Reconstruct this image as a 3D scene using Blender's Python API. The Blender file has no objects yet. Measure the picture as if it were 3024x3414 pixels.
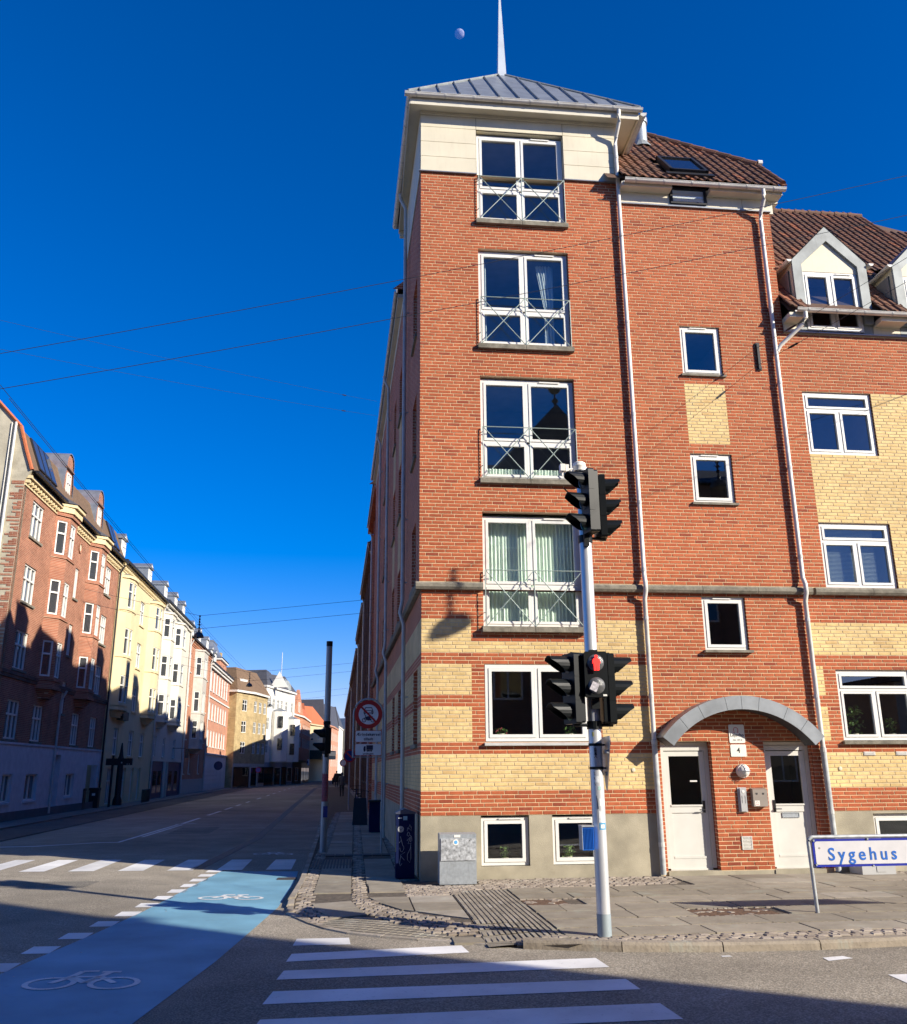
import bpy, bmesh, math, random
from mathutils import Vector, Matrix
R = math.radians
rnd = random.Random(7)
sc = bpy.context.scene
COL = sc.collection
# ---------------------------------------------------------------- camera, sky, sun, exposure
CAM = Vector((-1.0788, -15.8, 1.75))
cd = bpy.data.cameras.new('camera'); cam = bpy.data.objects.new('camera', cd); COL.objects.link(cam); sc.camera = cam
_p, _r, _y = R(16.14), R(-0.387), R(6.183)
_f = Vector((math.sin(_y)*math.cos(_p), math.cos(_y)*math.cos(_p), math.sin(_p)))
_rt = Vector((math.cos(_y), -math.sin(_y), 0)); _up = _rt.cross(_f)
_r2 = _rt*math.cos(_r)+_up*math.sin(_r); _u2 = -_rt*math.sin(_r)+_up*math.cos(_r)
cam.matrix_world = Matrix.Translation(CAM) @ Matrix((_r2, _u2, -_f)).transposed().to_4x4()
cd.sensor_fit = 'HORIZONTAL'; cd.sensor_width = 36; cd.lens = 36*2971.7/3024; cd.clip_start = .1; cd.clip_end = 9000
AZ, EL = R(126), R(26)
w = bpy.data.worlds.new("World"); sc.world = w; w.use_nodes = True
nt = w.node_tree; bg = nt.nodes['Background']
sky = nt.nodes.new('ShaderNodeTexSky'); sky.sky_type = 'NISHITA'; sky.sun_disc = False
sky.sun_elevation = EL; sky.sun_rotation = AZ; sky.altitude = 0; sky.air_density = 1.0; sky.dust_density = .25; sky.ozone_density = 4.0
hs = nt.nodes.new('ShaderNodeHueSaturation'); hs.inputs['Saturation'].default_value = 1.5
tn = nt.nodes.new('ShaderNodeVectorMath'); tn.operation = 'MULTIPLY'; tn.inputs[1].default_value = (1.2, .97, 1.40)
nt.links.new(sky.outputs[0], hs.inputs['Color']); nt.links.new(hs.outputs[0], tn.inputs[0]); nt.links.new(tn.outputs[0], bg.inputs[0]); bg.inputs[1].default_value = .074
sd = bpy.data.lights.new('sun', 'SUN'); so = bpy.data.objects.new('sun', sd); COL.objects.link(so)
sd.energy = 5.0; sd.angle = R(.53); sd.color = (1, .92, .79)
SUN = Vector((math.sin(AZ)*math.cos(EL), math.cos(AZ)*math.cos(EL), math.sin(EL)))
so.rotation_euler = SUN.to_track_quat('Z', 'Y').to_euler(); so.location = (30, -30, 40)
vs = sc.view_settings; vs.view_transform = 'Standard'; vs.look = 'None'; vs.gamma = 1; vs.exposure = .72; vs.use_curve_mapping = False
sc.cycles.max_bounces = 6; sc.cycles.transparent_max_bounces = 12; sc.cycles.use_denoising = True
# ---------------------------------------------------------------- materials
def _bsdf(name):
    m = bpy.data.materials.new(name); m.use_nodes = True
    return m, m.node_tree, m.node_tree.nodes['Principled BSDF']
def N(t, kind, **kw):
    n = t.nodes.new(kind)
    for k, v in kw.items(): setattr(n, k, v)
    return n
def mat(name, col, rough=.7, metal=0., var=.12, scale=3., bump=0., bscale=40., stain=0., spec=.5, streak=0.):
    m, t, b = _bsdf(name)
    tc = N(t, 'ShaderNodeTexCoord'); nz = N(t, 'ShaderNodeTexNoise'); nz.inputs['Scale'].default_value = scale; nz.inputs['Detail'].default_value = 6
    t.links.new(tc.outputs['Object'], nz.inputs['Vector'])
    mr = N(t, 'ShaderNodeMapRange'); mr.inputs[1].default_value = .3; mr.inputs[2].default_value = .7
    mr.inputs[3].default_value = 1-var; mr.inputs[4].default_value = 1+var
    t.links.new(nz.outputs[0], mr.inputs[0])
    mx = N(t, 'ShaderNodeVectorMath', operation='SCALE'); mx.inputs[0].default_value = col[:3]
    t.links.new(mr.outputs[0], mx.inputs[3]); out = mx.outputs[0]
    if stain or streak:
        n2 = N(t, 'ShaderNodeTexNoise'); n2.inputs['Scale'].default_value = 1.3 if stain else 6; n2.inputs['Detail'].default_value = 8; n2.inputs['Roughness'].default_value = .7
        if streak:
            mp = N(t, 'ShaderNodeMapping'); mp.inputs['Scale'].default_value = (3, 3, .35); t.links.new(tc.outputs['Object'], mp.inputs[0]); t.links.new(mp.outputs[0], n2.inputs['Vector'])
        else: t.links.new(tc.outputs['Object'], n2.inputs['Vector'])
        r2 = N(t, 'ShaderNodeMapRange'); r2.inputs[1].default_value = .5; r2.inputs[2].default_value = .75; r2.inputs[3].default_value = 0; r2.inputs[4].default_value = max(stain, streak)
        t.links.new(n2.outputs[0], r2.inputs[0])
        mm = N(t, 'ShaderNodeMix', data_type='RGBA'); mm.inputs[7].default_value = (col[0]*.35, col[1]*.34, col[2]*.3, 1)
        t.links.new(r2.outputs[0], mm.inputs[0]); t.links.new(out, mm.inputs[6]); out = mm.outputs[2]
    t.links.new(out, b.inputs['Base Color'])
    b.inputs['Roughness'].default_value = rough; b.inputs['Metallic'].default_value = metal; b.inputs['Specular IOR Level'].default_value = spec
    if bump:
        n3 = N(t, 'ShaderNodeTexNoise'); n3.inputs['Scale'].default_value = bscale; n3.inputs['Detail'].default_value = 4
        t.links.new(tc.outputs['Object'], n3.inputs['Vector'])
        bp = N(t, 'ShaderNodeBump'); bp.inputs['Strength'].default_value = bump; bp.inputs['Distance'].default_value = .01
        t.links.new(n3.outputs[0], bp.inputs['Height']); t.links.new(bp.outputs[0], b.inputs['Normal'])
    return m
def piece_mat(name, c1, c2, c3=None, rough=.85, spots=0., bump=.3, bscale=60., nscale=9.):
    """colour differs from piece to piece (object random + face attribute 'rnd') with grain"""
    m, t, b = _bsdf(name)
    oi = N(t, 'ShaderNodeObjectInfo'); at = N(t, 'ShaderNodeAttribute'); at.attribute_name = 'rnd'
    ad = N(t, 'ShaderNodeMath', operation='ADD'); t.links.new(oi.outputs['Random'], ad.inputs[0]); t.links.new(at.outputs['Fac'], ad.inputs[1])
    fr = N(t, 'ShaderNodeMath', operation='FRACT'); t.links.new(ad.outputs[0], fr.inputs[0])
    cr = N(t, 'ShaderNodeValToRGB'); e = cr.color_ramp.elements; e[0].color = (*c1, 1); e[1].color = (*c2, 1); e[1].position = .9
    if c3:
        x = e.new(.97); x.color = (*c3, 1)
    t.links.new(fr.outputs[0], cr.inputs[0])
    ge = N(t, 'ShaderNodeNewGeometry')
    nz = N(t, 'ShaderNodeTexNoise'); nz.inputs['Scale'].default_value = nscale; nz.inputs['Detail'].default_value = 7; nz.inputs['Roughness'].default_value = .65
    t.links.new(ge.outputs['Position'], nz.inputs['Vector'])
    mr = N(t, 'ShaderNodeMapRange'); mr.inputs[1].default_value = .3; mr.inputs[2].default_value = .7; mr.inputs[3].default_value = .84; mr.inputs[4].default_value = 1.14
    t.links.new(nz.outputs[0], mr.inputs[0])
    sc_ = N(t, 'ShaderNodeVectorMath', operation='SCALE'); t.links.new(cr.outputs[0], sc_.inputs[0]); t.links.new(mr.outputs[0], sc_.inputs[3]); out = sc_.outputs[0]
    nb = N(t, 'ShaderNodeTexNoise'); nb.inputs['Scale'].default_value = .45; nb.inputs['Detail'].default_value = 3; t.links.new(ge.outputs['Position'], nb.inputs['Vector'])
    m2 = N(t, 'ShaderNodeMapRange'); m2.inputs[1].default_value = .35; m2.inputs[2].default_value = .65; m2.inputs[3].default_value = .86; m2.inputs[4].default_value = 1.1
    t.links.new(nb.outputs[0], m2.inputs[0]); s2 = N(t, 'ShaderNodeVectorMath', operation='SCALE'); t.links.new(out, s2.inputs[0]); t.links.new(m2.outputs[0], s2.inputs[3]); out = s2.outputs[0]
    ef = N(t, 'ShaderNodeTexNoise'); ef.inputs['Scale'].default_value = 1.1; ef.inputs['Detail'].default_value = 9; ef.inputs['Roughness'].default_value = .75; mpe = N(t, 'ShaderNodeMapping'); mpe.inputs['Scale'].default_value = (1.6, 1.6, .55); t.links.new(ge.outputs['Position'], mpe.inputs[0]); t.links.new(mpe.outputs[0], ef.inputs['Vector'])
    re_ = N(t, 'ShaderNodeMapRange'); re_.inputs[1].default_value = .56; re_.inputs[2].default_value = .78; re_.inputs[4].default_value = .30; t.links.new(ef.outputs[0], re_.inputs[0]); me_ = N(t, 'ShaderNodeMix', data_type='RGBA'); me_.inputs[7].default_value = (min(1, c2[0]*1.15), min(1, c2[1]*1.9+.03), min(1, c2[2]*2.2+.03), 1); t.links.new(re_.outputs[0], me_.inputs[0]); t.links.new(out, me_.inputs[6]); out = me_.outputs[2]
    rd_ = N(t, 'ShaderNodeMapRange'); rd_.inputs[1].default_value = .44; rd_.inputs[2].default_value = .28; rd_.inputs[4].default_value = .35; t.links.new(ef.outputs[0], rd_.inputs[0]); md_ = N(t, 'ShaderNodeMix', data_type='RGBA'); md_.inputs[7].default_value = (c1[0]*.55, c1[1]*.55, c1[2]*.6, 1); t.links.new(rd_.outputs[0], md_.inputs[0]); t.links.new(out, md_.inputs[6]); out = md_.outputs[2]
    if spots:
        vo = N(t, 'ShaderNodeTexNoise'); vo.inputs['Scale'].default_value = 55; vo.inputs['Detail'].default_value = 2; t.links.new(ge.outputs['Position'], vo.inputs['Vector'])
        r3 = N(t, 'ShaderNodeMapRange'); r3.inputs[1].default_value = .66; r3.inputs[2].default_value = .74; r3.inputs[4].default_value = spots; t.links.new(vo.outputs[0], r3.inputs[0])
        mm = N(t, 'ShaderNodeMix', data_type='RGBA'); mm.inputs[7].default_value = (c1[0]*.3, c1[1]*.3, c1[2]*.35, 1); t.links.new(r3.outputs[0], mm.inputs[0]); t.links.new(out, mm.inputs[6]); out = mm.outputs[2]
    t.links.new(out, b.inputs['Base Color']); b.inputs['Roughness'].default_value = rough; b.inputs['Specular IOR Level'].default_value = .3
    n3 = N(t, 'ShaderNodeTexNoise'); n3.inputs['Scale'].default_value = bscale; n3.inputs['Detail'].default_value = 3; t.links.new(ge.outputs['Position'], n3.inputs['Vector'])
    bp = N(t, 'ShaderNodeBump'); bp.inputs['Strength'].default_value = bump; bp.inputs['Distance'].default_value = .006
    t.links.new(n3.outputs[0], bp.inputs['Height']); t.links.new(bp.outputs[0], b.inputs['Normal'])
    return m
def brickwall(name, c1, c2, mortar, bw=.238, rh=.0672, bump=.5, dirt=.0):
    """for walls seen too obliquely or too far away to tell bricks apart"""
    m, t, b = _bsdf(name)
    tc = N(t, 'ShaderNodeTexCoord'); sp = N(t, 'ShaderNodeSeparateXYZ'); t.links.new(tc.outputs['Object'], sp.inputs[0])
    ad = N(t, 'ShaderNodeMath', operation='ADD'); t.links.new(sp.outputs[0], ad.inputs[0]); t.links.new(sp.outputs[1], ad.inputs[1])
    cb = N(t, 'ShaderNodeCombineXYZ'); t.links.new(ad.outputs[0], cb.inputs[0]); t.links.new(sp.outputs[2], cb.inputs[1])
    br = N(t, 'ShaderNodeTexBrick'); br.inputs['Scale'].default_value = 1; br.inputs['Brick Width'].default_value = bw; br.inputs['Row Height'].default_value = rh
    br.inputs['Mortar Size'].default_value = .006; br.inputs['Mortar Smooth'].default_value = .2; br.inputs['Bias'].default_value = -.1
    br.inputs['Color1'].default_value = (*c1, 1); br.inputs['Color2'].default_value = (*c2, 1); br.inputs['Mortar'].default_value = (*mortar, 1)
    t.links.new(cb.outputs[0], br.inputs['Vector'])
    nz = N(t, 'ShaderNodeTexNoise'); nz.inputs['Scale'].default_value = 1.2; nz.inputs['Detail'].default_value = 8; nz.inputs['Roughness'].default_value = .65; t.links.new(tc.outputs['Object'], nz.inputs['Vector'])
    mr = N(t, 'ShaderNodeMapRange'); mr.inputs[1].default_value = .3; mr.inputs[2].default_value = .7; mr.inputs[3].default_value = .8-dirt; mr.inputs[4].default_value = 1.15
    t.links.new(nz.outputs[0], mr.inputs[0]); s = N(t, 'ShaderNodeVectorMath', operation='SCALE'); t.links.new(br.outputs[0], s.inputs[0]); t.links.new(mr.outputs[0], s.inputs[3])
    t.links.new(s.outputs[0], b.inputs['Base Color']); b.inputs['Roughness'].default_value = .85; b.inputs['Specular IOR Level'].default_value = .3
    bp = N(t, 'ShaderNodeBump'); bp.invert = True; bp.inputs['Strength'].default_value = bump; bp.inputs['Distance'].default_value = .008
    t.links.new(br.outputs['Fac'], bp.inputs['Height']); t.links.new(bp.outputs[0], b.inputs['Normal'])
    return m
def emis(name, col, st):
    m, t, b = _bsdf(name); b.inputs['Base Color'].default_value = (*col, 1); b.inputs['Emission Color'].default_value = (*col, 1); b.inputs['Emission Strength'].default_value = st
    return m
def glass(name, clear, tint=(1, 1, 1), wav=0.):
    """window pane: clear = see-through with a reflection, else a dark reflecting pane"""
    m = bpy.data.materials.new(name); m.use_nodes = True; t = m.node_tree; t.nodes.clear()
    o = N(t, 'ShaderNodeOutputMaterial'); mx = N(t, 'ShaderNodeMixShader'); g = N(t, 'ShaderNodeBsdfGlossy'); g.inputs['Roughness'].default_value = .0; g.inputs['Color'].default_value = (.9, .95, 1, 1)
    a = N(t, 'ShaderNodeBsdfTransparent') if clear else N(t, 'ShaderNodeBsdfDiffuse'); a.inputs['Color'].default_value = (*tint, 1)
    lw = N(t, 'ShaderNodeLayerWeight'); lw.inputs['Blend'].default_value = .5; pw = N(t, 'ShaderNodeMath', operation='POWER'); pw.inputs[1].default_value = 5; t.links.new(lw.outputs['Facing'], pw.inputs[0]); fr = N(t, 'ShaderNodeMapRange'); fr.inputs[3].default_value = .13 if clear else .15; fr.inputs[4].default_value = 1; t.links.new(pw.outputs[0], fr.inputs[0])
    if wav:
        tc = N(t, 'ShaderNodeTexCoord'); nz = N(t, 'ShaderNodeTexNoise'); nz.inputs['Scale'].default_value = 1.6; t.links.new(tc.outputs['Object'], nz.inputs['Vector'])
        bp = N(t, 'ShaderNodeBump'); bp.inputs['Strength'].default_value = wav; bp.inputs['Distance'].default_value = .02; t.links.new(nz.outputs[0], bp.inputs['Height']); t.links.new(bp.outputs[0], g.inputs['Normal'])
    t.links.new(fr.outputs[0], mx.inputs[0]); t.links.new(a.outputs[0], mx.inputs[1]); t.links.new(g.outputs[0], mx.inputs[2]); t.links.new(mx.outputs[0], o.inputs[0])
    return m
REDB = piece_mat('red_brick', (.36, .085, .033), (.445, .118, .046), (.275, .060, .028), spots=.35)
YELB = piece_mat('yellow_brick', (.64, .455, .195), (.73, .54, .25), (.58, .39, .165), spots=.15)
MORT = mat('mortar', (.63, .45, .26), .95, var=.15, scale=8, bump=.4)
MORY = mat('mortar_grey', (.52, .42, .27), .95, var=.15, scale=8, bump=.4)
REDW = brickwall('red_brick_wall', (.36, .09, .042), (.46, .125, .055), (.66, .50, .34))
YELW = brickwall('yellow_brick_wall', (.60, .43, .21), (.68, .50, .26), (.42, .33, .2))
CONC = mat('rendered_plinth', (.36, .32, .23), .95, var=.22, scale=2.2, bump=.5, bscale=90, stain=.35)
SILL = mat('weathered_concrete', (.21, .19, .145), .95, var=.3, scale=9, bump=.5, stain=.8)
CREAM = mat('cream_panel', (.66, .60, .44), .6, var=.08, scale=1.5, streak=.12)
WHITE = mat('white_paint', (.72, .71, .65), .4, var=.03, scale=4)
DOORW = mat('door_white', (.62, .61, .55), .45, var=.06, scale=3, stain=.08)
GUTM = mat('pvc_offwhite', (.66, .64, .58), .4, var=.1, scale=6, stain=.25)
GUTG = mat('pvc_grey', (.50, .50, .47), .45, var=.12, scale=6, stain=.25)
ZINC = mat('zinc', (.30, .32, .33), .42, metal=.55, var=.16, scale=3.5, bump=.1, bscale=6)
ZINL = mat('zinc_light', (.25, .27, .26), .6, metal=.15, var=.22, scale=3.5, streak=.25)
SPIRE = mat('pale_zinc', (.62, .66, .66), .4, metal=.3, var=.08)
GALV = mat('galvanised_steel', (.36, .39, .41), .45, metal=.35, var=.14, scale=22, bump=.15, streak=.25)
STEEL = mat('pole_aluminium', (.66, .67, .68), .34, metal=.45, var=.05, scale=3)
STEELB = mat('pole_foot', (.28, .33, .35), .55, metal=.2, var=.1)
BLACK = mat('black_plastic', (.007, .009, .010), .42, var=.1, scale=5, spec=.25)
DARK = mat('dark_metal', (.022, .022, .024), .5, var=.2, spec=.3)
IRON = mat('cast_iron', (.06, .05, .045), .7, var=.3, bump=.4)
RAIL = mat('railing_green_grey', (.30, .37, .33), .5, var=.1, metal=.2)
TILE = piece_mat('roof_tile', (.125, .068, .042), (.215, .10, .058), (.33, .125, .06), rough=.75, nscale=5, bump=.4)
TILR = piece_mat('red_roof_tile', (.45, .12, .05), (.52, .16, .07), rough=.8)
PANE = glass('window_pane', True, (.92, .96, .94)); PANW = glass('window_pane_wavy', True, (.7, .78, .78), wav=.25)
PAND = glass('dark_pane', False, (.012, .014, .016), wav=.12); PANB = glass('old_pane', False, (.05, .055, .06), wav=.5)
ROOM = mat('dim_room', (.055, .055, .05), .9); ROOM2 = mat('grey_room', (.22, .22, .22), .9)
CURT = mat('pale_green_curtain', (.78, .88, .77), .9, var=.05)
VOIL = mat('white_voile', (.42, .48, .49), .9, var=.05)
LEAF = mat('leaf', (.09, .17, .035), .5, var=.5, scale=14)
ROADM = None
# ---------------------------------------------------------------- mesh helpers
class MB:
    def __init__(s): s.v = []; s.f = []; s.m = []; s.r = []; s.T = None
    def add(s, vs, fs, mi=0, r=0.):
        n = len(s.v)
        s.v += [tuple(s.T @ Vector(p)) for p in vs] if s.T is not None else [tuple(p) for p in vs]
        for f in fs: s.f.append(tuple(n+i for i in f)); s.m.append(mi); s.r.append(r)
    def quad(s, a, b, c, d, mi=0, r=0.): s.add([a, b, c, d], [(0, 1, 2, 3)], mi, r)
    def box(s, x0, x1, y0, y1, z0, z1, mi=0, r=0.):
        s.add([(x0, y0, z0), (x1, y0, z0), (x1, y1, z0), (x0, y1, z0), (x0, y0, z1), (x1, y0, z1), (x1, y1, z1), (x0, y1, z1)],
              [(0, 3, 2, 1), (4, 5, 6, 7), (0, 1, 5, 4), (1, 2, 6, 5), (2, 3, 7, 6), (3, 0, 4, 7)], mi, r)
    def prism(s, poly, a, b, axis='y', mi=0, r=0.):
        """poly of 2-D points extruded along axis from a to b (y: points are x,z ; x: y,z ; z: x,y)"""
        n = len(poly)
        mk = {'y': lambda p, t: (p[0], t, p[1]), 'x': lambda p, t: (t, p[0], p[1]), 'z': lambda p, t: (p[0], p[1], t)}[axis]
        s.add([mk(p, a) for p in poly]+[mk(p, b) for p in poly], [tuple(range(n)), tuple(range(2*n-1, n-1, -1))]+[(i, n+i, n+(i+1) % n, (i+1) % n) for i in range(n)], mi, r)
    def tube(s, pts, rad, n=8, mi=0, caps=True):
        pts = [Vector(p) for p in pts]; rr = rad if isinstance(rad, (list, tuple)) else [rad]*len(pts)
        vs = []; up0 = Vector((0, 0, 1))
        for i, p in enumerate(pts):
            d = (pts[min(i+1, len(pts)-1)]-pts[max(i-1, 0)]).normalized()
            u = up0 if abs(d.z) < .9 else Vector((1, 0, 0))
            a = d.cross(u).normalized(); b = d.cross(a)
            for k in range(n):
                t = 2*math.pi*k/n; vs.append(tuple(p+a*rr[i]*math.cos(t)+b*rr[i]*math.sin(t)))
        fs = []
        for i in range(len(pts)-1):
            for k in range(n): fs.append((i*n+k, i*n+(k+1) % n, (i+1)*n+(k+1) % n, (i+1)*n+k))
        if caps: fs += [tuple(range(n-1, -1, -1)), tuple((len(pts)-1)*n+k for k in range(n))]
        s.add(vs, fs, mi)
    def lathe(s, c, prof, n=16, mi=0, axis='z'):
        vs = []; fs = []
        for (rr, h) in prof:
            for k in range(n):
                t = 2*math.pi*k/n; x, y = rr*math.cos(t), rr*math.sin(t)
                p = {'z': (c[0]+x, c[1]+y, c[2]+h), 'y': (c[0]+x, c[1]+h, c[2]+y), 'x': (c[0]+h, c[1]+x, c[2]+y)}[axis]
                vs.append(p)
        for i in range(len(prof)-1):
            for k in range(n): fs.append((i*n+k, i*n+(k+1) % n, (i+1)*n+(k+1) % n, (i+1)*n+k))
        s.add(vs, fs, mi)
    def mesh(s, name, mats, smooth=False):
        me = bpy.data.meshes.new(name); me.from_pydata(s.v, [], s.f); me.update()
        mats = mats if isinstance(mats, (list, tuple)) else [mats]
        for m in mats: me.materials.append(m)
        if len(mats) > 1: me.polygons.foreach_set('material_index', [min(i, len(mats)-1) for i in s.m])
        if any(s.r):
            a = me.attributes.new('rnd', 'FLOAT', 'FACE'); a.data.foreach_set('value', s.r)
        if smooth: me.polygons.foreach_set('use_smooth', [True]*len(me.polygons))
        if len(s.f) > 1: bm = bmesh.new(); bm.from_mesh(me); bmesh.ops.recalc_face_normals(bm, faces=bm.faces); bm.to_mesh(me); bm.free()
        if smooth and hasattr(me, 'set_sharp_from_angle'): me.set_sharp_from_angle(angle=R(40))
        return me
    def build(s, name, mats, parent=None, smooth=False, **tags):
        return link(name, s.mesh(name, mats, smooth), parent, **tags)
def link(name, me, parent=None, loc=None, label=None, cat=None, group=None, kind=None):
    o = bpy.data.objects.new(name, me); COL.objects.link(o)
    if parent is not None: o.parent = parent
    if loc is not None: o.location = loc
    return tag(o, label, cat, group, kind)
def tag(o, label=None, cat=None, group=None, kind=None):
    if label: o['label'] = label
    if cat: o['category'] = cat
    if group: o['group'] = group
    if kind: o['kind'] = kind
    return o
def thing(name, label, cat, loc=(0, 0, 0), rz=0., group=None):
    o = bpy.data.objects.new(name, None); COL.objects.link(o); o.location = loc; o.rotation_euler = (0, 0, rz); o.empty_display_size = .2
    return tag(o, label, cat, group)
def kids(o): return [c for c in bpy.data.objects if c.parent == o]
def copy_tree(o, parent=None):
    c = o.copy(); COL.objects.link(c)
    if parent is not None: c.parent = parent
    for ch in kids(o): copy_tree(ch, c)
    return c
_FC = {}
def text_mesh(txt, size, spacing=1., bold=0., depth=.0015):
    k = (txt, size, spacing, bold)
    if k in _FC: return _FC[k]
    cu = bpy.data.curves.new('lettering', 'FONT'); cu.body = txt; cu.size = size; cu.align_x = 'CENTER'; cu.align_y = 'CENTER'; cu.space_character = spacing; cu.offset = bold; cu.extrude = depth; cu.resolution_u = 3
    ob = bpy.data.objects.new('lettering', cu); COL.objects.link(ob); dg = bpy.context.evaluated_depsgraph_get(); dg.update()
    me = bpy.data.meshes.new_from_object(ob.evaluated_get(dg)); bpy.data.objects.remove(ob); bpy.data.curves.remove(cu); _FC[k] = me
    return me
def put_text(txt, size, loc, m, parent, spacing=1., bold=0., rot=(R(90), 0, 0), name='lettering', sx=1.):
    me = text_mesh(txt, size, spacing, bold).copy(); me.materials.clear(); me.materials.append(m)
    o = link(name, me, parent, loc); o.rotation_euler = rot; o.scale = (sx, 1, 1); return o
_SH = {}
def unit_block(key, mats, bevel=.12, seed=0):
    """a slightly worn block 1x1x1 (top at z=0) shared between pieces"""
    if key in _SH: return _SH[key]
    b = MB(); e = bevel
    b.add([(-.5, -.5, -1), (.5, -.5, -1), (.5, .5, -1), (-.5, .5, -1), (-.5, -.5, -e*2), (.5, -.5, -e*2), (.5, .5, -e*2), (-.5, .5, -e*2),
           (-.5+e, -.5+e, 0), (.5-e, -.5+e, 0), (.5-e, .5-e, 0), (-.5+e, .5-e, 0)],
          [(0, 1, 5, 4), (1, 2, 6, 5), (2, 3, 7, 6), (3, 0, 4, 7), (4, 5, 9, 8), (5, 6, 10, 9), (6, 7, 11, 10), (7, 4, 8, 11), (8, 9, 10, 11)])
    _SH[key] = b.mesh(key, mats); return _SH[key]
def scatter_blocks(pieces, name, m, parent, limit, bevel=.05, rest=None, cam_sort=True):
    """pieces: (x, y, z, sx, sy, h, rot). The largest in view become parts, the others one joined part."""
    if cam_sort: pieces = sorted(pieces, key=lambda p: -(p[3]*p[4])/max(.5, (Vector(p[:3])-CAM).length)**2)
    me = unit_block(name+'_block', m, bevel)
    for p in pieces[:limit]:
        o = link(name, me, parent, (p[0], p[1], p[2])); o.scale = (p[3], p[4], p[5]); o.rotation_euler = (rnd.uniform(-.006, .006), rnd.uniform(-.006, .006), p[6])
    if len(pieces) > limit:
        b = MB(); e = bevel
        for p in pieces[limit:]:
            b.T = Matrix.Translation(p[:3]) @ Matrix.Rotation(p[6], 4, 'Z') @ Matrix.Diagonal((p[3], p[4], p[5], 1))
            b.add([(-.5, -.5, -1), (.5, -.5, -1), (.5, .5, -1), (-.5, .5, -1), (-.5, -.5, -e*2), (.5, -.5, -e*2), (.5, .5, -e*2), (-.5, .5, -e*2),
                   (-.5+e, -.5+e, 0), (.5-e, -.5+e, 0), (.5-e, .5-e, 0), (-.5+e, .5-e, 0)],
                  [(0, 1, 5, 4), (1, 2, 6, 5), (2, 3, 7, 6), (3, 0, 4, 7), (4, 5, 9, 8), (5, 6, 10, 9), (6, 7, 11, 10), (7, 4, 8, 11), (8, 9, 10, 11)], 0, rnd.random())
        b.build(rest or name+'s', m, parent, kind='stuff')
def wall(b, x0, x1, z0, z1, holes=(), y=0., reveal=.14, mi=0, rmi=None, bands=None):
    """front-facing (-y) wall with openings; bands: z -> material index"""
    rmi = mi if rmi is None else rmi
    xs = sorted({x0, x1, *[min(max(v, x0), x1) for h in holes for v in h[:2]]}); zs = {z0, z1, *[min(max(v, z0), z1) for h in holes for v in h[2:4]]}
    if bands: zs |= {k for k, _ in bands if z0 < k < z1}
    zs = sorted(zs)
    for i in range(len(xs)-1):
        for j in range(len(zs)-1):
            cx, cz = (xs[i]+xs[i+1])/2, (zs[j]+zs[j+1])/2
            if any(h[0] < cx < h[1] and h[2] < cz < h[3] for h in holes): continue
            mm = mi
            if bands:
                for k, q in bands:
                    if cz > k: mm = q
            b.quad((xs[i], y, zs[j]), (xs[i+1], y, zs[j]), (xs[i+1], y, zs[j+1]), (xs[i], y, zs[j+1]), mm)
    for h in holes:
        a, c, d, e = h[:4]; Y = y+reveal
        b.quad((a, y, d), (a, Y, d), (a, Y, e), (a, y, e), rmi); b.quad((c, Y, d), (c, y, d), (c, y, e), (c, Y, e), rmi)
        b.quad((a, Y, e), (c, Y, e), (c, y, e), (a, y, e), rmi); b.quad((a, y, d), (c, y, d), (c, Y, d), (a, Y, d), rmi)
def ring(b, x0, x1, z0, z1, wd, y0, y1, mi=0):
    b.box(x0, x1, y0, y1, z1-wd, z1, mi); b.box(x0, x1, y0, y1, z0, z0+wd, mi); b.box(x0, x0+wd, y0, y1, z0+wd, z1-wd, mi); b.box(x1-wd, x1, y0, y1, z0+wd, z1-wd, mi)
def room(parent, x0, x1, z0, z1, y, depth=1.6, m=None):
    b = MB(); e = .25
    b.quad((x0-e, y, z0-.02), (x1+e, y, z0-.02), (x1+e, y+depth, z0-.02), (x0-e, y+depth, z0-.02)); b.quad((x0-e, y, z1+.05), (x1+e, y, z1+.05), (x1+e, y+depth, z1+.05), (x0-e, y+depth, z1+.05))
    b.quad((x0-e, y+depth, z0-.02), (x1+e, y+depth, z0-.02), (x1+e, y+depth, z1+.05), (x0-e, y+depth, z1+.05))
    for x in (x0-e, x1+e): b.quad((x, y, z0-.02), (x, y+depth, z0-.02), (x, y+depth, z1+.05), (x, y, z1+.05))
    return b.build('room', m or (ROOM2 if z0 > 4.9 else ROOM), parent)
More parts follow.
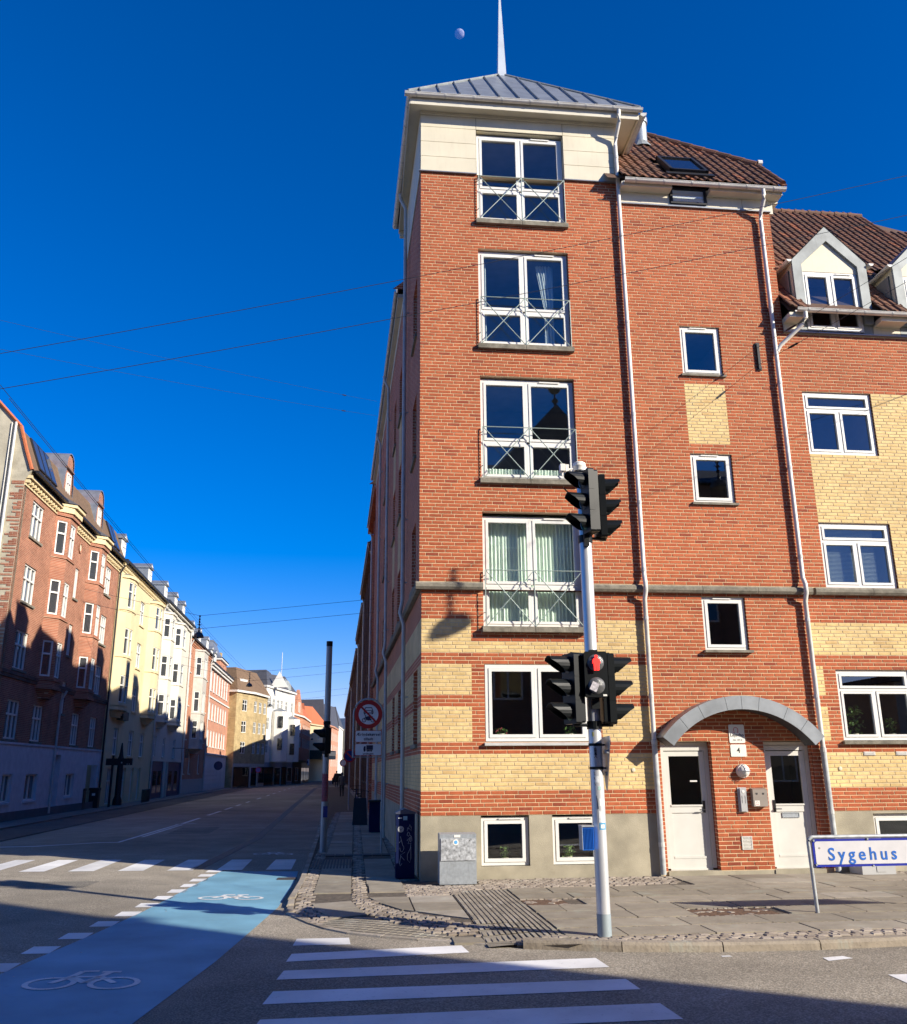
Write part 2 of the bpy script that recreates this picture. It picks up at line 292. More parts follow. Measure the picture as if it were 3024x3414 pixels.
def window(parent, x0, x1, z0, z1, y, sashes, m=None, pane=None, fw=.055, sw=.055, depth=.07, T=None, rm=True, vent=None):
    """outer frame with one mesh per sash and pane; sashes are (x0,x1,z0,z1) in fractions of the frame"""
    m = m or WHITE; pane = pane or PANE
    b = MB(); b.T = T; ring(b, x0, x1, z0, z1, fw, y, y+depth)
    W, H = x1-x0, z1-z0
    xs = sorted({s[0] for s in sashes}-{0}); zs = sorted({s[2] for s in sashes}-{0})
    for s in sashes:
        if s[0] > 0: b.box(x0+s[0]*W-fw*.45, x0+s[0]*W+fw*.45, y+.001, y+depth-.001, z0+s[2]*H+(fw*.4 if s[2] > 0 else fw), z0+s[3]*H-(fw*.4 if s[3] < 1 else fw))
        if s[2] > 0: b.box(x0+s[0]*W+(fw*.45 if s[0] > 0 else fw), x0+s[1]*W-(fw*.45 if s[1] < 1 else fw), y+.002, y+depth-.002, z0+s[2]*H-fw*.4, z0+s[2]*H+fw*.4)
    win = b.build('window', m, parent)
    for i, s in enumerate(sashes):
        a = x0+s[0]*W+(fw*.5 if s[0] > 0 else fw)+.003; c = x0+s[1]*W-(fw*.5 if s[1] < 1 else fw)-.003
        d = z0+s[2]*H+(fw*.45 if s[2] > 0 else fw)+.003; e = z0+s[3]*H-(fw*.45 if s[3] < 1 else fw)-.003
        if sw:
            q = MB(); q.T = T; ring(q, a, c, d, e, sw, y-.012, y+depth*.6); q.build('sash', m, win)
        q = MB(); q.T = T; q.quad((a+sw*.9, y+.03, d+sw*.9), (c-sw*.9, y+.03, d+sw*.9), (c-sw*.9, y+.03, e-sw*.9), (a+sw*.9, y+.03, e-sw*.9)); q.build('pane', pane, win)
    if vent:
        q = MB(); q.T = T; q.box(vent[0], vent[1], y-.03, y-.0125, z1-fw*.75, z1-fw*.3); q.build('vent_strip', m, win)
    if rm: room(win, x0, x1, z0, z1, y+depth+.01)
    return win
# ================================================================ the corner building
ST = R(1.285); DV = Vector((-math.sin(ST), math.cos(ST), 0))
def TS(off=0.): return Matrix.Translation((off, 0, 0)) @ Matrix.Rotation(-math.pi/2+ST, 4, 'Z')   # local x = -distance up the street, y = into the block
RH = .0672
def snap(z): return 1.003+round((z-1.003)/RH)*RH
B = thing('apartment_building', 'red and yellow brick corner apartment building with a pointed zinc tower roof', 'building', (0, 0, 0))
openU = [(1.17, 3.03, snap(12.62), 13.8), (1.17, 3.03, snap(9.79), snap(11.99)), (1.17, 3.03, snap(7.0), snap(9.16)), (1.17, 3.03, 4.88, snap(6.37)),
         (5.28, 6.12, snap(9.34), snap(10.39)), (5.28, 6.12, snap(6.62), snap(7.66)), (7.74, 9.2, snap(7.72), snap(9.09)), (7.74, 9.2, 5.03, snap(6.31)),
         (10.6, 12.06, snap(7.72), snap(9.09)), (10.6, 12.06, 5.03, snap(6.31))]
openL = [(1.17, 3.03, snap(4.2), 4.9), (1.17, 3.03, snap(2.21), snap(3.56)), (5.28, 6.12, snap(3.82), snap(4.82)), (7.74, 9.2, snap(2.19), snap(3.5)), (10.6, 12.06, snap(2.19), snap(3.5)),
         (4.29, 5.22, -.1, snap(2.18)), (6.2, 7.1, -.1, snap(2.18)), (1.07, 1.9, .19, 1.003), (2.3, 3.13, .19, 1.003), (8.11, 9.1, .25, .955)]
def colour(x, z):
    if 4.24 < x < 7.35 and z < 4.9: return 0
    if 4.17 < x < 7.45 and z >= 4.9:
        return 1 if 5.28 < x < 6.12 and snap(7.86) < z < snap(9.12) else 0
    wing = x >= 7.35; qa, qb = (.94, 3.26) if not wing else (7.5, 9.43)
    if z > 4.36:
        return 1 if wing and x > 7.74 and z > 5.0 and z < snap(9.1) else 0
    if z < 1.403 or 2.008 < z < 2.21 or 2.81 < z < 3.016 or 3.554 < z < 3.755: return 0
    if 2.21 <= z <= 3.554 and qa < x < qb: return 0
    if not wing and z > 3.97 and qa < x < qb: return 0
    return 1
BX = [.94, 3.26, 4.17, 4.24, 5.28, 6.12, 7.35, 7.45, 7.5, 7.74, 9.43]
def top_at(x): return 13.70 if x < 4.17 else (13.22 if x < 7.5 else 10.37)
XR = 14.0
full = []; rest = MB(); bond = [0, .25, .75, .5]
mw = MB()
def brick_rows(x0, x1, za, zb, y, holes):
    n0, n1 = math.ceil((za-1.003)/RH-.01), int((zb-1.003)/RH+.01)
    for n in range(n0, n1):
        z = 1.003+n*RH; zm = z+RH/2
        bx = sorted({x0, x1, *[b_ for b_ in BX if x0 < b_ < x1], *[v for h in holes if h[2]-.01 < zm < h[3]+.01 for v in h[:2] if x0 < v < x1]})
        segs = []
        for i in range(len(bx)-1):
            xm = (bx[i]+bx[i+1])/2
            if zm > top_at(xm) or any(h[0] < xm < h[1] and h[2]-.01 < zm < h[3]+.01 for h in holes): segs.append(None); continue
            if z < .99 and not (4.17 < xm < 7.35): segs.append(None); continue
            c = colour(xm, zm)
            if segs and segs[-1] and segs[-1][2] == c: segs[-1][1] = bx[i+1]
            else: segs.append([bx[i], bx[i+1], c])
        off = bond[n % 4]*.238
        for s in segs:
            if not s: continue
            a, e, c = s; ks = [a]; k = math.floor((a-off)/.238)+1
            while off+k*.238 < e-.045:
                if off+k*.238 > a+.045: ks.append(off+k*.238)
                k += 1
            ks.append(e)
            for i in range(len(ks)-1):
                p, q = ks[i], ks[i+1]
                p += .0065 if i > 0 else 0; q -= .0065 if i < len(ks)-2 else 0
                yy = y-rnd.uniform(0, .0015); zz = z+.006+rnd.uniform(-.0012, .0012)
                if z < .3: yy += rnd.uniform(-.004, .004)
                if abs((q-p)-.225) < .001: full.append(((p+q)/2, yy, zz, c))
                else: add_brick(rest, p, q, yy, zz, c)
def add_brick(b, p, q, y, z, c):
    h = .0535; rv = rnd.random(); e = .0035; Y = y+.03
    b.add([(p, Y, z), (q, Y, z), (q, Y, z+h), (p, Y, z+h), (p, y+e, z), (q, y+e, z), (q, y+e, z+h), (p, y+e, z+h), (p+e, y, z+e), (q-e, y, z+e), (q-e, y, z+h-e), (p+e, y, z+h-e)],
          [(0, 1, 5, 4), (1, 2, 6, 5), (2, 3, 7, 6), (3, 0, 4, 7), (4, 5, 9, 8), (5, 6, 10, 9), (6, 7, 11, 10), (7, 4, 8, 11), (8, 9, 10, 11)], c, rv)
YL = .045
brick_rows(0, XR, 5.035, 13.71, 0., openU)
brick_rows(YL, XR, .05, 4.9, YL, openL)
# mortar bed behind the bricks, with the window openings
def mortar(x0, x1, za, zb, y, holes, rv):
    xs = sorted({x0, x1, *[v for v in BX if x0 < v < x1], *[v for h in holes for v in h[:2] if x0 < v < x1]})
    zs = sorted({za, zb, 10.37, 13.22, 1.403, 2.008, 2.21, 2.81, 3.016, 3.554, 3.755, 3.97, 4.36, 1.003, snap(7.86), snap(9.12), *[v for h in holes for v in h[2:4]]}); zs = [z for z in zs if za <= z <= zb]
    for i in range(len(xs)-1):
        for j in range(len(zs)-1):
            cx, cz = (xs[i]+xs[i+1])/2, (zs[j]+zs[j+1])/2
            if cz > top_at(cx) or any(h[0] < cx < h[1] and h[2] < cz < h[3] for h in holes): continue
            if cz < 1.003 and not (4.17 < cx < 7.35): continue
            mw.quad((xs[i], y, zs[j]), (xs[i+1], y, zs[j]), (xs[i+1], y, zs[j+1]), (xs[i], y, zs[j+1]), colour(cx, cz))
    for h in holes:
        if h[2] < .9 and h[0] not in (4.29, 6.2): continue
        a, c, d, e = h; Y = y+.3 if h[0] in (4.29, 6.2) else y+rv
        d = max(d, za); e = min(e, zb)
        mw.quad((a, y, d), (a, Y, d), (a, Y, e), (a, y, e), 2); mw.quad((c, Y, d), (c, y, d), (c, y, e), (c, Y, e), 2)
        mw.quad((a, Y, e), (c, Y, e), (c, y, e), (a, y, e), 2); mw.quad((a, y, d), (c, y, d), (c, Y, d), (a, Y, d), 2)
mortar(0, XR, 4.9, 13.71, .0055, openU, .15); mortar(YL, XR, -.1, 4.9, YL+.0055, openL, .13)
WALL = mw.build('front_wall', [MORT, MORY, REDW], B)
full.sort(key=lambda q: (q[0]-CAM.x)**2+(q[1]-CAM.y)**2+(q[2]-CAM.z)**2)
bm_ = []
for c in (0, 1):
    t = MB(); add_brick(t, -.1125, .1125, 0, 0, 0); t.r = [0.]*len(t.r); bm_.append(t.mesh('brick_block', REDB if c == 0 else YELB))
for q in full[:300]: link('brick', bm_[q[3]], WALL, q[:3])
for q in full[300:]: add_brick(rest, q[0]-.1125, q[0]+.1125, q[1], q[2], q[3])
rest.build('bricks', [REDB, YELB], WALL, kind='stuff')
# rendered plinth with its openings
b = MB(); wall(b, YL, 4.2, -.1, 1.0, [h for h in openL if h[2] == .19], y=YL+.002, reveal=.12); b.build('plinth', CONC, B); b = MB(); wall(b, 7.33, XR, -.1, 1.0, [h for h in openL if h[2] == .25], y=YL+.002, reveal=.12)
b.build('plinth', CONC, B); b = MB(); b.box(5.19, 6.24, YL-.012, YL+.3, -.05, .055); b.build('plinth', CONC, B)
# side walls along the street, the body of the block
BANDS = [(-1, 2), (1.0, 0), (1.403, 1), (2.008, 0), (2.21, 1), (2.81, 0), (3.016, 1), (3.554, 0), (3.755, 1), (4.36, 0)]
sideh = [(-(d+.9), -d, z0, z1) for d in (.75, 5.0, 7.2, 10.6, 12.1) for z0, z1 in ((2.2, 3.55), (5.1, 6.36), (7.72, 9.05), (10.36, 11.7))]
b = MB(); b.T = TS(YL); wall(b, -20.3, -YL, -.1, 4.9, [h for h in sideh if h[3] < 4.9], bands=BANDS, reveal=.16)
b.T = TS(0); wall(b, -20.3, 0, 4.9, 13.2, [h for h in sideh if h[2] > 4.9], bands=[(0, 0)], reveal=.16)
for d0, d1 in ((5.0, 5.9), (7.2, 8.1)):
    b.quad((-d1, -.003, 6.4), (-d0, -.003, 6.4), (-d0, -.003, 7.7), (-d1, -.003, 7.7), 1); b.quad((-d1, -.003, 9.1), (-d0, -.003, 9.1), (-d0, -.003, 10.33), (-d1, -.003, 10.33), 1)
b.T = TS(0); wall(b, -4.6, 0, 13.2, 13.7, (), bands=[(0, 0)])
b.T = None
b.box(.06, 9.6, 9.2, 9.4, 0, 13.5, 0); b.box(4.3, XR, 7.0, 7.2, 0, 10.3, 0); b.quad((XR, .06, 0), (XR, 7, 0), (XR, 7, 10.3), (XR, .06, 10.3), 0)
b.quad((7.5, .01, 10.3), (7.5, 9, 10.3), (7.5, 9, 17), (7.5, .01, 13.3), 0)      # gable wall above the lower wing
b.quad((.2, 20.3, 0), (9.5, 20.3, 0), (9.5, 20.3, 13.5), (.2, 20.3, 13.5), 0)
b.build('side_wall', [REDW, YELW, CONC], B)
b = MB(); b.box(.9, 9.1, 2.3, 20.1, 0, 13.1); b.build('light_block_core', MORT, B); b = MB(); b.box(9.1, XR-.1, 2.3, 6.9, 0, 10.2); b.build('light_block_core', MORT, B); b = MB(); b.box(.5, 4.1, 2.3, 4.5, 13.1, 15.3); b.build('light_block_core', MORT, B)  # unseen solid cores, added to stop sunlight leaking through the hollow building
for h in sideh:
    if h[0] < -13: continue
    win_T = TS(0) if h[2] > 4.9 else TS(YL)
    window(B, h[0]+.01, h[1]-.01, h[2]+.01, h[3]-.01, .09, [(0, 1, 0, 1)], pane=PAND, T=win_T, rm=False)
    b = MB(); b.T = win_T; b.box(h[0]-.03, h[1]+.03, -.05, .1, h[2]-.07, h[2]-.005); b.build('sill', SILL, B)
# string course (stones butted end to end)
def course(x0, x1, T=None, y=-.07):
    n = max(1, round((x1-x0)/1.15)); L = (x1-x0)/n
    for i in range(n):
        b = MB(); b.T = T; a, e = x0+i*L+.004, x0+(i+1)*L-.004
        b.prism([(y, 4.93), (y, 4.985), (y+.03, 5.02), (.06, 5.03), (.06, 4.885), (y+.03, 4.885)], a, e, 'x'); b.build('string_course', SILL, B)
course(-.07, 1.165); course(3.035, 4.14); course(4.2, 7.44); course(7.49, 12.1)
course(-20, -.02, TS(0))
# windows of the front
TL = 11.88-9.83
for zb, zt, nm in ((12.62, 14.75, 5), (9.8, 11.93, 4), (7.02, 9.09, 3), (4.22, 6.31, 2)):
    s = .37
    window(B, 1.18, 3.02, zb+.005, zt, .085 if nm > 2 else .12, [(0, .5, s, 1), (.5, 1, s, 1), (0, .5, 0, s), (.5, 1, 0, s)], fw=.06, sw=.05, vent=(2.35, 2.75), pane=PANE)
    b = MB(); b.box(1.14, 2.093, -.08, .1, zb-.1, zb-.002); b.box(2.1, 3.06, -.082, .1, zb-.1, zb-.003); b.build('sill', SILL, B)
    # light railing with crossed bars
    zr = zb+1.03; b = MB(); r_ = .009; Y = -.055
    b.tube([(1.2, Y, zr), (3.01, Y, zr)], r_, 6)
    for x in (1.2, 2.105, 3.01): b.tube([(x, Y, zb-.005), (x, Y, zr)], r_, 6)
    for x0, x1 in ((1.21, 2.1), (2.11, 3.0)):
        b.tube([(x0, Y, zb), (x1, Y, zr)], r_, 6); b.tube([(x0, Y+.012, zr), (x1, Y+.012, zb)], r_, 6)
    for x in (1.2, 3.01):
        for z in (zb+.25, zr-.1): b.tube([(x, Y, z), (x+(-.03 if x < 2 else .03), .03, z)], .008, 6)
    b.build('railing', RAIL, B)
window(B, 1.18, 3.02, snap(2.21)+.01, snap(3.56)-.01, .05, [(0, .5, 0, 1), (.5, 1, 0, 1)], fw=.06)
b = MB(); b.box(1.15, 3.05, -.03, .12, 2.15, 2.2); b.build('sill', GUTG, B)
for x0, x1 in ((1.08, 1.89), (2.31, 3.12)): window(B, x0, x1, .2, .97, .06+YL, [(0, 1, 0, 1)], fw=.05, vent=(x0+.3, x0+.7), pane=PANE)
window(B, 8.12, 9.09, .26, .94, .06+YL, [(0, 1, 0, 1)], fw=.05)
for z0, z1 in ((9.34, 10.39), (6.62, 7.66), (3.82, 4.82)):
    window(B, 5.29, 6.11, snap(z0)+.01, snap(z1)-.01, .04+(YL if z0 < 5 else 0), [(0, 1, 0, 1)], fw=.05, vent=(5.5, 5.85), pane=PANE)
    b = MB(); b.box(5.24, 6.16, -.05, .1, snap(z0)-.04, snap(z0)+.005); b.build('sill', SILL, B)
for x0 in (7.74, 10.6):
    for z0, z1 in ((7.72, 9.09), (5.04, 6.31), (2.19, 3.5)):
        y = .04+(YL if z0 < 5 else 0); a, e = (snap(z0)+.01 if z0 != 5.04 else 5.04), snap(z1)-.01
        wn = window(B, x0+.01, x0+1.45, a, e, y, [(0, 1, .72, 1), (0, .5, 0, .72), (.5, 1, 0, .72)], fw=.055, sw=.045, rm=True)
        if z0 < 3:
            b = MB(); b.box(x0-.03, x0+1.49, -.03, .12, a-.07, a-.012); b.build('sill', SILL, B)
for x in (8.08, 8.7, 11.0):
    v = MB(); v.box(x, x+.22, YL-.012, YL+.01, 1.955, 2.02)
    for i in range(3): v.box(x+.015, x+.205, YL-.02, YL-.011, 1.965+i*.018, 1.973+i*.018)
    v.build('air_vent', GUTM, B)
# curtains, blinds and plants behind the panes
def drape(x0, x1, z0, z1, y, m, name='curtain', pleat=.035, waist=None, parent=B, n=None, T=None):
    b = MB(); b.T = T; n = n or int((x1-x0)/.012); zs = [z0, (z0+z1)/2, z1]; vs = []
    for z in zs:
        for i in range(n+1):
            t = i/n; x = x0+(x1-x0)*t
            if waist and z < z1: x = x0+(x1-x0)*(t*waist+(1-waist)*(.9 if waist > 0 else 0))
            ph = (x-x0)/pleat; vs.append((x, y+.018*math.sin(ph*math.pi)+.006*math.sin(ph*1.7), z))
    fs = [(j*(n+1)+i, j*(n+1)+i+1, (j+1)*(n+1)+i+1, (j+1)*(n+1)+i) for j in range(2) for i in range(n)]
    b.add(vs, fs); return b.build(name, m, parent, smooth=True)
drape(1.26, 2.98, 4.3, 6.28, .36, CURT); drape(1.24, 1.36, 9.87, 11.8, .27, VOIL, pleat=.03); drape(2.4, 2.78, 9.87, 11.8, .3, VOIL, pleat=.03, waist=.55)
drape(1.26, 2.98, 7.06, 7.3, .24, CURT, 'short_curtain', pleat=.03)
for z0, z1 in ((5.1, 6.25),):
    b = MB(); z = z0
    while z < z1: b.box(7.83, 8.92, .17, .195, z, z+.004); z += .026
    b.build('venetian_blind', VOIL, B, kind=None)
def plant(name, label, x, y, z, wd, h, n, cat='plant', m=None, pot=True, flowers=None):
    t = thing(name, label, cat, (x, y, z)); b = MB(); rr = random.Random(int(x*100)+n)
    for i in range(n):
        a = rr.uniform(0, 6.28); k = rr.random(); rad = wd*.5*k**.6*math.sin(math.pi*min(1, rr.random()*.9+.15)); zz = .06+rr.random()*h
        c = Vector((math.cos(a)*rad, math.sin(a)*rad*.6, zz)); s = rr.uniform(.018, .04)*(wd/.3)**.5
        u = Vector((rr.uniform(-1, 1), rr.uniform(-1, 1), rr.uniform(-.3, 1))).normalized()*s; v = u.cross(Vector((rr.random(), rr.random(), rr.random()))).normalized()*s*.5
        b.add([c-u, c+v, c+u, c-v], [(0, 1, 2, 3)])
    b.build('foliage', m or LEAF, t)
    if pot: p = MB(); p.lathe((0, 0, 0), [(.0, 0), (.05, 0), (.065, .09), (.055, .09)], 12); p.build('pot', CREAM, t)
    if flowers:
        p = MB()
        for i in range(9): p.lathe((rr.uniform(-wd/2, wd/2), rr.uniform(-.05, .02), rr.uniform(.08, .2)), [(0, -.014), (.014, 0), (0, .014)], 6)
        p.build('flowers', flowers, t)
    return t
PINK = mat('pink_petals', (.55, .12, .12), .6); LEAFP = mat('leaf_pale', (.22, .34, .10), .6, var=.4)
plant('houseplant', 'round light green plant in the left basement window', 1.52, .3, .22, .22, .2, 160, m=LEAFP)
plant('houseplant', 'round light green plant in the basement window behind the traffic signal pole', 2.62, .3, .22, .22, .2, 160, m=LEAFP)
plant('houseplant', 'pink flowers on the sill of the black ground floor window, left pane', 1.48, .2, 2.27, .3, .12, 40, flowers=PINK)
plant('houseplant', 'small trailing plant on the window sill below the left signal head', 2.72, .2, 2.27, .28, .14, 50)
plant('houseplant', 'leafy green plant in the ground floor window at the right edge', 8.12, .3, 2.26, .42, .52, 150)
plant('houseplant', 'smaller potted plant in the right-hand pane of the right ground floor window', 8.85, .3, 2.26, .26, .3, 90)
plant('houseplant', 'leafy plant low in the basement window behind the street name sign', 8.35, .28, .27, .4, .18, 70)
# tower cladding panels
def panel(x0, x1, z0, z1, y=-.02, T=None, m=CREAM, dp=.025, name='cladding_panel', par=None):
    b = MB(); b.T = T; g = .005; b.box(x0+g, x1-g, y, y+dp, z0+g, z1-g); return b.build(name, m, par or B)
ZP = [13.72, 14.08, 14.445, 14.81, 15.17]
for i in range(4): panel(-.01, 1.165, ZP[i], ZP[i+1]); panel(3.035, 4.2, ZP[i], ZP[i+1])
panel(1.165, 3.035, 14.81, 15.17)
bb = MB(); bb.box(-.04, 1.17, -.05, .02, 13.695, 13.715); bb.build('drip_flashing', ZINC, B); bb = MB(); bb.box(3.03, 4.2, -.05, .02, 13.695, 13.715); bb.build('drip_flashing', ZINC, B)
b = MB()
for (x0, x1, z0, z1) in ((0, 1.17, 13.7, 15.3), (3.03, 4.2, 13.7, 15.3), (1.17, 3.03, 14.8, 15.3)): b.quad((x0, .004, z0), (x1, .004, z0), (x1, .004, z1), (x0, .004, z1))
for x in (1.17, 3.03): b.quad((x, .003, 13.7), (x, .12, 13.7), (x, .12, 14.8), (x, .003, 14.8), 1)
b.quad((1.17, .003, 14.8), (3.03, .003, 14.8), (3.03, .12, 14.8), (1.17, .12, 14.8), 1)
b.T = TS(0); b.quad((-4.6, .0, 13.7), (0, .0, 13.7), (0, .0, 15.3), (-4.6, .0, 15.3), 0); b.T = None
b.quad((4.2, 0, 13.2), (4.2, 4.6, 13.2), (4.2, 4.6, 15.3), (4.2, 0, 15.3), 1)
b.build('cladding_frame', [DARK, CREAM], B)
for d0, d1 in ((0, 1.1), (1.1, 2.3), (2.3, 3.5), (3.5, 4.6)):
    for i in range(4): panel(-d1, -d0, ZP[i], ZP[i+1], T=TS(0))
# tower eaves: soffit, fascia, gutters
b = MB(); b.box(-.24, 4.62, -.27, 4.45, 15.172, 15.215); b.box(-.25, 4.66, -.30, -.275, 15.12, 15.30, 0); b.box(-.27, -.245, -.29, 4.45, 15.12, 15.30, 0); b.box(4.63, 4.66, -.27, 4.45, 15.12, 15.30); b.box(-.24, .05, 4.36, 4.46, 15.0, 15.2)
b.box(-.02, 4.24, -.06, -.025, 15.1, 15.17)
b.build('eaves', mat('eaves_paint', (.62, .58, .46), .6, var=.06), B)
def gutter(x0, x1, y, z, T=None, m=GUTM, r=.062, step=.6, par=None):
    b = MB(); b.T = T; n = 9; prof = [(y-r*math.cos(math.pi*k/n), z-r*math.sin(math.pi*k/n)) for k in range(n+1)]; inner = [(y-(r-.006)*math.cos(math.pi*k/n), z-(r-.006)*math.sin(math.pi*k/n)) for k in range(n, -1, -1)]
    b.prism(prof+inner, x0, x1, 'x')
    b.tube([(x0, y-r, z), (x1, y-r, z)], .009, 6)
    g = b.build('gutter', m, par or B)
    x = x0+.25
    while x < x1-.1:
        q = MB(); q.T = T; q.prism([(y-(r+.006)*math.cos(math.pi*k/n), z-(r+.006)*math.sin(math.pi*k/n)) for k in range(n+1)], x-.018, x+.018, 'x'); q.build('gutter_bracket', GUTG, g); x += step
    return g
def downpipe(pts, r=.042, m=GUTM, T=None, collars=(), low=None, par=None):
    b = MB(); b.T = T; b.tube(pts, r, 12); p = b.build('downpipe', m, par or B, smooth=True)
    for c in collars:
        q = MB(); q.T = T; q.tube([(c[0], c[1], c[2]-.035), (c[0], c[1], c[2]+.035)], r+.006, 12); q.box(c[0]-.012, c[0]+.012, c[1], .05, c[2]-.012, c[2]+.012); q.build('pipe_collar', GUTG, p, smooth=False)
    return p
gutter(-.37, 4.72, -.365, 15.32); gutter(-4.45, .36, -.27, 15.31, TS(0), r=.055); 
b = MB(); b.prism([(4.70, 15.30), (4.70, 15.24), (4.76, 15.21), (4.83, 15.25), (4.84, 15.31)], -.3, 4.8, 'y'); b.build('gutter', GUTG, B)
PY = -.075
downpipe([(4.2, -.365, 15.27), (4.2, -.365, 15.16), (4.21, -.3, 15.02), (4.18, -.12, 14.78), (4.17, PY, 14.6), (4.17, PY, 5.2), (4.165, -.13, 5.06), (4.165, -.13, 4.9), (4.165, PY+YL, 4.75), (4.165, PY+YL, 2.25)], collars=[(4.17, PY, z) for z in (14.3, 12.4, 10.4, 8.4, 6.6, 5.3)]+[(4.165, PY+YL, z) for z in (4.4, 3.0)])
downpipe([(4.165, PY+YL, 2.25), (4.175, PY+YL, .02)], m=mat('pipe_grey', (.40, .42, .41), .45, var=.2, scale=9, stain=.4), r=.05, collars=[(4.165, PY+YL, 2.2), (4.175, PY+YL, .5)])
downpipe([(7.26, -.31, 13.55), (7.26, -.31, 13.42), (7.27, -.27, 13.34), (7.25, -.1, 13.1), (7.25, PY, 12.95), (7.25, PY, 5.2), (7.26, -.13, 5.06), (7.26, -.13, 4.9), (7.27, PY+YL, 4.75), (7.28, PY+YL, 2.1)], collars=[(7.25, PY, z) for z in (12.6, 10.9, 9.2, 7.4, 5.6)]+[(7.27, PY+YL, z) for z in (4.4, 3.0)])
downpipe([(7.28, PY+YL, 2.1), (7.3, PY+YL, .06), (7.3, PY+YL, .02)], m=bpy.data.materials['pipe_grey'], r=.05, collars=[(7.28, PY+YL, 2.05), (7.29, PY+YL, 1.0)])
for d in (2.9, 9.6, 14.5):
    zt = 15.2 if d < 4 else 13.45
    downpipe([(-d, -.24, zt), (-d, -.22, zt-.15), (-d, -.1, zt-.4), (-d, -.09, 5.2), (-d, -.14, 4.95), (-d, -.06, 4.7), (-d, -.06, .02)], T=TS(0), m=GUTG, collars=[(-d, -.09, z) for z in (12, 9.5, 7, 5.6)]+[(-d, -.06, 3.2), (-d, -.06, 1.4)])
# tower roof of standing-seam zinc
AP = Vector((2.16, 2.3, 18.41)); E4 = [Vector((-.30, -.36, 15.37)), Vector((4.68, -.36, 15.37)), Vector((4.68, 4.6, 15.37)), Vector((-.38, 4.6, 15.37))]
def roof_face(a, c, ap, m, par, pitch=.42, rows=4, seams=True):
    u = (c-a); L = u.length; u.normalize(); mid = ap-a; fx = mid.dot(u); hgt = (mid-u*fx); H = hgt.length; v = hgt.normalized(); nrm = u.cross(v).normalized()
    if nrm.z < 0: nrm = -nrm
    P = lambda x, y, k=0.: a+u*x+v*y+nrm*k
    ymax = lambda x: H*(x/fx if x < fx else (L-x)/(L-fx))
    xs = [0.]; x = pitch*.6
    while x < L-.05: xs.append(x); x += pitch
    xs.append(L)
    for i in range(len(xs)-1):
        xa, xb = xs[i], xs[i+1]; ya, yb = ymax(xa), ymax(xb); yt = max(ya, yb, ymax(fx) if xa < fx < xb else 0); y0 = 0; k = rnd.uniform(.5, 1.0)
        while y0 < yt-.02:
            y1 = min(y0+k, yt); k = .95
            pp = [(xa, y0), (xb, y0), (xb, y1), (xa, y1)]
            for fn in (lambda q: H*q[0]/fx-q[1], lambda q: H*(L-q[0])/(L-fx)-q[1]):
                o_ = []
                for n_ in range(len(pp)):
                    p_, q_ = pp[n_], pp[(n_+1) % len(pp)]; fp, fq = fn(p_), fn(q_)
                    if fp >= 0: o_.append(p_)
                    if (fp >= 0) != (fq >= 0): t_ = fp/(fp-fq); o_.append((p_[0]+(q_[0]-p_[0])*t_, p_[1]+(q_[1]-p_[1])*t_))
                pp = o_
                if not pp: break
            if len(pp) > 2:
                b = MB(); t_ = .004+rnd.uniform(0, .003)
                b.add([P(q[0], q[1], t_) for q in pp]+[P(q[0], q[1], -.01) for q in pp], [tuple(range(len(pp)))]+[(i_, len(pp)+i_, len(pp)+(i_+1) % len(pp), (i_+1) % len(pp)) for i_ in range(len(pp))])
                b.build('roof_panel', m, par)
            y0 = y1
        if seams and i > 0 and ya > .1:
            b = MB(); b.add([P(xa-.012, 0, .0), P(xa+.012, 0, .0), P(xa+.012, ya, .0), P(xa-.012, ya, .0), P(xa-.009, 0, .045), P(xa+.009, 0, .045), P(xa+.009, ya, .045), P(xa-.009, ya, .045)], [(0, 1, 5, 4), (1, 2, 6, 5), (2, 3, 7, 6), (3, 0, 4, 7), (4, 5, 6, 7)])
            b.build('seam', ZINC, par)
b = MB(); b.add(E4+[AP], [(0, 1, 4), (1, 2, 4), (2, 3, 4), (3, 0, 4)])
TR = b.build('tower_roof', ZINC, B)
for i in range(4): roof_face(E4[i], E4[(i+1) % 4], AP, ZINC, TR)
b = MB()
for i in range(4): b.tube([E4[i]+Vector((0, 0, .02)), AP+Vector((0, 0, .02))], .03, 6)
b.build('ridge_cap', ZINL, TR)
b = MB(); s = .105; z0 = 18.3; b.add([(AP.x-s, AP.y-s, z0), (AP.x+s, AP.y-s, z0), (AP.x+s, AP.y+s, z0), (AP.x-s, AP.y+s, z0), (AP.x, AP.y, 21.5)], [(0, 1, 4), (1, 2, 4), (2, 3, 4), (3, 0, 4)]); b.build('spire', SPIRE, TR)
# mid section: cladding strip, eave, gutter, tiled roof with skylight and flue
for x0, x1 in ((4.2, 5.3), (6.12, 6.9), (6.9, 7.5)): panel(x0, x1, 13.235, 13.66, y=-.02)
panel(5.3, 6.12, 13.235, 13.29, y=-.03, m=ZINC, name='flashing')
b = MB(); b.box(4.2, 5.29, -.24, -.0, 13.50, 13.60); b.build('eaves', bpy.data.materials['eaves_paint'], B); b = MB(); b.box(6.13, 7.72, -.24, -.0, 13.50, 13.60); b.box(4.2, 7.6, .02, .3, 13.2, 13.6); b.box(7.5, 7.72, 0, 1.2, 13.45, 13.6); b.build('eaves', bpy.data.materials['eaves_paint'], B)
bb = MB(); bb.box(4.2, 7.52, -.045, .02, 13.205, 13.235); bb.build('drip_flashing', ZINC, B)
gutter(4.24, 7.76, -.31, 13.60)
SL = 1.2; cs = 1/math.hypot(1, SL); sn = SL*cs
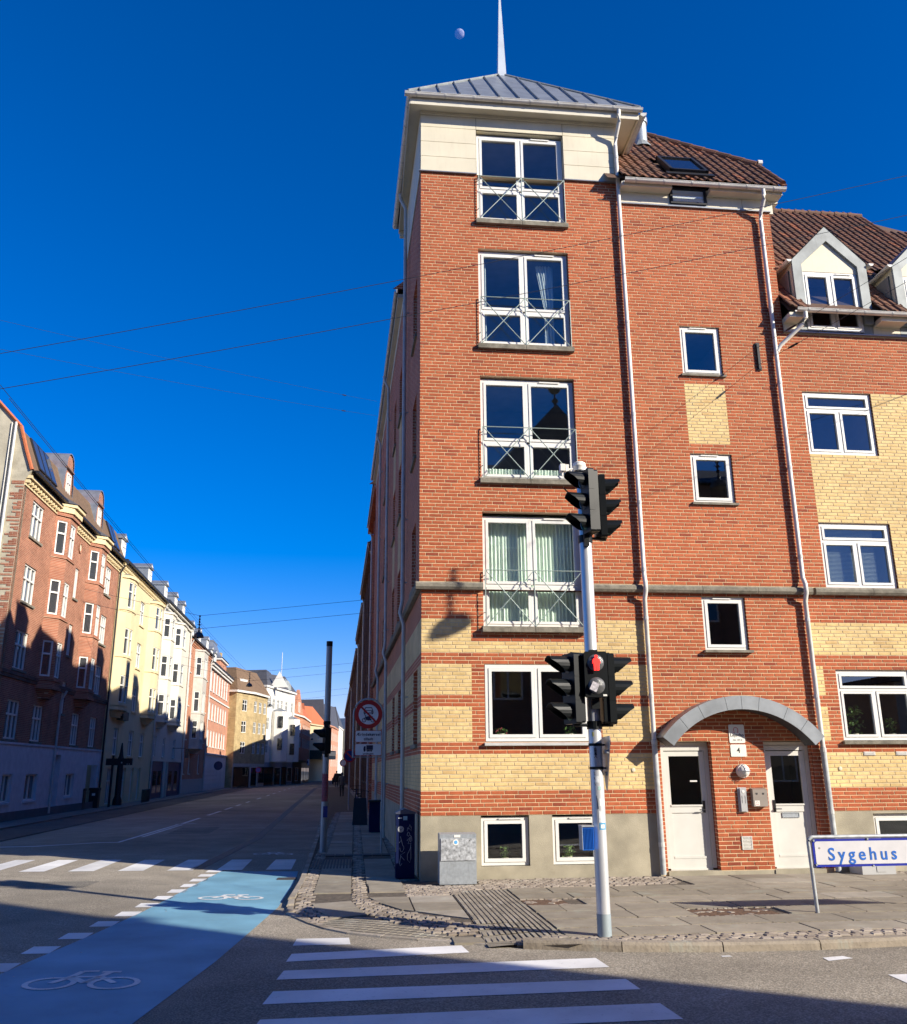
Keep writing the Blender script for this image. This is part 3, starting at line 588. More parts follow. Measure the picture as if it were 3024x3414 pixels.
def tile_mesh(m):
    """one pantile: 0.215 wide, 0.40 long, local x along the eave, y up the slope, z out"""
    b = MB(); pr = [(-.108, .012), (-.09, .03), (-.06, .038), (-.03, .028), (0, .008), (.04, -.004), (.08, -.002), (.108, .012)]; n = len(pr)
    vs = [(x, 0, z+.018) for x, z in pr]+[(x, .39, z) for x, z in pr]+[(x, 0, z-.004) for x, z in pr]
    b.add(vs, [(i, i+1, n+i+1, n+i) for i in range(n-1)]+[(2*n+i, 2*n+i+1, i+1, i) for i in range(n-1)])
    return b.mesh('roof_tile_block', m, smooth=False)
TM = tile_mesh(TILE); TMB = ([tuple(v.co) for v in TM.vertices], [tuple(p.vertices) for p in TM.polygons])
def tiled(par, org, ux, uy, ok, W, H, mm=TILE, limit=0, px=.2, py=.33, tm=None):
    """tiles over a slope; org corner, ux along eave, uy up slope; ok(s,t) keeps a tile"""
    nz = ux.cross(uy).normalized(); M0 = Matrix((ux, uy, nz)).transposed().to_4x4(); pieces = []
    for j in range(int(H/py)+1):
        for i in range(int(W/px)+1):
            s, t = (i+.5)*px, j*py
            if ok(s, t): pieces.append((s, t))
    pieces = [(s, t, org+ux*s+uy*t) for s, t in pieces]; pieces.sort(key=lambda q: (q[2]-CAM).length)
    for k, (s, t, p) in enumerate(pieces[:limit]):
        o = link('roof_tile', tm or TM, par); o.matrix_local = Matrix.Translation(p+nz*rnd.uniform(0, .006)) @ M0 @ Matrix.Rotation(rnd.uniform(-.012, .012), 4, 'Z')
    if len(pieces) > limit:
        b = MB()
        for s, t, p in pieces[limit:]:
            b.T = Matrix.Translation(p) @ M0 @ Matrix.Rotation(rnd.uniform(-.012, .012), 4, 'Z'); b.add(TMB[0], TMB[1], 0, rnd.random())
        b.build('roof_tiles', mm, par, kind='stuff')
def ridge(par, pts, m=TILE, r=.085, L=.36):
    a, e = Vector(pts[0]), Vector(pts[1]); d = (e-a); n = max(1, int(d.length/L)); d = d/n
    for i in range(n):
        b = MB(); p = a+d*i; b.tube([p, p+d*1.08], [r*1.12, r*.95], 10); b.build('ridge_tile', m, par)
ev = Vector((4.2, -.3, 13.68)); uy = Vector((0, cs, sn)); ux = Vector((1, 0, 0))
b = MB(); b.add([(3.9, -.25, 13.66), (7.74, -.25, 13.66), (7.74, .77, 14.93), (5.6, 2.8, 17.3), (3.9, 2.8, 17.3)], [(0, 1, 2, 3, 4)])
b.add([(7.74, .77, 14.9), (5.6, 2.8, 17.3), (3.9, 2.8, 17.3), (3.9, 9, 17.3), (5.6, 9, 17.3), (7.74, 9, 14.9)], [(0, 1, 4, 5), (1, 2, 3, 4)]); b.add([(7.74, -.25, 13.6), (7.74, .77, 14.9), (7.74, 9, 14.9), (7.74, 9, 13.6)], [(0, 1, 2, 3)])
MR = b.build('mid_roof', mat('roof_underlay', (.10, .055, .035), .9), B)
def ok_mid(s, t):
    x, y = 4.2+s, -.3+t*cs; 
    if x > 7.78: return False
    if y > .77: 
        if x > 7.74-(y-.77)*(3.74/3.53)+.1: return False
    if 5.22 < x < 6.18 and -.25 < y < .72: return False
    return y < 2.75
tiled(MR, ev, ux, uy, ok_mid, 3.7, 7.2, limit=150)
ridge(MR, [(7.76, -.25, 13.78), (7.76, .77, 15.0)], r=.06); ridge(MR, [(7.76, .77, 15.0), (5.6, 2.8, 17.4)]); 
b = MB(); b.lathe((7.82, .75, 15.06), [(0, -.05), (.07, -.05), (.07, .05), (0, .05)], 10, axis='x'); b.build('ridge_end_cap', WHITE, MR)
# skylight over the mid window, and the window below the gutter
sk = Matrix.Translation((5.74, .27, 14.42)) @ Matrix.Rotation(math.atan2(sn, cs), 4, 'X')
b = MB(); b.T = sk; hw, hh = .42, .60
for a_, c_, d_, e_ in ((-hw, hw, -hh, -hh+.07), (-hw, hw, hh-.07, hh), (-hw, -hw+.06, -hh, hh), (hw-.06, hw, -hh, hh)): b.box(a_, c_, d_, e_, -.02, .1+.004*(d_ == -hh))
b.box(-hw-.1, hw+.1, -hh-.16, -hh, -.02, .045)
SKY_ = b.build('skylight', DARK, B); b = MB(); b.T = sk; b.quad((-hw+.05, -hh+.06, .07), (hw-.05, -hh+.06, .07), (hw-.05, hh-.06, .07), (-hw+.05, hh-.06, .07)); b.build('pane', PAND, SKY_)
b = MB(); ring(b, 5.31, 6.10, 13.27, 13.66, .05, -.06, .02); wn = b.build('window', DARK, B); b = MB(); b.quad((5.35, -.03, 13.31), (6.06, -.03, 13.31), (6.06, -.03, 13.62), (5.35, -.03, 13.62)); b.build('pane', glass('bright_pane', False, (.60, .66, .64)), wn)
# flue on the roof
b = MB(); b.lathe((5.47, 1.9, 16.2), [(.16, -.3), (.16, .66), (.19, .66), (.19, .80), (0, .80)], 20); fl = b.build('flue', GALV, B, smooth=True)
b = MB(); b.lathe((5.47, 1.9, 16.25), [(.30, -.16), (.2, .0), (.17, .06)], 14); b.build('flashing', ZINL, fl)
# right wing: tiled roof, dormers, gutter
W0 = Vector((7.5, -.36, 10.76))
b = MB(); b.add([(7.5, -.3, 10.72), (XR+.3, -.3, 10.72), (XR+.3, 3.2, 14.9), (12.5, 4.36, 16.3), (7.5, 4.36, 16.3)], [(0, 1, 2, 3, 4)]); b.add([(7.5, 4.36, 16.3), (12.5, 4.36, 16.3), (XR, 8, 11), (7.5, 8, 11)], [(0, 1, 2, 3)])
b.add([(12.5, 4.36, 16.3), (XR+.3, 3.2, 14.9), (XR+.3, 8, 11)], [(0, 1, 2)])
WR = b.build('wing_roof', bpy.data.materials['roof_underlay'], B)
DX = [7.82, 10.06, 12.3]
def ok_w(s, t):
    x, y = 7.5+s, -.36+t*cs
    for dx in DX:
        zc = 10.72+(y+.36)*SL; half = .82 if zc < 12.0 else max(0, .82-(zc-12.0)*1.0)
        if abs(x-(dx+.82)) < half and zc < 12.75: return False
    if x > 12.4 and y > 3.3: return False
    return y < 4.36 and x < XR
tiled(WR, W0, ux, uy, ok_w, 6.6, 7.4, limit=150)
ridge(WR, [(7.5, 4.36, 16.42), (12.5, 4.36, 16.42)]); ridge(WR, [(12.45, .6, 11.95), (12.5, 4.36, 16.4)], r=.05)
gutter(7.62, XR, -.40, 10.70)
b = MB(); 
for x0, x1 in ((7.5, 7.8), (9.48, 10.04), (11.72, 12.28), (13.96, XR)): b = MB(); b.box(x0, x1, -.33, 0, 10.56, 10.66); b.build('eaves', bpy.data.materials['eaves_paint'], B)
for x0, x1, mm in ((7.5, 7.82, CREAM), (7.82, 8.02, ZINL), (9.24, 9.46, ZINL), (9.46, 10.06, CREAM), (10.06, 10.26, ZINL), (11.48, 11.7, ZINL), (11.7, 12.3, CREAM), (12.3, XR, CREAM)): panel(x0, x1, 10.385, 10.6, y=-.03, m=mm)
bb = MB(); bb.box(7.5, XR, -.06, .02, 10.365, 10.385); bb.build('drip_flashing', ZINC, B)
downpipe([(7.8, -.40, 10.64), (7.8, -.40, 10.5), (7.74, -.34, 10.38), (7.35, -.1, 10.02), (7.27, -.08, 9.88)])
def dormer(x0, T=None, par=B, detail=True):
    b = MB(); b.T = T; W = 1.64; z0, zs, za = 10.39, 12.03, 12.87; xm = x0+W/2; f = .2
    out = [(x0, 10.6), (x0+W, 10.6), (x0+W, zs), (xm, za), (x0, zs)]
    # zinc band around the front, in mitred pieces
    inn = [(x0+f, 10.6), (x0+W-f, 10.6), (x0+W-f, zs-.09), (xm, za-.34), (x0+f, zs-.09)]
    for i in (1, 2, 3, 4):
        j = (i+1) % 5
        if i == 4: j = 0
        q = MB(); q.T = T; o1, o2, i1, i2 = out[i], out[j], inn[i], inn[j]; q.prism([o1, o2, i2, i1], -.1, -.02, 'y'); q.build('dormer_band', ZINL, par)
    b.prism([(x0+f, 11.80), (x0+W-f, 11.80), (x0+W-f, zs-.09), (xm, za-.34), (x0+f, zs-.09)], -.045, 0, 'y', 0)
    y1 = (zs-10.72)/SL-.3; ya = (za-10.72)/SL-.3
    for x in (x0-.005, x0+W-.025): b.prism([(-.05, 10.6), (-.05, zs-.02), (y1+.1, zs-.02), (-.2, 10.72)][:3], x, x+.03, 'x', 0)
    for s_ in (0, 1):
        x = x0-.04 if s_ == 0 else x0+W+.04
        b.add([(x, -.11, zs-.02), (xm, -.11, za+.02), (xm, ya+.2, za+.02), (x, y1+.1, zs-.02)], [(0, 1, 2, 3)], 1)
    d = b.build('dormer', [CREAM, ZINC], par)
    for x, sg in ((x0-.09, 1), (x0+W+.09, -1)):
        q = MB(); q.T = T; n = 8; q.prism([(x-.055*math.cos(math.pi*k/n), zs-.03-.055*math.sin(math.pi*k/n)) for k in range(n+1)], -.16, y1, 'y'); q.build('gutter', GUTM, d)
    window(par, x0+f+.01, x0+W-f-.01, z0+.04, 11.79, -.04, [(0, .5, 0, 1), (.5, 1, 0, 1)], fw=.06, sw=.05, pane=PANW, T=T, rm=True if T is None else False, vent=(x0+.95, x0+1.3) if T is None else None)
for x0 in DX: dormer(x0)
# roof along the street side
b = MB(); b.T = TS(0)
b.add([(-4.6, -.16, 13.66), (-20.3, -.16, 13.66), (-20.3, 4.3, 17.4), (-4.0, 4.3, 17.4)], [(0, 1, 2, 3)], 0); b.add([(-20.3, 4.3, 17.4), (-4.0, 4.3, 17.4), (-4.0, 9.3, 13.5), (-20.3, 9.3, 13.5)], [(0, 1, 2, 3)], 0)
b.add([(-4.0, 4.3, 17.4), (-4.0, 9.3, 13.5), (-4.0, 4.3, 13.5)], [(0, 1, 2)], 0); b.add([(-20.3, -.3, 13.4), (-20.3, 4.3, 17.4), (-20.3, 9.3, 13.4)], [(0, 1, 2)], 1); b.add([(-4.6, -.3, 13.6), (-4.3, 4.3, 17.4), (-4.3, 4.3, 13.6)], [(0, 1, 2)], 1)
b.build('street_roof', [bpy.data.materials['roof_underlay'], REDW], B)
gutter(-20.3, -4.7, -.19, 13.60, TS(0), step=1.0, m=GUTG, r=.05)
b = MB(); b.T = TS(0); b.box(-20.3, -4.7, -.15, 0, 13.42, 13.52); b.box(-20.3, -4.7, -.02, .03, 13.18, 13.45); b.build('eaves', bpy.data.materials['eaves_paint'], B)
for d in (7.6, 11.2, 14.6): dormer(-d-1.64, T=TS(.12) @ Matrix.Translation((0, 0, 2.95)))
for d, hh_ in ((6.5, 18.5), (13, 18.5), (18.6, 18.4)):
    b = MB(); b.T = TS(0); b.box(-d-.45, -d+.45, 3.9, 4.7, 16.5, hh_); b.box(-d-.5, -d+.5, 3.85, 4.75, hh_, hh_+.1); b.build('chimney', REDW, B)
# entrance: canopy, doors, fittings
R1, R0, CX, CZ = 1.87, 1.65, 5.69, 1.10; th0 = math.radians(40)
CN = None; b = MB(); n = 28
arc = lambda r, t: (CX+r*math.cos(t), CZ+r*math.sin(t))
t0, t1 = math.radians(38.5), math.radians(141.5)
prof = [arc(R1-.004, t0+(t1-t0)*i/n) for i in range(n+1)]+[arc(R0+.004, t1-(t1-t0)*i/n) for i in range(n+1)]
b.prism(prof, -.345, YL, 'y'); CN = b.build('canopy', mat('canopy_dark', (.05, .052, .055), .6), B)
segs = [0, .135, .255, .41, .50, .60, .76, .88, 1.0]
for i in range(8):
    a_, e_ = t1-(t1-t0)*segs[i], t1-(t1-t0)*segs[i+1]; m_ = 5; g = .002
    pts = [arc(R1+.003, a_-g+(e_-a_+2*g)*k/m_) for k in range(m_+1)]+[arc(R0-.003, e_+g+(a_-e_-2*g)*k/m_) for k in range(m_+1)]
    b = MB(); b.prism(pts, -.365, -.345, 'y'); pts2 = [arc(R1+.012, a_-g+(e_-a_+2*g)*k/m_) for k in range(m_+1)]+[arc(R1+.003, e_+g+(a_-e_-2*g)*k/m_) for k in range(m_+1)]; b.prism(pts2, -.365, YL, 'y'); b.build('zinc_panel', ZINC, CN)
def door(x0, x1, hx, slot=False):
    y = .13+YL; z0, z1 = .09, 2.13; b = MB(); fw = .075
    b.box(x0, x0+fw, y, y+.08, z0, z1); b.box(x1-fw, x1, y, y+.08, z0, z1); b.box(x0+fw, x1-fw, y, y+.08, z1-fw, z1); b.box(x0+fw, x1-fw, y, y+.08, z0-.03, z0)
    b.box(x0, x1, y+.02, y+.06, z1, 2.2)
    d = b.build('door', DOORW, B); a, e = x0+fw+.005, x1-fw-.005
    q = MB(); zg0, zg1 = 1.13, 2.0; s = .085; yy = y+.012
    q.box(a, a+s, yy, yy+.05, z0, zg1+.04); q.box(e-s, e, yy, yy+.05, z0, zg1+.04); q.box(a+s, e-s, yy, yy+.05, zg1-.04, zg1+.04); q.box(a+s, e-s, yy, yy+.05, 1.0, 1.12); q.box(a+s, e-s, yy, yy+.05, z0, .25)
    q.box(a+s, e-s, yy+.014, yy+.045, .25, 1.0); q.box(a+s-.01, e-s+.01, yy-.012, yy+.01, 1.105, 1.135); q.box(a+s-.01, e-s+.01, yy-.006, yy+.01, .25, .285)
    q.build('door_leaf', DOORW, d)
    q = MB(); q.quad((a+s, yy+.03, 1.12), (e-s, yy+.03, 1.12), (e-s, yy+.03, zg1-.04), (a+s, yy+.03, zg1-.04)); q.build('pane', PANE, d)
    q = MB(); q.box(hx-.022, hx+.022, yy-.014, yy, 1.0, 1.2); q.tube([(hx, yy-.01, 1.05), (hx, yy-.06, 1.05), (hx+(.1 if hx < x0+.4 else -.1), yy-.06, 1.05)], .009, 8); q.build('door_handle', mat('dark_handle', (.06, .06, .06), .3, metal=.8), d)
    if slot: q = MB(); q.box(a+.2, e-.2, yy+.005, yy+.02, .90, .985); ring(q, a+.2, e-.2, .90, .985, .012, yy-.002, yy+.006); q.build('letter_slot', GALV, d)
    q = MB(); q.box(x0-.02, x1+.02, YL-.03, y+.3, -.05, z0-.03); q.build('door_step', CONC, d)
    room(d, x0, x1, z0, z1, y+.09, 1.2, mat('hall_olive', (.16, .15, .07), .9))
door(4.31, 5.21, 5.06); door(6.21, 7.09, 6.36, True)
q = MB(); q.box(4.85, 4.98, .16+YL, .166+YL, 1.52, 1.545); q.build('door_sticker', WHITE, B)
WS = mat('enamel_white', (.78, .76, .68), .35, var=.03); INK = mat('sign_ink', (.03, .03, .03), .6); GREY = mat('sign_grey', (.35, .34, .32), .6); REDI = mat('sign_red', (.55, .03, .04), .5)
def plate(x0, x1, z0, z1, y, m, name, par, r=.02, th=.006):
    pts = []
    for cx, cz, a0 in ((x1-r, z0+r, -90), (x1-r, z1-r, 0), (x0+r, z1-r, 90), (x0+r, z0+r, 180)):
        for k in range(5): t = math.radians(a0+k*22.5); pts.append((cx+r*math.cos(t), cz+r*math.sin(t)))
    b = MB(); b.prism(pts, y-th, y, 'y'); return b.build(name, m, par)
Y0 = YL-.004
s1 = plate(5.575, 5.865, 2.18, 2.50, Y0, WS, 'name_plate', B)
put_text('Lejerbo', .078, (5.722, Y0-.0075, 2.318), INK, s1, spacing=1.05, bold=.001); put_text('Afd. 489-0', .042, (5.725, Y0-.0075, 2.232), GREY, s1)
q = MB(); a = [(5.705+.042*math.cos(math.radians(t)), 2.405+.045*math.sin(math.radians(t))) for t in range(-35, 216, 18)]
q.tube([(p[0], Y0-.009, p[1]) for p in a], .005, 5)
for x in (5.67, 5.738): q.box(x-.014, x+.014, Y0-.0095, Y0-.006, 2.362, 2.374)
q.build('arch_emblem', REDI, s1)
s2 = plate(5.58, 5.87, 1.945, 2.155, Y0, WS, 'number_plate', B); put_text('4', .135, (5.725, Y0-.0075, 2.05), INK, s2, bold=.0005)
lm = MB(); lm.lathe((5.765, YL, 1.70), [(.122, .0), (.122, -.03), (.112, -.06), (.10, -.06), (.085, -.10), (.045, -.13), (0, -.138)], 24, axis='y'); L_ = lm.build('wall_lamp', mat('lamp_white', (.72, .69, .62), .35), B, smooth=True)
q = MB(); q.tube([(5.765+.0*t, YL-.062-.086*math.sin(math.radians(t)), 1.70+.118*math.cos(math.radians(t))) for t in range(0, 181, 12)], .006, 6); q.tube([(5.765+.118*math.cos(math.radians(t)), YL-.062-.086*math.sin(math.radians(t)), 1.70) for t in range(0, 181, 12)], .006, 6); q.build('lamp_cage', GALV, L_)
ic = MB(); ic.box(5.635, 5.80, YL-.01, YL, 1.01, 1.42); ic.box(5.665, 5.775, YL-.055, YL-.01, 1.02, 1.41); I_ = ic.build('intercom', mat('brushed_steel', (.62, .62, .6), .35, metal=.5), B)
q = MB()
for i in range(6):
    for x in (5.692, 5.748): q.box(x-.006, x+.006, YL-.06, YL-.055, 1.27-i*.022, 1.28-i*.022)
q.build('bell_button', INK, I_)
q = MB(); q.lathe((5.72, YL-.055, 1.35), [(.026, 0), (.022, -.006), (0, -.006)], 14, axis='y'); q.build('speaker_grille', WS, I_)
lb = MB(); lb.prism([(YL, 1.41), (YL-.10, 1.385), (YL-.10, 1.10), (YL, 1.10)], 5.875, 6.14, 'x'); K_ = lb.build('letter_box', mat('taupe_box', (.30, .26, .22), .45, metal=.3), B)
q = MB()
for x in (5.945, 6.065): q.prism([(x-.02, 1.33), (x+.02, 1.33), (x+.013, 1.30), (x-.013, 1.30)], YL-.104, YL-.1, 'y')
q.build('key_hole', INK, K_)
q = MB(); q.box(5.90, 5.985, YL-.103, YL-.1005, 1.115, 1.20); st_ = q.build('label_sticker', WS, K_); q = MB(); q.tube([(5.942+.018*math.cos(math.radians(t)), YL-.1045, 1.165+.018*math.sin(math.radians(t))) for t in range(-30, 211, 24)], .002, 4); q.box(5.915, 5.97, YL-.1045, YL-.103, 1.135, 1.142); q.build('printed_mark', REDI, K_)
gr = MB(); ring(gr, 5.635, 5.825, .39, .61, .014, YL-.014, YL)
for i in range(8): gr.prism([(YL-.012, .412+i*.023), (YL-.002, .418+i*.023), (YL-.002, .425+i*.023), (YL-.014, .418+i*.023)], 5.648, 5.812, 'x')
gr.box(5.649, 5.811, YL-.002, YL, .404, .596); gr.build('air_vent', GUTM, B)
for x in (3.78, 7.6): q = MB(); q.lathe((x, YL, 1.73), [(.038, 0), (.032, -.014), (0, -.018)], 14, axis='y'); q.build('wall_button', CREAM, B, smooth=True)
q = MB(); q.box(7.52, 8.12, -.42, .0, 0, .16); q.box(7.78, 7.95, -.428, -.42, .04, .13); q.build('base_box', mat('grey_box', (.42, .42, .40), .6, var=.1), B)
# steel plate with wire anchors on the facade
q = MB(); q.box(6.865, 6.915, -.05, -.0, 9.5, 10.06); q.box(6.85, 6.93, -.035, -.002, 9.48, 9.56); q.box(6.85, 6.93, -.035, -.002, 10.0, 10.09); q.build('wire_anchor', DARK, B)
# ================================================================ ground, road and paving
def asphalt(name, base, agg):
    m, t, b = _bsdf(name); ge = N(t, 'ShaderNodeNewGeometry')
    def noise(sc_, d=3, r=.5):
        n = N(t, 'ShaderNodeTexNoise'); n.inputs['Scale'].default_value = sc_; n.inputs['Detail'].default_value = d; n.inputs['Roughness'].default_value = r; t.links.new(ge.outputs['Position'], n.inputs['Vector']); return n
    n1, n2, n3 = noise(60, 3, .6), noise(1.1, 6, .6), noise(.16, 3)
    r1 = N(t, 'ShaderNodeValToRGB'); e = r1.color_ramp.elements; e[0].position = .38; e[1].position = .66; e[0].color = (*[c*.7 for c in base], 1); e[1].color = (*agg, 1); x = e.new(.5); x.color = (*base, 1)
    t.links.new(n1.outputs[0], r1.inputs[0])
    m1 = N(t, 'ShaderNodeMapRange'); m1.inputs[1].default_value = .3; m1.inputs[2].default_value = .7; m1.inputs[3].default_value = .80; m1.inputs[4].default_value = 1.18; t.links.new(n2.outputs[0], m1.inputs[0])
    m3 = N(t, 'ShaderNodeMapRange'); m3.inputs[1].default_value = .35; m3.inputs[2].default_value = .65; m3.inputs[3].default_value = .76; m3.inputs[4].default_value = 1.2; t.links.new(n3.outputs[0], m3.inputs[0])
    mu = N(t, 'ShaderNodeMath', operation='MULTIPLY'); t.links.new(m1.outputs[0], mu.inputs[0]); t.links.new(m3.outputs[0], mu.inputs[1])
    s = N(t, 'ShaderNodeVectorMath', operation='SCALE'); t.links.new(r1.outputs[0], s.inputs[0]); t.links.new(mu.outputs[0], s.inputs[3]); t.links.new(s.outputs[0], b.inputs['Base Color'])
    b.inputs['Roughness'].default_value = .92; b.inputs['Specular IOR Level'].default_value = .2
    bp = N(t, 'ShaderNodeBump'); bp.inputs['Strength'].default_value = .8; bp.inputs['Distance'].default_value = .008; t.links.new(n1.outputs[0], bp.inputs['Height']); t.links.new(bp.outputs[0], b.inputs['Normal'])
    return m
def paint(name, col, wear=.35, wsc=18):
    m, t, b = _bsdf(name); ge = N(t, 'ShaderNodeNewGeometry')
    n = N(t, 'ShaderNodeTexNoise'); n.inputs['Scale'].default_value = wsc; n.inputs['Detail'].default_value = 6; n.inputs['Roughness'].default_value = .75; t.links.new(ge.outputs['Position'], n.inputs['Vector'])
    n2 = N(t, 'ShaderNodeTexNoise'); n2.inputs['Scale'].default_value = 1.2; n2.inputs['Detail'].default_value = 5; t.links.new(ge.outputs['Position'], n2.inputs['Vector'])
    r = N(t, 'ShaderNodeMapRange'); r.inputs[1].default_value = .58; r.inputs[2].default_value = .72; r.inputs[4].default_value = wear; t.links.new(n.outputs[0], r.inputs[0])
    mm = N(t, 'ShaderNodeMix', data_type='RGBA'); mm.inputs[6].default_value = (*col, 1); mm.inputs[7].default_value = (.11, .105, .095, 1); t.links.new(r.outputs[0], mm.inputs[0])
    r2 = N(t, 'ShaderNodeMapRange'); r2.inputs[1].default_value = .3; r2.inputs[2].default_value = .7; r2.inputs[3].default_value = .74; r2.inputs[4].default_value = 1.1; t.links.new(n2.outputs[0], r2.inputs[0])
    s = N(t, 'ShaderNodeVectorMath', operation='SCALE'); t.links.new(mm.outputs[2], s.inputs[0]); t.links.new(r2.outputs[0], s.inputs[3]); t.links.new(s.outputs[0], b.inputs['Base Color']); b.inputs['Roughness'].default_value = .8
    bp = N(t, 'ShaderNodeBump'); bp.inputs['Strength'].default_value = .4; bp.inputs['Distance'].default_value = .005; t.links.new(n.outputs[0], bp.inputs['Height']); t.links.new(bp.outputs[0], b.inputs['Normal'])
    return m
ASPH = asphalt('asphalt', (.265, .232, .178), (.44, .39, .31)); WPAINT = paint('road_paint_white', (.74, .73, .70), .45); BPAINT = paint('road_paint_blue', (.165, .36, .47), .22, 9)
KERBM = piece_mat('granite_kerb', (.24, .20, .15), (.40, .35, .28), rough=.9, bump=1.2, bscale=25, spots=.5); SLABM = piece_mat('paving_slab', (.235, .205, .155), (.315, .275, .21), (.34, .305, .245), rough=.88, nscale=3.5, bump=.35, bscale=30)
COBM = piece_mat('granite_sett', (.22, .18, .14), (.37, .315, .25), rough=.85, bump=.9, bscale=22, spots=.4); SOIL = mat('soil_joint', (.10, .08, .058), 1, var=.4, scale=14, bump=1, bscale=60); PATCH = mat('brown_patch', (.12, .065, .035), 1, var=.5, scale=30, bump=1, bscale=70)
def rz(x, y=0.):
    k = -.09+.02*(max(0, min(5.4, -2.2-x)))
    if x < -7.6: k -= .02*min(3.0, -7.6-x)
    return k
def rp(x, y, z0=-.12):
    """a point read off the photo on the level z0 moved along its sight line onto the cambered road"""
    p = Vector((x, y, z0)); q = p
    for _ in range(6):
        t = (CAM.z-rz(q.x, q.y))/(CAM.z-z0); q = CAM+(p-CAM)*t
    return (q.x, q.y)
xs = [-300, -60, -14, -10.6, -7.6, -4.9, -2.2, 0, 60, 300]; ys = [-300, -40, -12, 0, 12, 40, 120, 260, 400]
b = MB(); n = len(xs)
for y in ys:
    for x in xs: b.v.append((x, y, rz(x)))
for j in range(len(ys)-1):
    for i in range(n-1): b.f.append((j*n+i, j*n+i+1, (j+1)*n+i+1, (j+1)*n+i)); b.m.append(0); b.r.append(0)
ROAD = b.build('road', ASPH, None, kind='structure')
b = MB(); b.quad((-3000, -3000, -.6), (3000, -3000, -.6), (3000, 4000, -.6), (-3000, 4000, -.6)); b.build('ground', mat('earth', (.10, .09, .07), 1), None, kind='structure')
def drape(poly, off):
    """flat marking laid over the cambered road"""
    bm = bmesh.new(); vs = [bm.verts.new((p[0], p[1], 0)) for p in poly]; bm.faces.new(vs)
    for cx in (-2.2, -7.6, -10.6, -4.9):
        g = bm.verts[:]+bm.edges[:]+bm.faces[:]; bmesh.ops.bisect_plane(bm, geom=g, plane_co=(cx, 0, 0), plane_no=(1, 0, 0))
    for v in bm.verts: v.co.z = rz(v.co.x)+off
    bmesh.ops.recalc_face_normals(bm, faces=bm.faces)
    for f in bm.faces:
        if f.normal.z < 0: f.normal_flip()
    return bm
def marking(name, poly, m=WPAINT, off=.004, parent=None, raw=False, **kw):
    pl = poly if raw else [rp(*p) for p in poly]; bm = drape(pl, off); me = bpy.data.meshes.new(name); bm.to_mesh(me); bm.free(); me.materials.append(m)
    return link(name, me, parent if parent else ROAD, **kw)
# near zebra crossing
for p in ([(-1.72, -4.80), (-1.08, -4.82), (-1.10, -4.40), (-1.70, -4.38)], [(-1.73, -5.68), (.18, -5.46), (.14, -5.05), (-1.70, -5.27)], [(-1.76, -6.49), (1.45, -6.38), (1.43, -5.93), (-1.72, -6.10)],
          [(-1.80, -7.40), (1.47, -7.31), (1.46, -6.90), (-1.75, -6.95)], [(-1.82, -8.35), (1.50, -8.30), (1.48, -7.80), (-1.77, -7.88)], [(-1.84, -9.3), (1.5, -9.3), (1.5, -8.85), (-1.8, -8.85)]): marking('crossing_stripe', p)
for i in range(9):
    x = -2.53-i*.965; yn = 3.32+i*.088; yf = 5.42+i*.15
    marking('crossing_stripe', [(x-.25, yn+.02), (x+.25, yn-.02), (x+.22, yf-.03), (x-.23, yf+.03)])
# blue cycle lane with its dashes and bicycle signs
marking('cycle_lane', [(-3.62, 3.15), (-3.66, 2.58), (-3.96, -1.91), (-4.14, -3.63), (-4.37, -5.35), (-4.9, -9.5), (-3.1, -10), (-2.74, -7.86), (-2.45, -5.58), (-2.36, -4.59), (-2.12, -1.83), (-2.08, 1.11), (-2.12, 2.95)], BPAINT)
for x, y in ((-3.76, 3.24), (-3.79, 2.52), (-3.81, 1.77), (-3.83, .99), (-3.90, .26), (-3.96, -.54), (-4.04, -1.31), (-4.12, -2.13), (-4.22, -2.95), (-4.33, -3.81), (-4.45, -4.66), (-4.57, -5.56), (-4.7, -6.4), (-4.84, -7.3)):
    k = .14+(.0 if y > -3 else .01); marking('lane_dash', [(x-k, y-.2), (x+k, y-.22), (x+k, y+.2), (x-k, y+.22)])
for p in ([(3.70, -6.40), (4.01, -6.31), (3.96, -6.19), (3.72, -6.24)], [(2.73, -6.06), (2.84, -6.06), (2.83, -6.0), (2.74, -6.0)], [(3.9, -7.45), (5.2, -7.6), (5.2, -7.1), (3.93, -7.06)]): marking('lane_dash', p)
def bike_mark(cx, cy, w, h, m=WPAINT):
    """painted bicycle, wheels along x, w wide and h deep"""
    b = MB(); S = lambda u, v: (cx+u*w, cy+v*h)
    def strip(pts, th):
        for i in range(len(pts)-1):
            a, e = Vector(pts[i]), Vector(pts[i+1]); d = (e-a); 
            if d.length < 1e-6: continue
            nrm = Vector((-d.y, d.x)).normalized()*th/2
            q = [a-nrm, e-nrm, e+nrm, a+nrm]; b.quad(*[(p.x, p.y, rz(p.x)+.0085) for p in q])
    th = w*.055
    for sx in (-.29, .29):
        strip([S(sx+.21*math.cos(t*math.pi/9), -.22+.27*math.sin(t*math.pi/9)) for t in range(19)], th)
    strip([S(-.29, -.22), S(-.17, .1), S(.1, .1), S(.29, -.22)], th*1.2); strip([S(-.17, .1), S(.02, -.2), S(.14, .32)], th*1.3); strip([S(.02, -.2), S(.1, .1)], th)
    strip([S(.06, .35), S(.24, .35)], th*1.3); strip([S(-.17, .1), S(-.13, .38), S(.02, .4)], th*1.2)
    return b.build('bicycle_symbol', m, ROAD)
for (x, y, w, h) in ((-3.53, -6.22, .96, .82), (-2.92, -.62, .92, .62), (-2.93, 6.95, .86, .8)): c = rp(x, y); bike_mark(c[0], c[1], w, h)
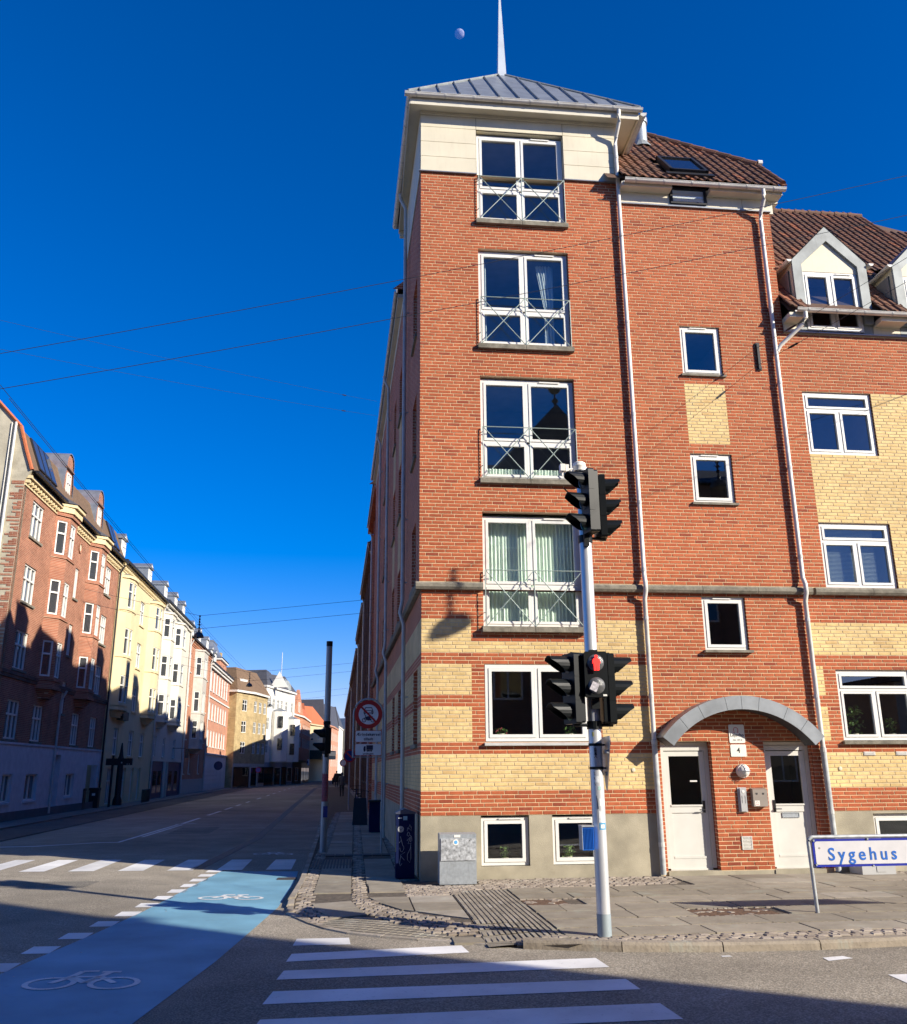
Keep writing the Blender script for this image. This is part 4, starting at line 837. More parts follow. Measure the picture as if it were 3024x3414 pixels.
# markings up the street
for i, (y0, y1) in enumerate(((20.4, 24.6), (27, 31.2), (33, 36), (38, 40.2), (43.4, 45.6), (50.6, 53.6), (58.6, 61.6), (65.3, 68), (72.5, 75), (80, 83), (88, 91), (97, 100), (106, 109))):
    xx = -7.45-.012*(y0-20); marking('lane_dash', [(xx-.07, y0), (xx+.07, y0), (xx+.04, y1), (xx-.1, y1)])
marking('lane_line', [(-7.6, 11.4), (-7.5, 11.4), (-7.46, 19.8), (-7.56, 19.8)]); marking('lane_line', [(-7.4, 13.3), (-7.3, 13.3), (-7.28, 19.7), (-7.37, 19.7)]); marking('lane_line', [(-9.4, 10.2), (-7.5, 11.25), (-7.5, 11.4), (-9.45, 10.36)])
marking('lane_line', [(-9.4, 10.2), (-9.45, 10.36), (-11.5, 10.3), (-11.5, 10.15)]); marking('lane_line', [(-7.65, 20.0), (-6.95, 20.3), (-6.95, 20.45), (-7.65, 20.15)])
SEAM = mat('tar_seam', (.05, .045, .038), .7, var=.3)
marking('tar_seam', [(-4.3, 3.6), (-4.05, 3.6), (-3.7, 12), (-4.3, 40), (-5.2, 90), (-5.6, 90), (-4.6, 40), (-3.95, 12)], SEAM)
OLD = asphalt('asphalt_patch', (.17, .155, .125), (.31, .28, .23))
for pl in ([(-7.4, 1.2), (-5.6, 1.0), (-5.55, 1.9), (-7.35, 2.1)], [(-6.9, 14.5), (-5.6, 14.5), (-5.7, 18), (-7.0, 18)]): marking('repair_patch', pl, OLD, off=.0015)
for st in ([(-9, 2.2), (-7, 1.7), (-5.2, .9), (-3.9, .5)],):
    b = MB(); pts = []
    for i in range(len(st)-1):
        for k in range(8): a, e = Vector(st[i]), Vector(st[i+1]); p_ = a+(e-a)*k/8; pts.append(p_+Vector((rnd.uniform(-.03, .03), rnd.uniform(-.03, .03))))
    for i in range(len(pts)-1):
        a, e = pts[i], pts[i+1]; nn = Vector((-(e-a).y, (e-a).x)).normalized()*rnd.uniform(.004, .010); b.quad(*[(q_.x, q_.y, rz(q_.x)+.0022) for q_ in (a-nn, e-nn, e+nn, a+nn)])
    b.build('crack', OLD, ROAD)
rl = random.Random(12); b = MB()
for i in range(60):
    x_, y_ = rl.uniform(-7, 8), rl.uniform(-8.5, 3); 
    if x_ > -1.6 and y_ > -5: zz_ = .004 if rl.random() < .6 else None
    else: zz_ = rz(x_)+.006
    if zz_ is None or (x_ > -2.2 and y_ > 0): continue
    s_ = rl.uniform(.008, .022); a_ = rl.uniform(0, 6.28); b.add([(x_+s_*math.cos(a_+k*1.5708), y_+s_*math.sin(a_+k*1.5708)*.6, zz_+(.004 if k % 2 else 0)) for k in range(4)], [(0, 1, 2, 3)], 0, rl.random())
b.build('litter', piece_mat('litter_bits', (.10, .06, .03), (.55, .50, .42)), ROAD, kind='stuff')
g = rp(-2.25, 1.66); b = MB(); b.box(g[0]-.17, g[0]+.17, g[1]-.14, g[1]+.14, rz(g[0])+.006, rz(g[0])+.014)
for i in range(9): b.box(g[0]-.15+i*.034, g[0]-.135+i*.034, g[1]-.12, g[1]+.12, rz(g[0])+.014, rz(g[0])+.022)
b.build('drain_grate', IRON, ROAD)
# kerb line of the corner, then along the front road
KL = [(-2.55, 30), (-2.14, 12), (-2.02, 4), (-1.97, .4), (-2.0, -1.7), (-1.96, -2.66), (-1.74, -3.28), (-1.51, -3.82), (-1.18, -4.30), (-.57, -4.76), (.11, -5.12), (.75, -5.5), (1.28, -5.72), (1.97, -5.85), (2.97, -5.98), (3.72, -6.0), (4.75, -5.93), (7.5, -5.75), (14, -5.4), (40, -4)]
def resample(pl, L):
    out = [Vector(pl[0])]; need = L
    for i in range(len(pl)-1):
        a, e = Vector(pl[i]), Vector(pl[i+1]); d = (e-a).length; pos = 0
        while d-pos >= need: pos += need; out.append(a+(e-a)*(pos/d)); need = L
        need -= d-pos
    return out
def kdist(x, y):
    return min(((x-p[0])**2+(y-p[1])**2)**.5 for p in KR)
KR = []
for i in range(4, 11):
    for k in range(6): KR.append((KL[i][0]+(KL[i+1][0]-KL[i][0])*k/6, KL[i][1]+(KL[i+1][1]-KL[i][1])*k/6))
def pz(x, y):
    """the paving dips to the road level round the corner"""
    if y > -1.2 or x > 1.4: return 0.
    e = min(1., max(0., (-1.2-y)/1.2))*min(1., max(0., (1.4-x)/.9)); return -.07*e*max(0., 1-kdist(x, y)/1.1)
b = MB(); INN = [(-2.02, 4), (-1.97, .4), (-1.98, -1.0), (-1.2, -2.0), (-.4, -3.2), (.6, -4.3), (1.45, -5.68)]
poly = KL[:2]+INN+[(p[0], p[1]+.09) for p in KL[13:]]+[(40, .06), (.05, .06), (.0-.0224*90, 90), (-4.0, 90)]
b.add([(p[0], p[1], -.02) for p in poly]+[(p[0], p[1], -.25) for p in poly], [tuple(range(len(poly)))]+[(i, (i+1) % len(poly), len(poly)+(i+1) % len(poly), len(poly)+i) for i in range(len(poly))])
GX = [(-1.98, -1.0), (-1.2, -2.0), (-.4, -3.2), (.6, -4.3), (1.45, -5.68)]; KX = [(-1.98, -1.0), (-1.99, -1.7), (-1.95, -2.66), (-1.73, -3.28), (-1.50, -3.80), (-1.17, -4.28), (-.57, -4.74), (.11, -5.10), (.75, -5.48), (1.28, -5.70), (1.45, -5.68)]
for k in range(len(KX)-1):
    a, e = KX[k], KX[k+1]; f = lambda t: GX[0] if t <= 0 else (GX[-1] if t >= 1 else tuple(Vector(GX[int(t*4)])+(Vector(GX[int(t*4)+1])-Vector(GX[int(t*4)]))*(t*4-int(t*4)))); g0, g1 = f(k/(len(KX)-1)), f((k+1)/(len(KX)-1))
    b.add([(a[0], a[1], pz(*a)-.022), (e[0], e[1], pz(*e)-.022), (g1[0], g1[1], -.021), (g0[0], g0[1], -.021)], [(0, 1, 2, 3)])
PAV = b.build('pavement', SOIL, None, kind='structure')
for L, rng in ((.48, (KL[:12])), (1.05, KL[11:19])):
    pts = resample(rng, L)
    for i in range(len(pts)-1):
        a, e = pts[i], pts[i+1]; 
        if a.y > 26 or a.x > 13: continue
        d = (e-a); ln = d.length; d.normalize(); nn = Vector((-d.y, d.x)); h = 0
        zt = 0 if L > 1 else pz(a.x, a.y)-.005; q = MB(); g = .006; w_ = .13 if L > 1 else .1; j = rnd.uniform(-.006, .006)
        A, E_, c = a+d*g, e-d*g, nn*w_
        prof = [(-.012, -.2), (-.004+j, zt-.03), (.015, zt), (w_, zt+.002), (w_, -.2)]; vs = []
        m_ = 4
        for k in range(m_+1):
            P = A+(E_-A)*k/m_
            for (o_, z_) in prof:
                jj = rnd.uniform(-.005, .005) if L > 1 else 0; vs.append((P.x+nn.x*(o_+jj), P.y+nn.y*(o_+jj), z_+jj*.6))
        n_ = len(prof); fs = [(k*n_+i2, k*n_+i2+1, (k+1)*n_+i2+1, (k+1)*n_+i2) for k in range(m_) for i2 in range(n_-1)]+[tuple(range(n_)), tuple(m_*n_+i2 for i2 in range(n_))]
        q.add(vs, fs); q.build('kerb_stone', KERBM, PAV)
def inside(x, y, poly):
    c = False; j = len(poly)-1
    for i in range(len(poly)):
        if (poly[i][1] > y) != (poly[j][1] > y) and x < (poly[j][0]-poly[i][0])*(y-poly[i][1])/(poly[j][1]-poly[i][1])+poly[i][0]: c = not c
        j = i
    return c
slabs = []; cobs = []; chips = []
OUT = [(-2.0+.1, 4), (-1.9, .4), (-1.9, -1.7), (-1.86, -2.6), (-1.6, -3.3), (-1.4, -3.7), (-1.1, -4.15), (-.52, -4.6), (.14, -4.98), (.8, -5.36), (1.32, -5.56), (1.97, -5.66), (2.97, -5.78), (3.72, -5.8), (4.75, -5.73), (14, -5.2)]
# slabs east of the ribbed paving, rows parallel to the facade; some are missing
rows = [(-.06, -.60), (-.62, -1.17), (-1.23, -1.78), (-1.84, -2.36), (-2.42, -2.96), (-3.02, -3.56), (-3.62, -4.18), (-4.24, -4.80), (-4.86, -5.38)]
for j, (ya, yb) in enumerate(rows):
    x = 1.27-rnd.random()*.6 if j > 1 else 4.28
    while x < 13:
        L = rnd.choice([.78, 1.0, 1.0, 1.2]); x0, x1 = max(x, 1.27 if j > 1 else 4.28), x+L
        tilt = .0
        if x1-x0 > .15:
            yo = -.035*(x0-1.3) if False else 0
            hole = (1.2 < x0 < 1.9 and j == 4 and False)
            if j in (4,) and x0 < 1.75: pass
            elif j == 6 and 3.2 < (x0+x1)/2 < 4.3: pass
            elif j <= 1 and (x0 > 7.45): pass
            else: slabs.append(((x0+x1)/2, (ya+yb)/2, rnd.uniform(-.003, .002), x1-x0-.02, ya-yb-.014, .03, rnd.uniform(-.004, .004)))
        x = x1
        if x0 < 13 and j < 8:
            xx = x0
            while xx < x1: 
                l_ = rnd.uniform(.05, .1)
                if rnd.random() < .8: chips.append((xx+l_/2, yb-.03, -.006, l_*.85, .05, .015, rnd.uniform(-.15, .15)))
                xx += l_
# brick-brown patches where slabs are missing, with a few stones
for poly in ([(1.28, -2.45), (1.86, -2.45), (1.88, -2.95), (1.3, -2.98)], [(3.25, -3.65), (4.28, -3.64), (4.3, -4.18), (3.2, -4.16)]):
    q = MB(); q.add([(p[0], p[1], -.014) for p in poly], [(3, 2, 1, 0)]); q.build('worn_patch', PATCH, PAV)
    for k in range(26):
        cobs.append((rnd.uniform(poly[0][0], poly[1][0]), rnd.uniform(poly[2][1], poly[0][1]), rnd.uniform(-.02, -.005), .09, .07, .03, rnd.uniform(0, 3)))
# cobbles along the wall and along the kerb
def cob_fill(poly, px, py, sx, sy, rot=0., lst=None, jit=.012):
    x0, x1, y0, y1 = min(p[0] for p in poly), max(p[0] for p in poly), min(p[1] for p in poly), max(p[1] for p in poly); y = y0+py/2; r_ = 0
    while y < y1:
        x = x0+px/2+(r_ % 2)*px/2
        while x < x1:
            if inside(x, y, poly): (cobs if lst is None else lst).append((x+rnd.uniform(-jit, jit), y+rnd.uniform(-jit, jit), rnd.uniform(-.009, .002), sx*rnd.uniform(.9, 1.08), sy*rnd.uniform(.9, 1.08), .04, rot+rnd.uniform(-.14, .14)))
            x += px
        y += py; r_ += 1
cob_fill([(.95, .03), (4.28, .03), (4.25, -.35), (4.1, -1.0), (1.0, -1.2), (.95, -1.1)], .125, .11, .12, .10)
cob_fill([(-.3, -.45), (.3, -.62), (.95, -.66), (.95, -1.2), (.36, -1.78), (-.26, -1.85)], .12, .10, .115, .095)
cob_fill([(7.5, .03), (13, .03), (13, -1.2), (7.5, -1.2)], .125, .11, .12, .10)
cob_fill([(.92, -5.18), (1.9, -5.42), (13, -5.1), (13, -5.42), (4.75, -5.72), (2.97, -5.8), (1.97, -5.7), (1.0, -5.5)], .125, .10, .12, .09)
cob_fill([(.38, -5.14), (1.28, -5.18), (1.3, -5.62), (.8, -5.44), (.38, -5.24)], .11, .09, .11, .09)
cob_fill([(-1.88, 26), (-1.66, 26), (-1.66, .2), (-1.64, -2.2), (-1.3, -3.2), (-1.5, -3.7), (-1.72, -3.1), (-1.88, -2.6)], .115, .14, .105, .13, 0)
cob_fill([(-1.08, 26), (-.86, 26), (-.86, -1.9), (-.5, -3.1), (.42, -4.3), (.4, -4.9), (-.1, -4.62), (-.84, -3.4), (-1.08, -2.2)], .115, .13, .105, .12, 0)
cob_fill([(-.28, 20), (-.04, 20), (-.04, .1), (-.28, .1)], .12, .12, .11, .11)
# grey slabs and tiles west of the ribbed paving
ya = 26
while ya > -4.6:
    L = 1.05; yb = ya-L
    if not (ya > 4.75 > yb):
        x0, x1 = (-1.65, -1.09)
        if yb > -3.4: slabs.append(((x0+x1)/2+(.0 if yb > -2.2 else .2), (ya+yb)/2, -.004, x1-x0-.008, L-.01, .03, 0)) if yb > -2.2 else None
        x0, x1 = (-.85, -.30) if yb > -.6 else (-.82, -.27)
        if yb > -1.95: slabs.append(((x0+x1)/2, (ya+yb)/2, -.004, x1-x0-.008, L-.01, .03, 0))
    ya = yb
for (cx, cy, sx, sy) in ((.22, -5.02, .34, .35),): slabs.append((cx, cy, -.004, sx, sy, .03, 0))
for pl in ([(-1.63, -2.12), (-1.09, -2.12), (-1.0, -2.7), (-1.53, -2.72)], [(-1.52, -2.74), (-1.0, -2.72), (-.88, -3.32), (-1.33, -3.36)], [(-.83, -1.88), (-.27, -1.88), (-.27, -2.45), (-.68, -2.47)], [(-.25, -1.86), (.37, -1.84), (.37, -2.5), (-.25, -2.5)],
    [(-.67, -2.49), (-.27, -2.48), (-.27, -3.1), (-.42, -3.12)], [(-.25, -2.52), (.37, -2.52), (.37, -3.25), (-.25, -3.25)], [(-.40, -3.14), (-.27, -3.12), (-.27, -3.27)], [(-.25, -3.27), (.37, -3.27), (.37, -3.95), (.12, -3.7)], [(-.83, .2), (-.28, .2), (-.28, -.5), (-.83, -.5)], [(.39, -5.17), (1.26, -5.17), (1.30, -5.63), (.80, -5.45), (.39, -5.24)]):
    q = MB(); a_ = [(p[0], p[1], pz(*p)-.004) for p in pl]; q.add(a_+[(p[0], p[1], p[2]-.03) for p in a_], [tuple(range(len(a_)))]+[(i, (i+1) % len(a_), len(a_)+(i+1) % len(a_), len(a_)+i) for i in range(len(a_))]); q.build('paving_slab', SLABM, PAV)
tiles = []
cob_fill([(-1.36, -3.45), (-.95, -3.42), (-.3, -4.1), (.06, -4.68), (.06, -4.98), (-.55, -4.62), (-1.15, -4.15), (-1.42, -3.75)], .105, .105, .1, .1, .6, tiles, jit=.0)
tiles = []; pl_ = [(-1.40, -3.42), (-.95, -3.40), (-.3, -4.08), (.08, -4.66), (.06, -5.02), (-.55, -4.66), (-1.15, -4.2), (-1.46, -3.78)]; ca, sa = math.cos(-.62), math.sin(-.62)
for i in range(-40, 41):
    for j in range(-40, 41):
        x_, y_ = -.6+.102*(i*ca-j*sa), -4.1+.102*(i*sa+j*ca)
        if inside(x_, y_, pl_): tiles.append((x_, y_, -.012, .098, .098, .04, -.62))
for L_ in (slabs, cobs, tiles, chips): L_[:] = [(p[0], p[1], p[2]+pz(p[0], p[1]), *p[3:]) for p in L_]
scatter_blocks(slabs, 'paving_slab', SLABM, PAV, 300, bevel=.006)
scatter_blocks(cobs, 'cobblestone', COBM, PAV, 300, bevel=.11, rest='cobblestones')
scatter_blocks(tiles, 'small_tile', SLABM, PAV, 300, bevel=.05)
scatter_blocks(chips, 'joint_stone', COBM, PAV, 0, bevel=.1, rest='joint_stones')
# ribbed guidance paving
ribs = []
for j in range(13):
    y1 = -1.32-j*.3
    for i in range(13): ribs.append((.43+i*.066, y1-.15, -.002, .044, .294, .007, 0))
q = MB()
for k in range(14): ya_, yb_ = -1.3-k*.295, -1.3-(k+1)*.295; q.add([(.395, ya_, pz(.5, ya_)-.010), (1.255, ya_, pz(1.2, ya_)-.010), (1.255, yb_, pz(1.2, yb_)-.010), (.395, yb_, pz(.5, yb_)-.010)], [(3, 2, 1, 0)])
q; q.build('ribbed_base', SLABM, PAV)
ribs = [(p[0], p[1], p[2]+pz(p[0], p[1]), *p[3:]) for p in ribs]
scatter_blocks(ribs, 'guidance_rib', SLABM, PAV, 180, bevel=.10, rest='guidance_ribs')
# dark drain channel and grating on the street side
q = MB()
for i in range(8): q.box(-1.85+i*.2, -1.67+i*.2, 4.75, 5.15, -.03, .001)
q.build('drain_channel', IRON, PAV)
q = MB()
for i in range(13): q.box(-1.86+i*.06, -1.83+i*.06, 2.2, 4.0, -.03, .004)
q.build('guidance_grating', IRON, PAV)
# far pavement of the street
q = MB(); o = MB(); P0 = lambda d, k: (-13.45-.0224*d+k, d)
for (k0, k1, z0, z1) in ((-.1, 1.35, -.2, .03), (1.35, 3.1, -.2, -.02)):
    b = q if k0 < 0 else o
    vs = [(*P0(-12, k0), z0), (*P0(-12, k1), z0), (*P0(94, k1), z0), (*P0(94, k0), z0)]; vs += [(v[0], v[1], z1) for v in vs]
    b.add(vs, [(4, 5, 6, 7), (0, 1, 5, 4), (1, 2, 6, 5), (2, 3, 7, 6), (3, 0, 4, 7)])
q.build('pavement', mat('pavement_far', (.17, .16, .14), .9, var=.2, scale=1.5), None, kind='structure'); o.build('cycle_track', asphalt('asphalt_track', (.11, .105, .095), (.18, .17, .15)), None, kind='structure')
b = MB(); b.add([(-13.5, 94, -.2), (-10, 94, -.2), (-8, 120, -.2), (-6, 150, -.2), (-13.5, 150, -.2), (-13.5, 94, .02), (-11.2, 94, .02), (-8.7, 120, .02), (-7, 150, .02), (-13.5, 150, .02)], [(5, 6, 7, 8, 9), (1, 2, 7, 6), (2, 3, 8, 7)])
b.build('pavement', bpy.data.materials['pavement_far'], None, kind='structure')
# ================================================================ street furniture
def vis(mb, c, f, r=.105, L=.2, m=0):
    """cowl of a signal lens: an open half tube, cut back towards the bottom"""
    f = Vector(f).normalized(); s = f.cross(Vector((0, 0, 1))).normalized(); u = Vector((0, 0, 1)); n = 14; vs = []
    for k in range(n+1):
        t = math.radians(-50+280*k/n); d = s*math.cos(t)+u*math.sin(t); l_ = L*(.25+.75*max(0, min(1, (math.sin(t)+.75)/1.35)))
        if math.sin(t) > .3: l_ = L
        for rr in (r, r-.006): vs += [Vector(c)+d*rr, Vector(c)+d*(rr*(.97 if rr == r else .965))+f*l_]
    fs = []
    for k in range(n):
        a = k*4; e = a+4; fs += [(a, e, e+1, a+1), (a+2, a+3, e+3, e+2), (a+1, e+1, e+3, a+3)]
    mb.add([tuple(v) for v in vs], fs, m)
def lens(par, c, f, r, m, name='lens'):
    f = Vector(f).normalized(); q = f.to_track_quat('Z', 'Y').to_matrix().to_4x4(); b = MB(); b.T = Matrix.Translation(c) @ q
    b.lathe((0, 0, 0), [(r, 0), (r*.93, .008), (r*.7, .02), (r*.35, .028), (0, .031)], 20); return b.build(name, m, par, smooth=True)
LGR = mat('lens_grey', (.10, .10, .10), .18, var=.2, scale=60, bump=.3, bscale=220); LG = mat('lens_green', (.02, .10, .06), .2)
def signal_head(par, c, f, n=3, w=.29, pitch=.27, dp=.14, r=.1, visor=.23, cowl=True):
    f = Vector((f[0], f[1], 0)).normalized(); s = Vector((-f.y, f.x, 0)); M = Matrix((s, -f, Vector((0, 0, 1)))).transposed().to_4x4(); M.translation = Vector(c)
    b = MB(); b.T = M; H = n*pitch; e = .02
    out = [(-w/2+e, -H/2), (w/2-e, -H/2), (w/2, -H/2+e), (w/2, H/2-e), (w/2-e, H/2), (-w/2+e, H/2), (-w/2, H/2-e), (-w/2, -H/2+e)]
    b.prism(out, 0, dp*.55, 'y'); b.prism([(p[0]*.86, p[1]*.97) for p in out], dp*.55, dp, 'y')
    for i in range(1, n): b.box(-w/2-.003, w/2+.003, .004, dp*.5, -H/2+i*pitch-.004, -H/2+i*pitch+.004)
    hd = b.build('signal_head', BLACK, par)
    for i in range(n):
        z = c[2]+H/2-pitch*(i+.5); cc = Vector((c[0], c[1], z))+f*.002
        lens(hd, cc, f, r*.97, LGR if i < n-1 or n < 3 else LG)
        if cowl: q = MB(); vis(q, cc, f, r*1.06, visor); q.build('visor', BLACK, hd)
    return hd
TSG = thing('traffic_signal', 'grey traffic signal pole with five black signal heads standing before the corner building', 'traffic light', (1.685, -5.37, 0))
def child_world(t, n0):
    """objects made since n0 with parent t were modelled in world coordinates: shift them to t's frame"""
    for o in list(bpy.data.objects):
        if o.parent == t and not o.get('_w'): o.matrix_parent_inverse = Matrix.Rotation(-t.rotation_euler.z, 4, 'Z') @ Matrix.Translation(-t.location)
PX, PYY = 1.685, -5.37
b = MB(); b.lathe((PX, PYY, 0), [(.075, .22), (.075, 5.36), (.07, 5.4)], 24); b.build('pole', STEEL, TSG, smooth=True)
b = MB(); b.lathe((PX, PYY, 0), [(.078, -.05), (.078, .22)], 24); b.build('pole_foot', STEELB, TSG, smooth=True)
b = MB(); b.lathe((PX-.03, PYY, 5.36), [(.062, 0), (.078, .0), (.078, .05), (.082, .055), (.082, .07), (.078, .075), (.078, .1), (.05, .12), (0, .125)], 20); b.build('pole_cap', WS, TSG, smooth=True)
b = MB(); b.box(1.39, 1.45, -5.47, -5.38, 5.33, 5.42); b.box(1.46, 1.50, -5.45, -5.38, 5.32, 5.42); b.tube([(1.45, -5.42, 5.35), (1.56, -5.40, 5.38)], .012, 6); b.box(1.41, 1.43, -5.44, -5.42, 5.27, 5.33); b.build('detector', WS, TSG)
signal_head(TSG, (1.66, -5.50, 4.92), (-.97, -.22), visor=.22); signal_head(TSG, (1.97, -5.33, 4.90), (.985, -.16), visor=.19)
signal_head(TSG, (1.385, -5.43, 2.655), (-.955, -.28), visor=.26); signal_head(TSG, (1.92, -5.40, 2.65), (.99, -.05), visor=.22)
pd = signal_head(TSG, (1.675, -5.60, 2.805), (-.05, -1), n=2, w=.27, pitch=.262, dp=.14, cowl=False)
man = MB(); a0 = Vector((1.672, -5.64, 2.935)); 
for pts in ([(-.012, .055), (.012, .055), (.02, .07), (.012, .088), (-.012, .088), (-.02, .07)], [(-.045, .02), (-.035, .045), (-.015, .054), (.015, .054), (.035, .045), (.048, .02), (.045, -.01), (.036, -.012), (.034, .012), (.03, -.09), (.004, -.09), (0, -.03), (-.004, -.09), (-.03, -.09), (-.032, .012), (-.036, -.012), (-.045, -.01)]):
    man.prism([(a0.x+p[0]*1.0, a0.z-.002+p[1]*1.0) for p in pts], a0.y-.004, a0.y, 'y')
man.build('red_man', emis('signal_red', (1, .02, .015), 1.0), pd)
q = MB(); q.T = Matrix.Translation((1.64, -5.638, 2.66)) @ Matrix.Rotation(.45, 4, 'Y'); q.box(-.042, .042, -.002, 0, -.05, .05); q.build('sticker', mat('faded_sticker', (.45, .42, .44), .6, var=.4, scale=40), pd)
q = MB(); q.box(1.745, 1.79, -5.607, -5.604, 2.555, 2.575); q.build('type_label', WS, pd)
for z in (3.03, 2.24, 4.47, 5.3): b = MB(); b.tube([(PX, PYY, z-.045), (PX, PYY, z+.045)], .088, 16); b.build('clamp', BLACK, TSG)
for a_, e_, r_ in (((PX, PYY, 3.05), (1.42, -5.43, 3.06), .022), ((PX, PYY, 3.05), (1.9, -5.40, 3.06), .022), ((PX, PYY, 2.24), (1.42, -5.43, 2.24), .022), ((PX, PYY, 2.24), (1.9, -5.40, 2.24), .022), ((PX, PYY, 5.28), (1.95, -5.33, 5.28), .018), ((PX, PYY, 4.49), (1.95, -5.33, 4.49), .018), ((1.42, -5.46, 5.1), (1.60, -5.40, 4.95), .008), ((1.60, -5.40, 4.95), (1.66, -5.4, 5.1), .008)):
    b = MB(); b.tube([a_, e_], r_, 6); b.build('bracket', BLACK, TSG)
for q_ in ((1.64, 1.73, -5.49, -5.42, 2.42, 2.54), (1.64, 1.70, -5.5, -5.44, 4.36, 4.50), (1.64, 1.73, -5.5, -5.42, 3.02, 3.1)): b = MB(); b.box(*q_); b.build('bracket_plate', BLACK, TSG)
# yield sign seen nearly edge-on
Mt = Matrix.Translation((1.815, -5.30, 1.86)) @ Matrix.Rotation(R(84), 4, 'Z'); pts = []
for a_ in (90-120, 90+0, 90+120):
    for k in (-30, 0, 30): pts.append(None)
tri = [(-.36, .25), (.36, .25), (.385, .20), (.02, -.35), (-.02, -.35), (-.385, .20)]
b = MB(); b.T = Mt; b.prism(tri, -.004, .004, 'y'); b.box(-.3, .3, .004, .03, .06, .10); b.box(-.12, .12, .004, .03, -.18, -.14); ys_ = b.build('yield_sign', mat('sign_back', (.33, .34, .35), .5, metal=.4), TSG)
b = MB(); b.T = Mt; b.prism(tri, -.0065, -.0042, 'y'); b.build('sign_face', REDI, ys_); b = MB(); b.T = Mt; b.prism([(p[0]*.7, p[1]*.68+.02) for p in tri], -.008, -.0067, 'y'); b.build('sign_face', WS, ys_)
for z in (2.02, 1.76): b = MB(); b.tube([(PX, PYY, z-.015), (PX, PYY, z+.015)], .081, 16); b.tube([(PX, PYY, z), (1.84, -5.30, z)], .012, 6); b.build('clamp', BLACK, TSG)
bl = MB(); bl.box(1.455, 1.585, -5.49, -5.33, .885, 1.13); 
for i in range(7): bl.box(1.475+i*.016, 1.482+i*.016, -5.496, -5.49, .9, 1.115)
BB = bl.build('push_button_box', mat('blue_box', (.01, .10, .42), .35), TSG); q = MB(); q.box(1.45, 1.59, -5.5, -5.33, 1.13, 1.145); q.box(1.45, 1.457, -5.5, -5.35, .89, 1.13); q.build('box_frame', GALV, BB)
def wrap(z0, z1, a0, a1, m, name='sticker', r=.0765):
    b = MB(); n_ = 6
    for i in range(n_):
        t, u = math.radians(a0+(a1-a0)*i/n_), math.radians(a0+(a1-a0)*(i+1)/n_); b.quad((PX+r*math.cos(t), PYY+r*math.sin(t), z0), (PX+r*math.cos(u), PYY+r*math.sin(u), z0), (PX+r*math.cos(u), PYY+r*math.sin(u), z1), (PX+r*math.cos(t), PYY+r*math.sin(t), z1))
    return b.build(name, m, TSG)
SP = mat('sticker_pale', (.62, .64, .64), .6, var=.15, scale=30); wrap(1.17, 1.295, -105, -55, SP); wrap(1.35, 1.43, -95, -40, SP); wrap(1.60, 1.67, -120, -88, SP)
wrap(1.095, 1.168, -103, -38, mat('sticker_blue', (.08, .30, .50), .6, var=.2, scale=50)); wrap(1.11, 1.15, -92, -55, WS, r=.0772); wrap(1.52, 1.56, -100, -70, mat('sticker_mint', (.35, .52, .46), .6)); wrap(2.11, 2.16, -130, -112, mat('sticker_yellow', (.6, .55, .2), .6))
BK = mat('marker_black', (.02, .02, .03), .7)
b = MB(); rr_ = random.Random(3)
def onpole(a, z, r=.0768): t = math.radians(a); return (PX+r*math.cos(t), PYY+r*math.sin(t), z)
for st in ([(-115, 1.98), (-112, 1.90)], [(-108, 1.99), (-106, 1.89)], [(-100, 1.98), (-101, 1.90)], [(-118, 1.95), (-96, 1.955)], [(-118, 1.91), (-108, 1.925), (-96, 1.91)], [(-118, 1.875), (-107, 1.89), (-96, 1.875)], [(-128, 1.72), (-120, 1.68)], [(-130, 1.66), (-121, 1.63)], [(-128, 1.60), (-120, 1.57)], [(-118, 1.46), (-112, 1.43), (-104, 1.32), (-112, 1.325)], [(-126, 2.05), (-122, 2.03)]):
    b.tube([onpole(*p) for p in st], .0035, 4)
b.build('marker_scrawl', BK, TSG); child_world(TSG, 0)
# left pole with its signal
T2 = thing('traffic_signal', 'slim grey signal pole with red scrawl rising at the kerb of the shaded side street', 'traffic light', (-1.745, 5.71, 0))
b = MB(); b.lathe((-1.745, 5.71, 0), [(.078, -.05), (.074, 1.0), (.070, 4.62)], 20); b.build('pole', mat('dull_pole', (.34, .35, .36), .45, metal=.5, var=.1), T2, smooth=True); b = MB(); b.lathe((-1.745, 5.71, 4.6), [(.074, 0), (.075, .12), (0, .13)], 20); b.build('pole_cap', BLACK, T2)
signal_head(T2, (-1.80, 5.64, 2.42), (-.96, -.28), n=2, w=.26, pitch=.30, visor=.24)
b = MB(); b.tube([(-1.745, 5.71, 2.78), (-1.745, 5.71, 2.86)], .085, 12); b.box(-1.8, -1.7, 5.6, 5.7, 2.7, 2.85); b.box(-1.78, -1.7, 5.6, 5.7, 2.05, 2.2); b.build('bracket', BLACK, T2)
b = MB(); b.box(-1.77, -1.67, 5.60, 5.66, .74, .98); b.build('push_button_box', mat('navy_box', (.01, .02, .16), .4), T2)
b = MB()
def onp2(a, z): t = math.radians(a); return (-1.745+.077*math.cos(t), 5.71+.077*math.sin(t), z)
for i in range(11):
    z = 1.10+i*.055; 
    for st in ([(-150, z), (-120, z+.012), (-90, z-.008), (-60, z+.01), (-35, z)],): b.tube([onp2(*p) for p in st], .006, 4)
    for a in (-140, -105, -70): b.tube([onp2(a+(i % 2)*18, z), onp2(a+(i % 2)*18, z+.055)], .005, 4)
b.build('red_scrawl', mat('red_marker', (.35, .03, .05), .6), T2)
b = MB(); [b.quad(onp2(a, 1.08), onp2(a+15, 1.08), onp2(a+15, 1.68), onp2(a, 1.68)) for a in range(-155, -20, 15)]; b.build('sticker', mat('pink_sticker', (.30, .10, .12), .7, var=.5, scale=25), T2); child_world(T2, 0)
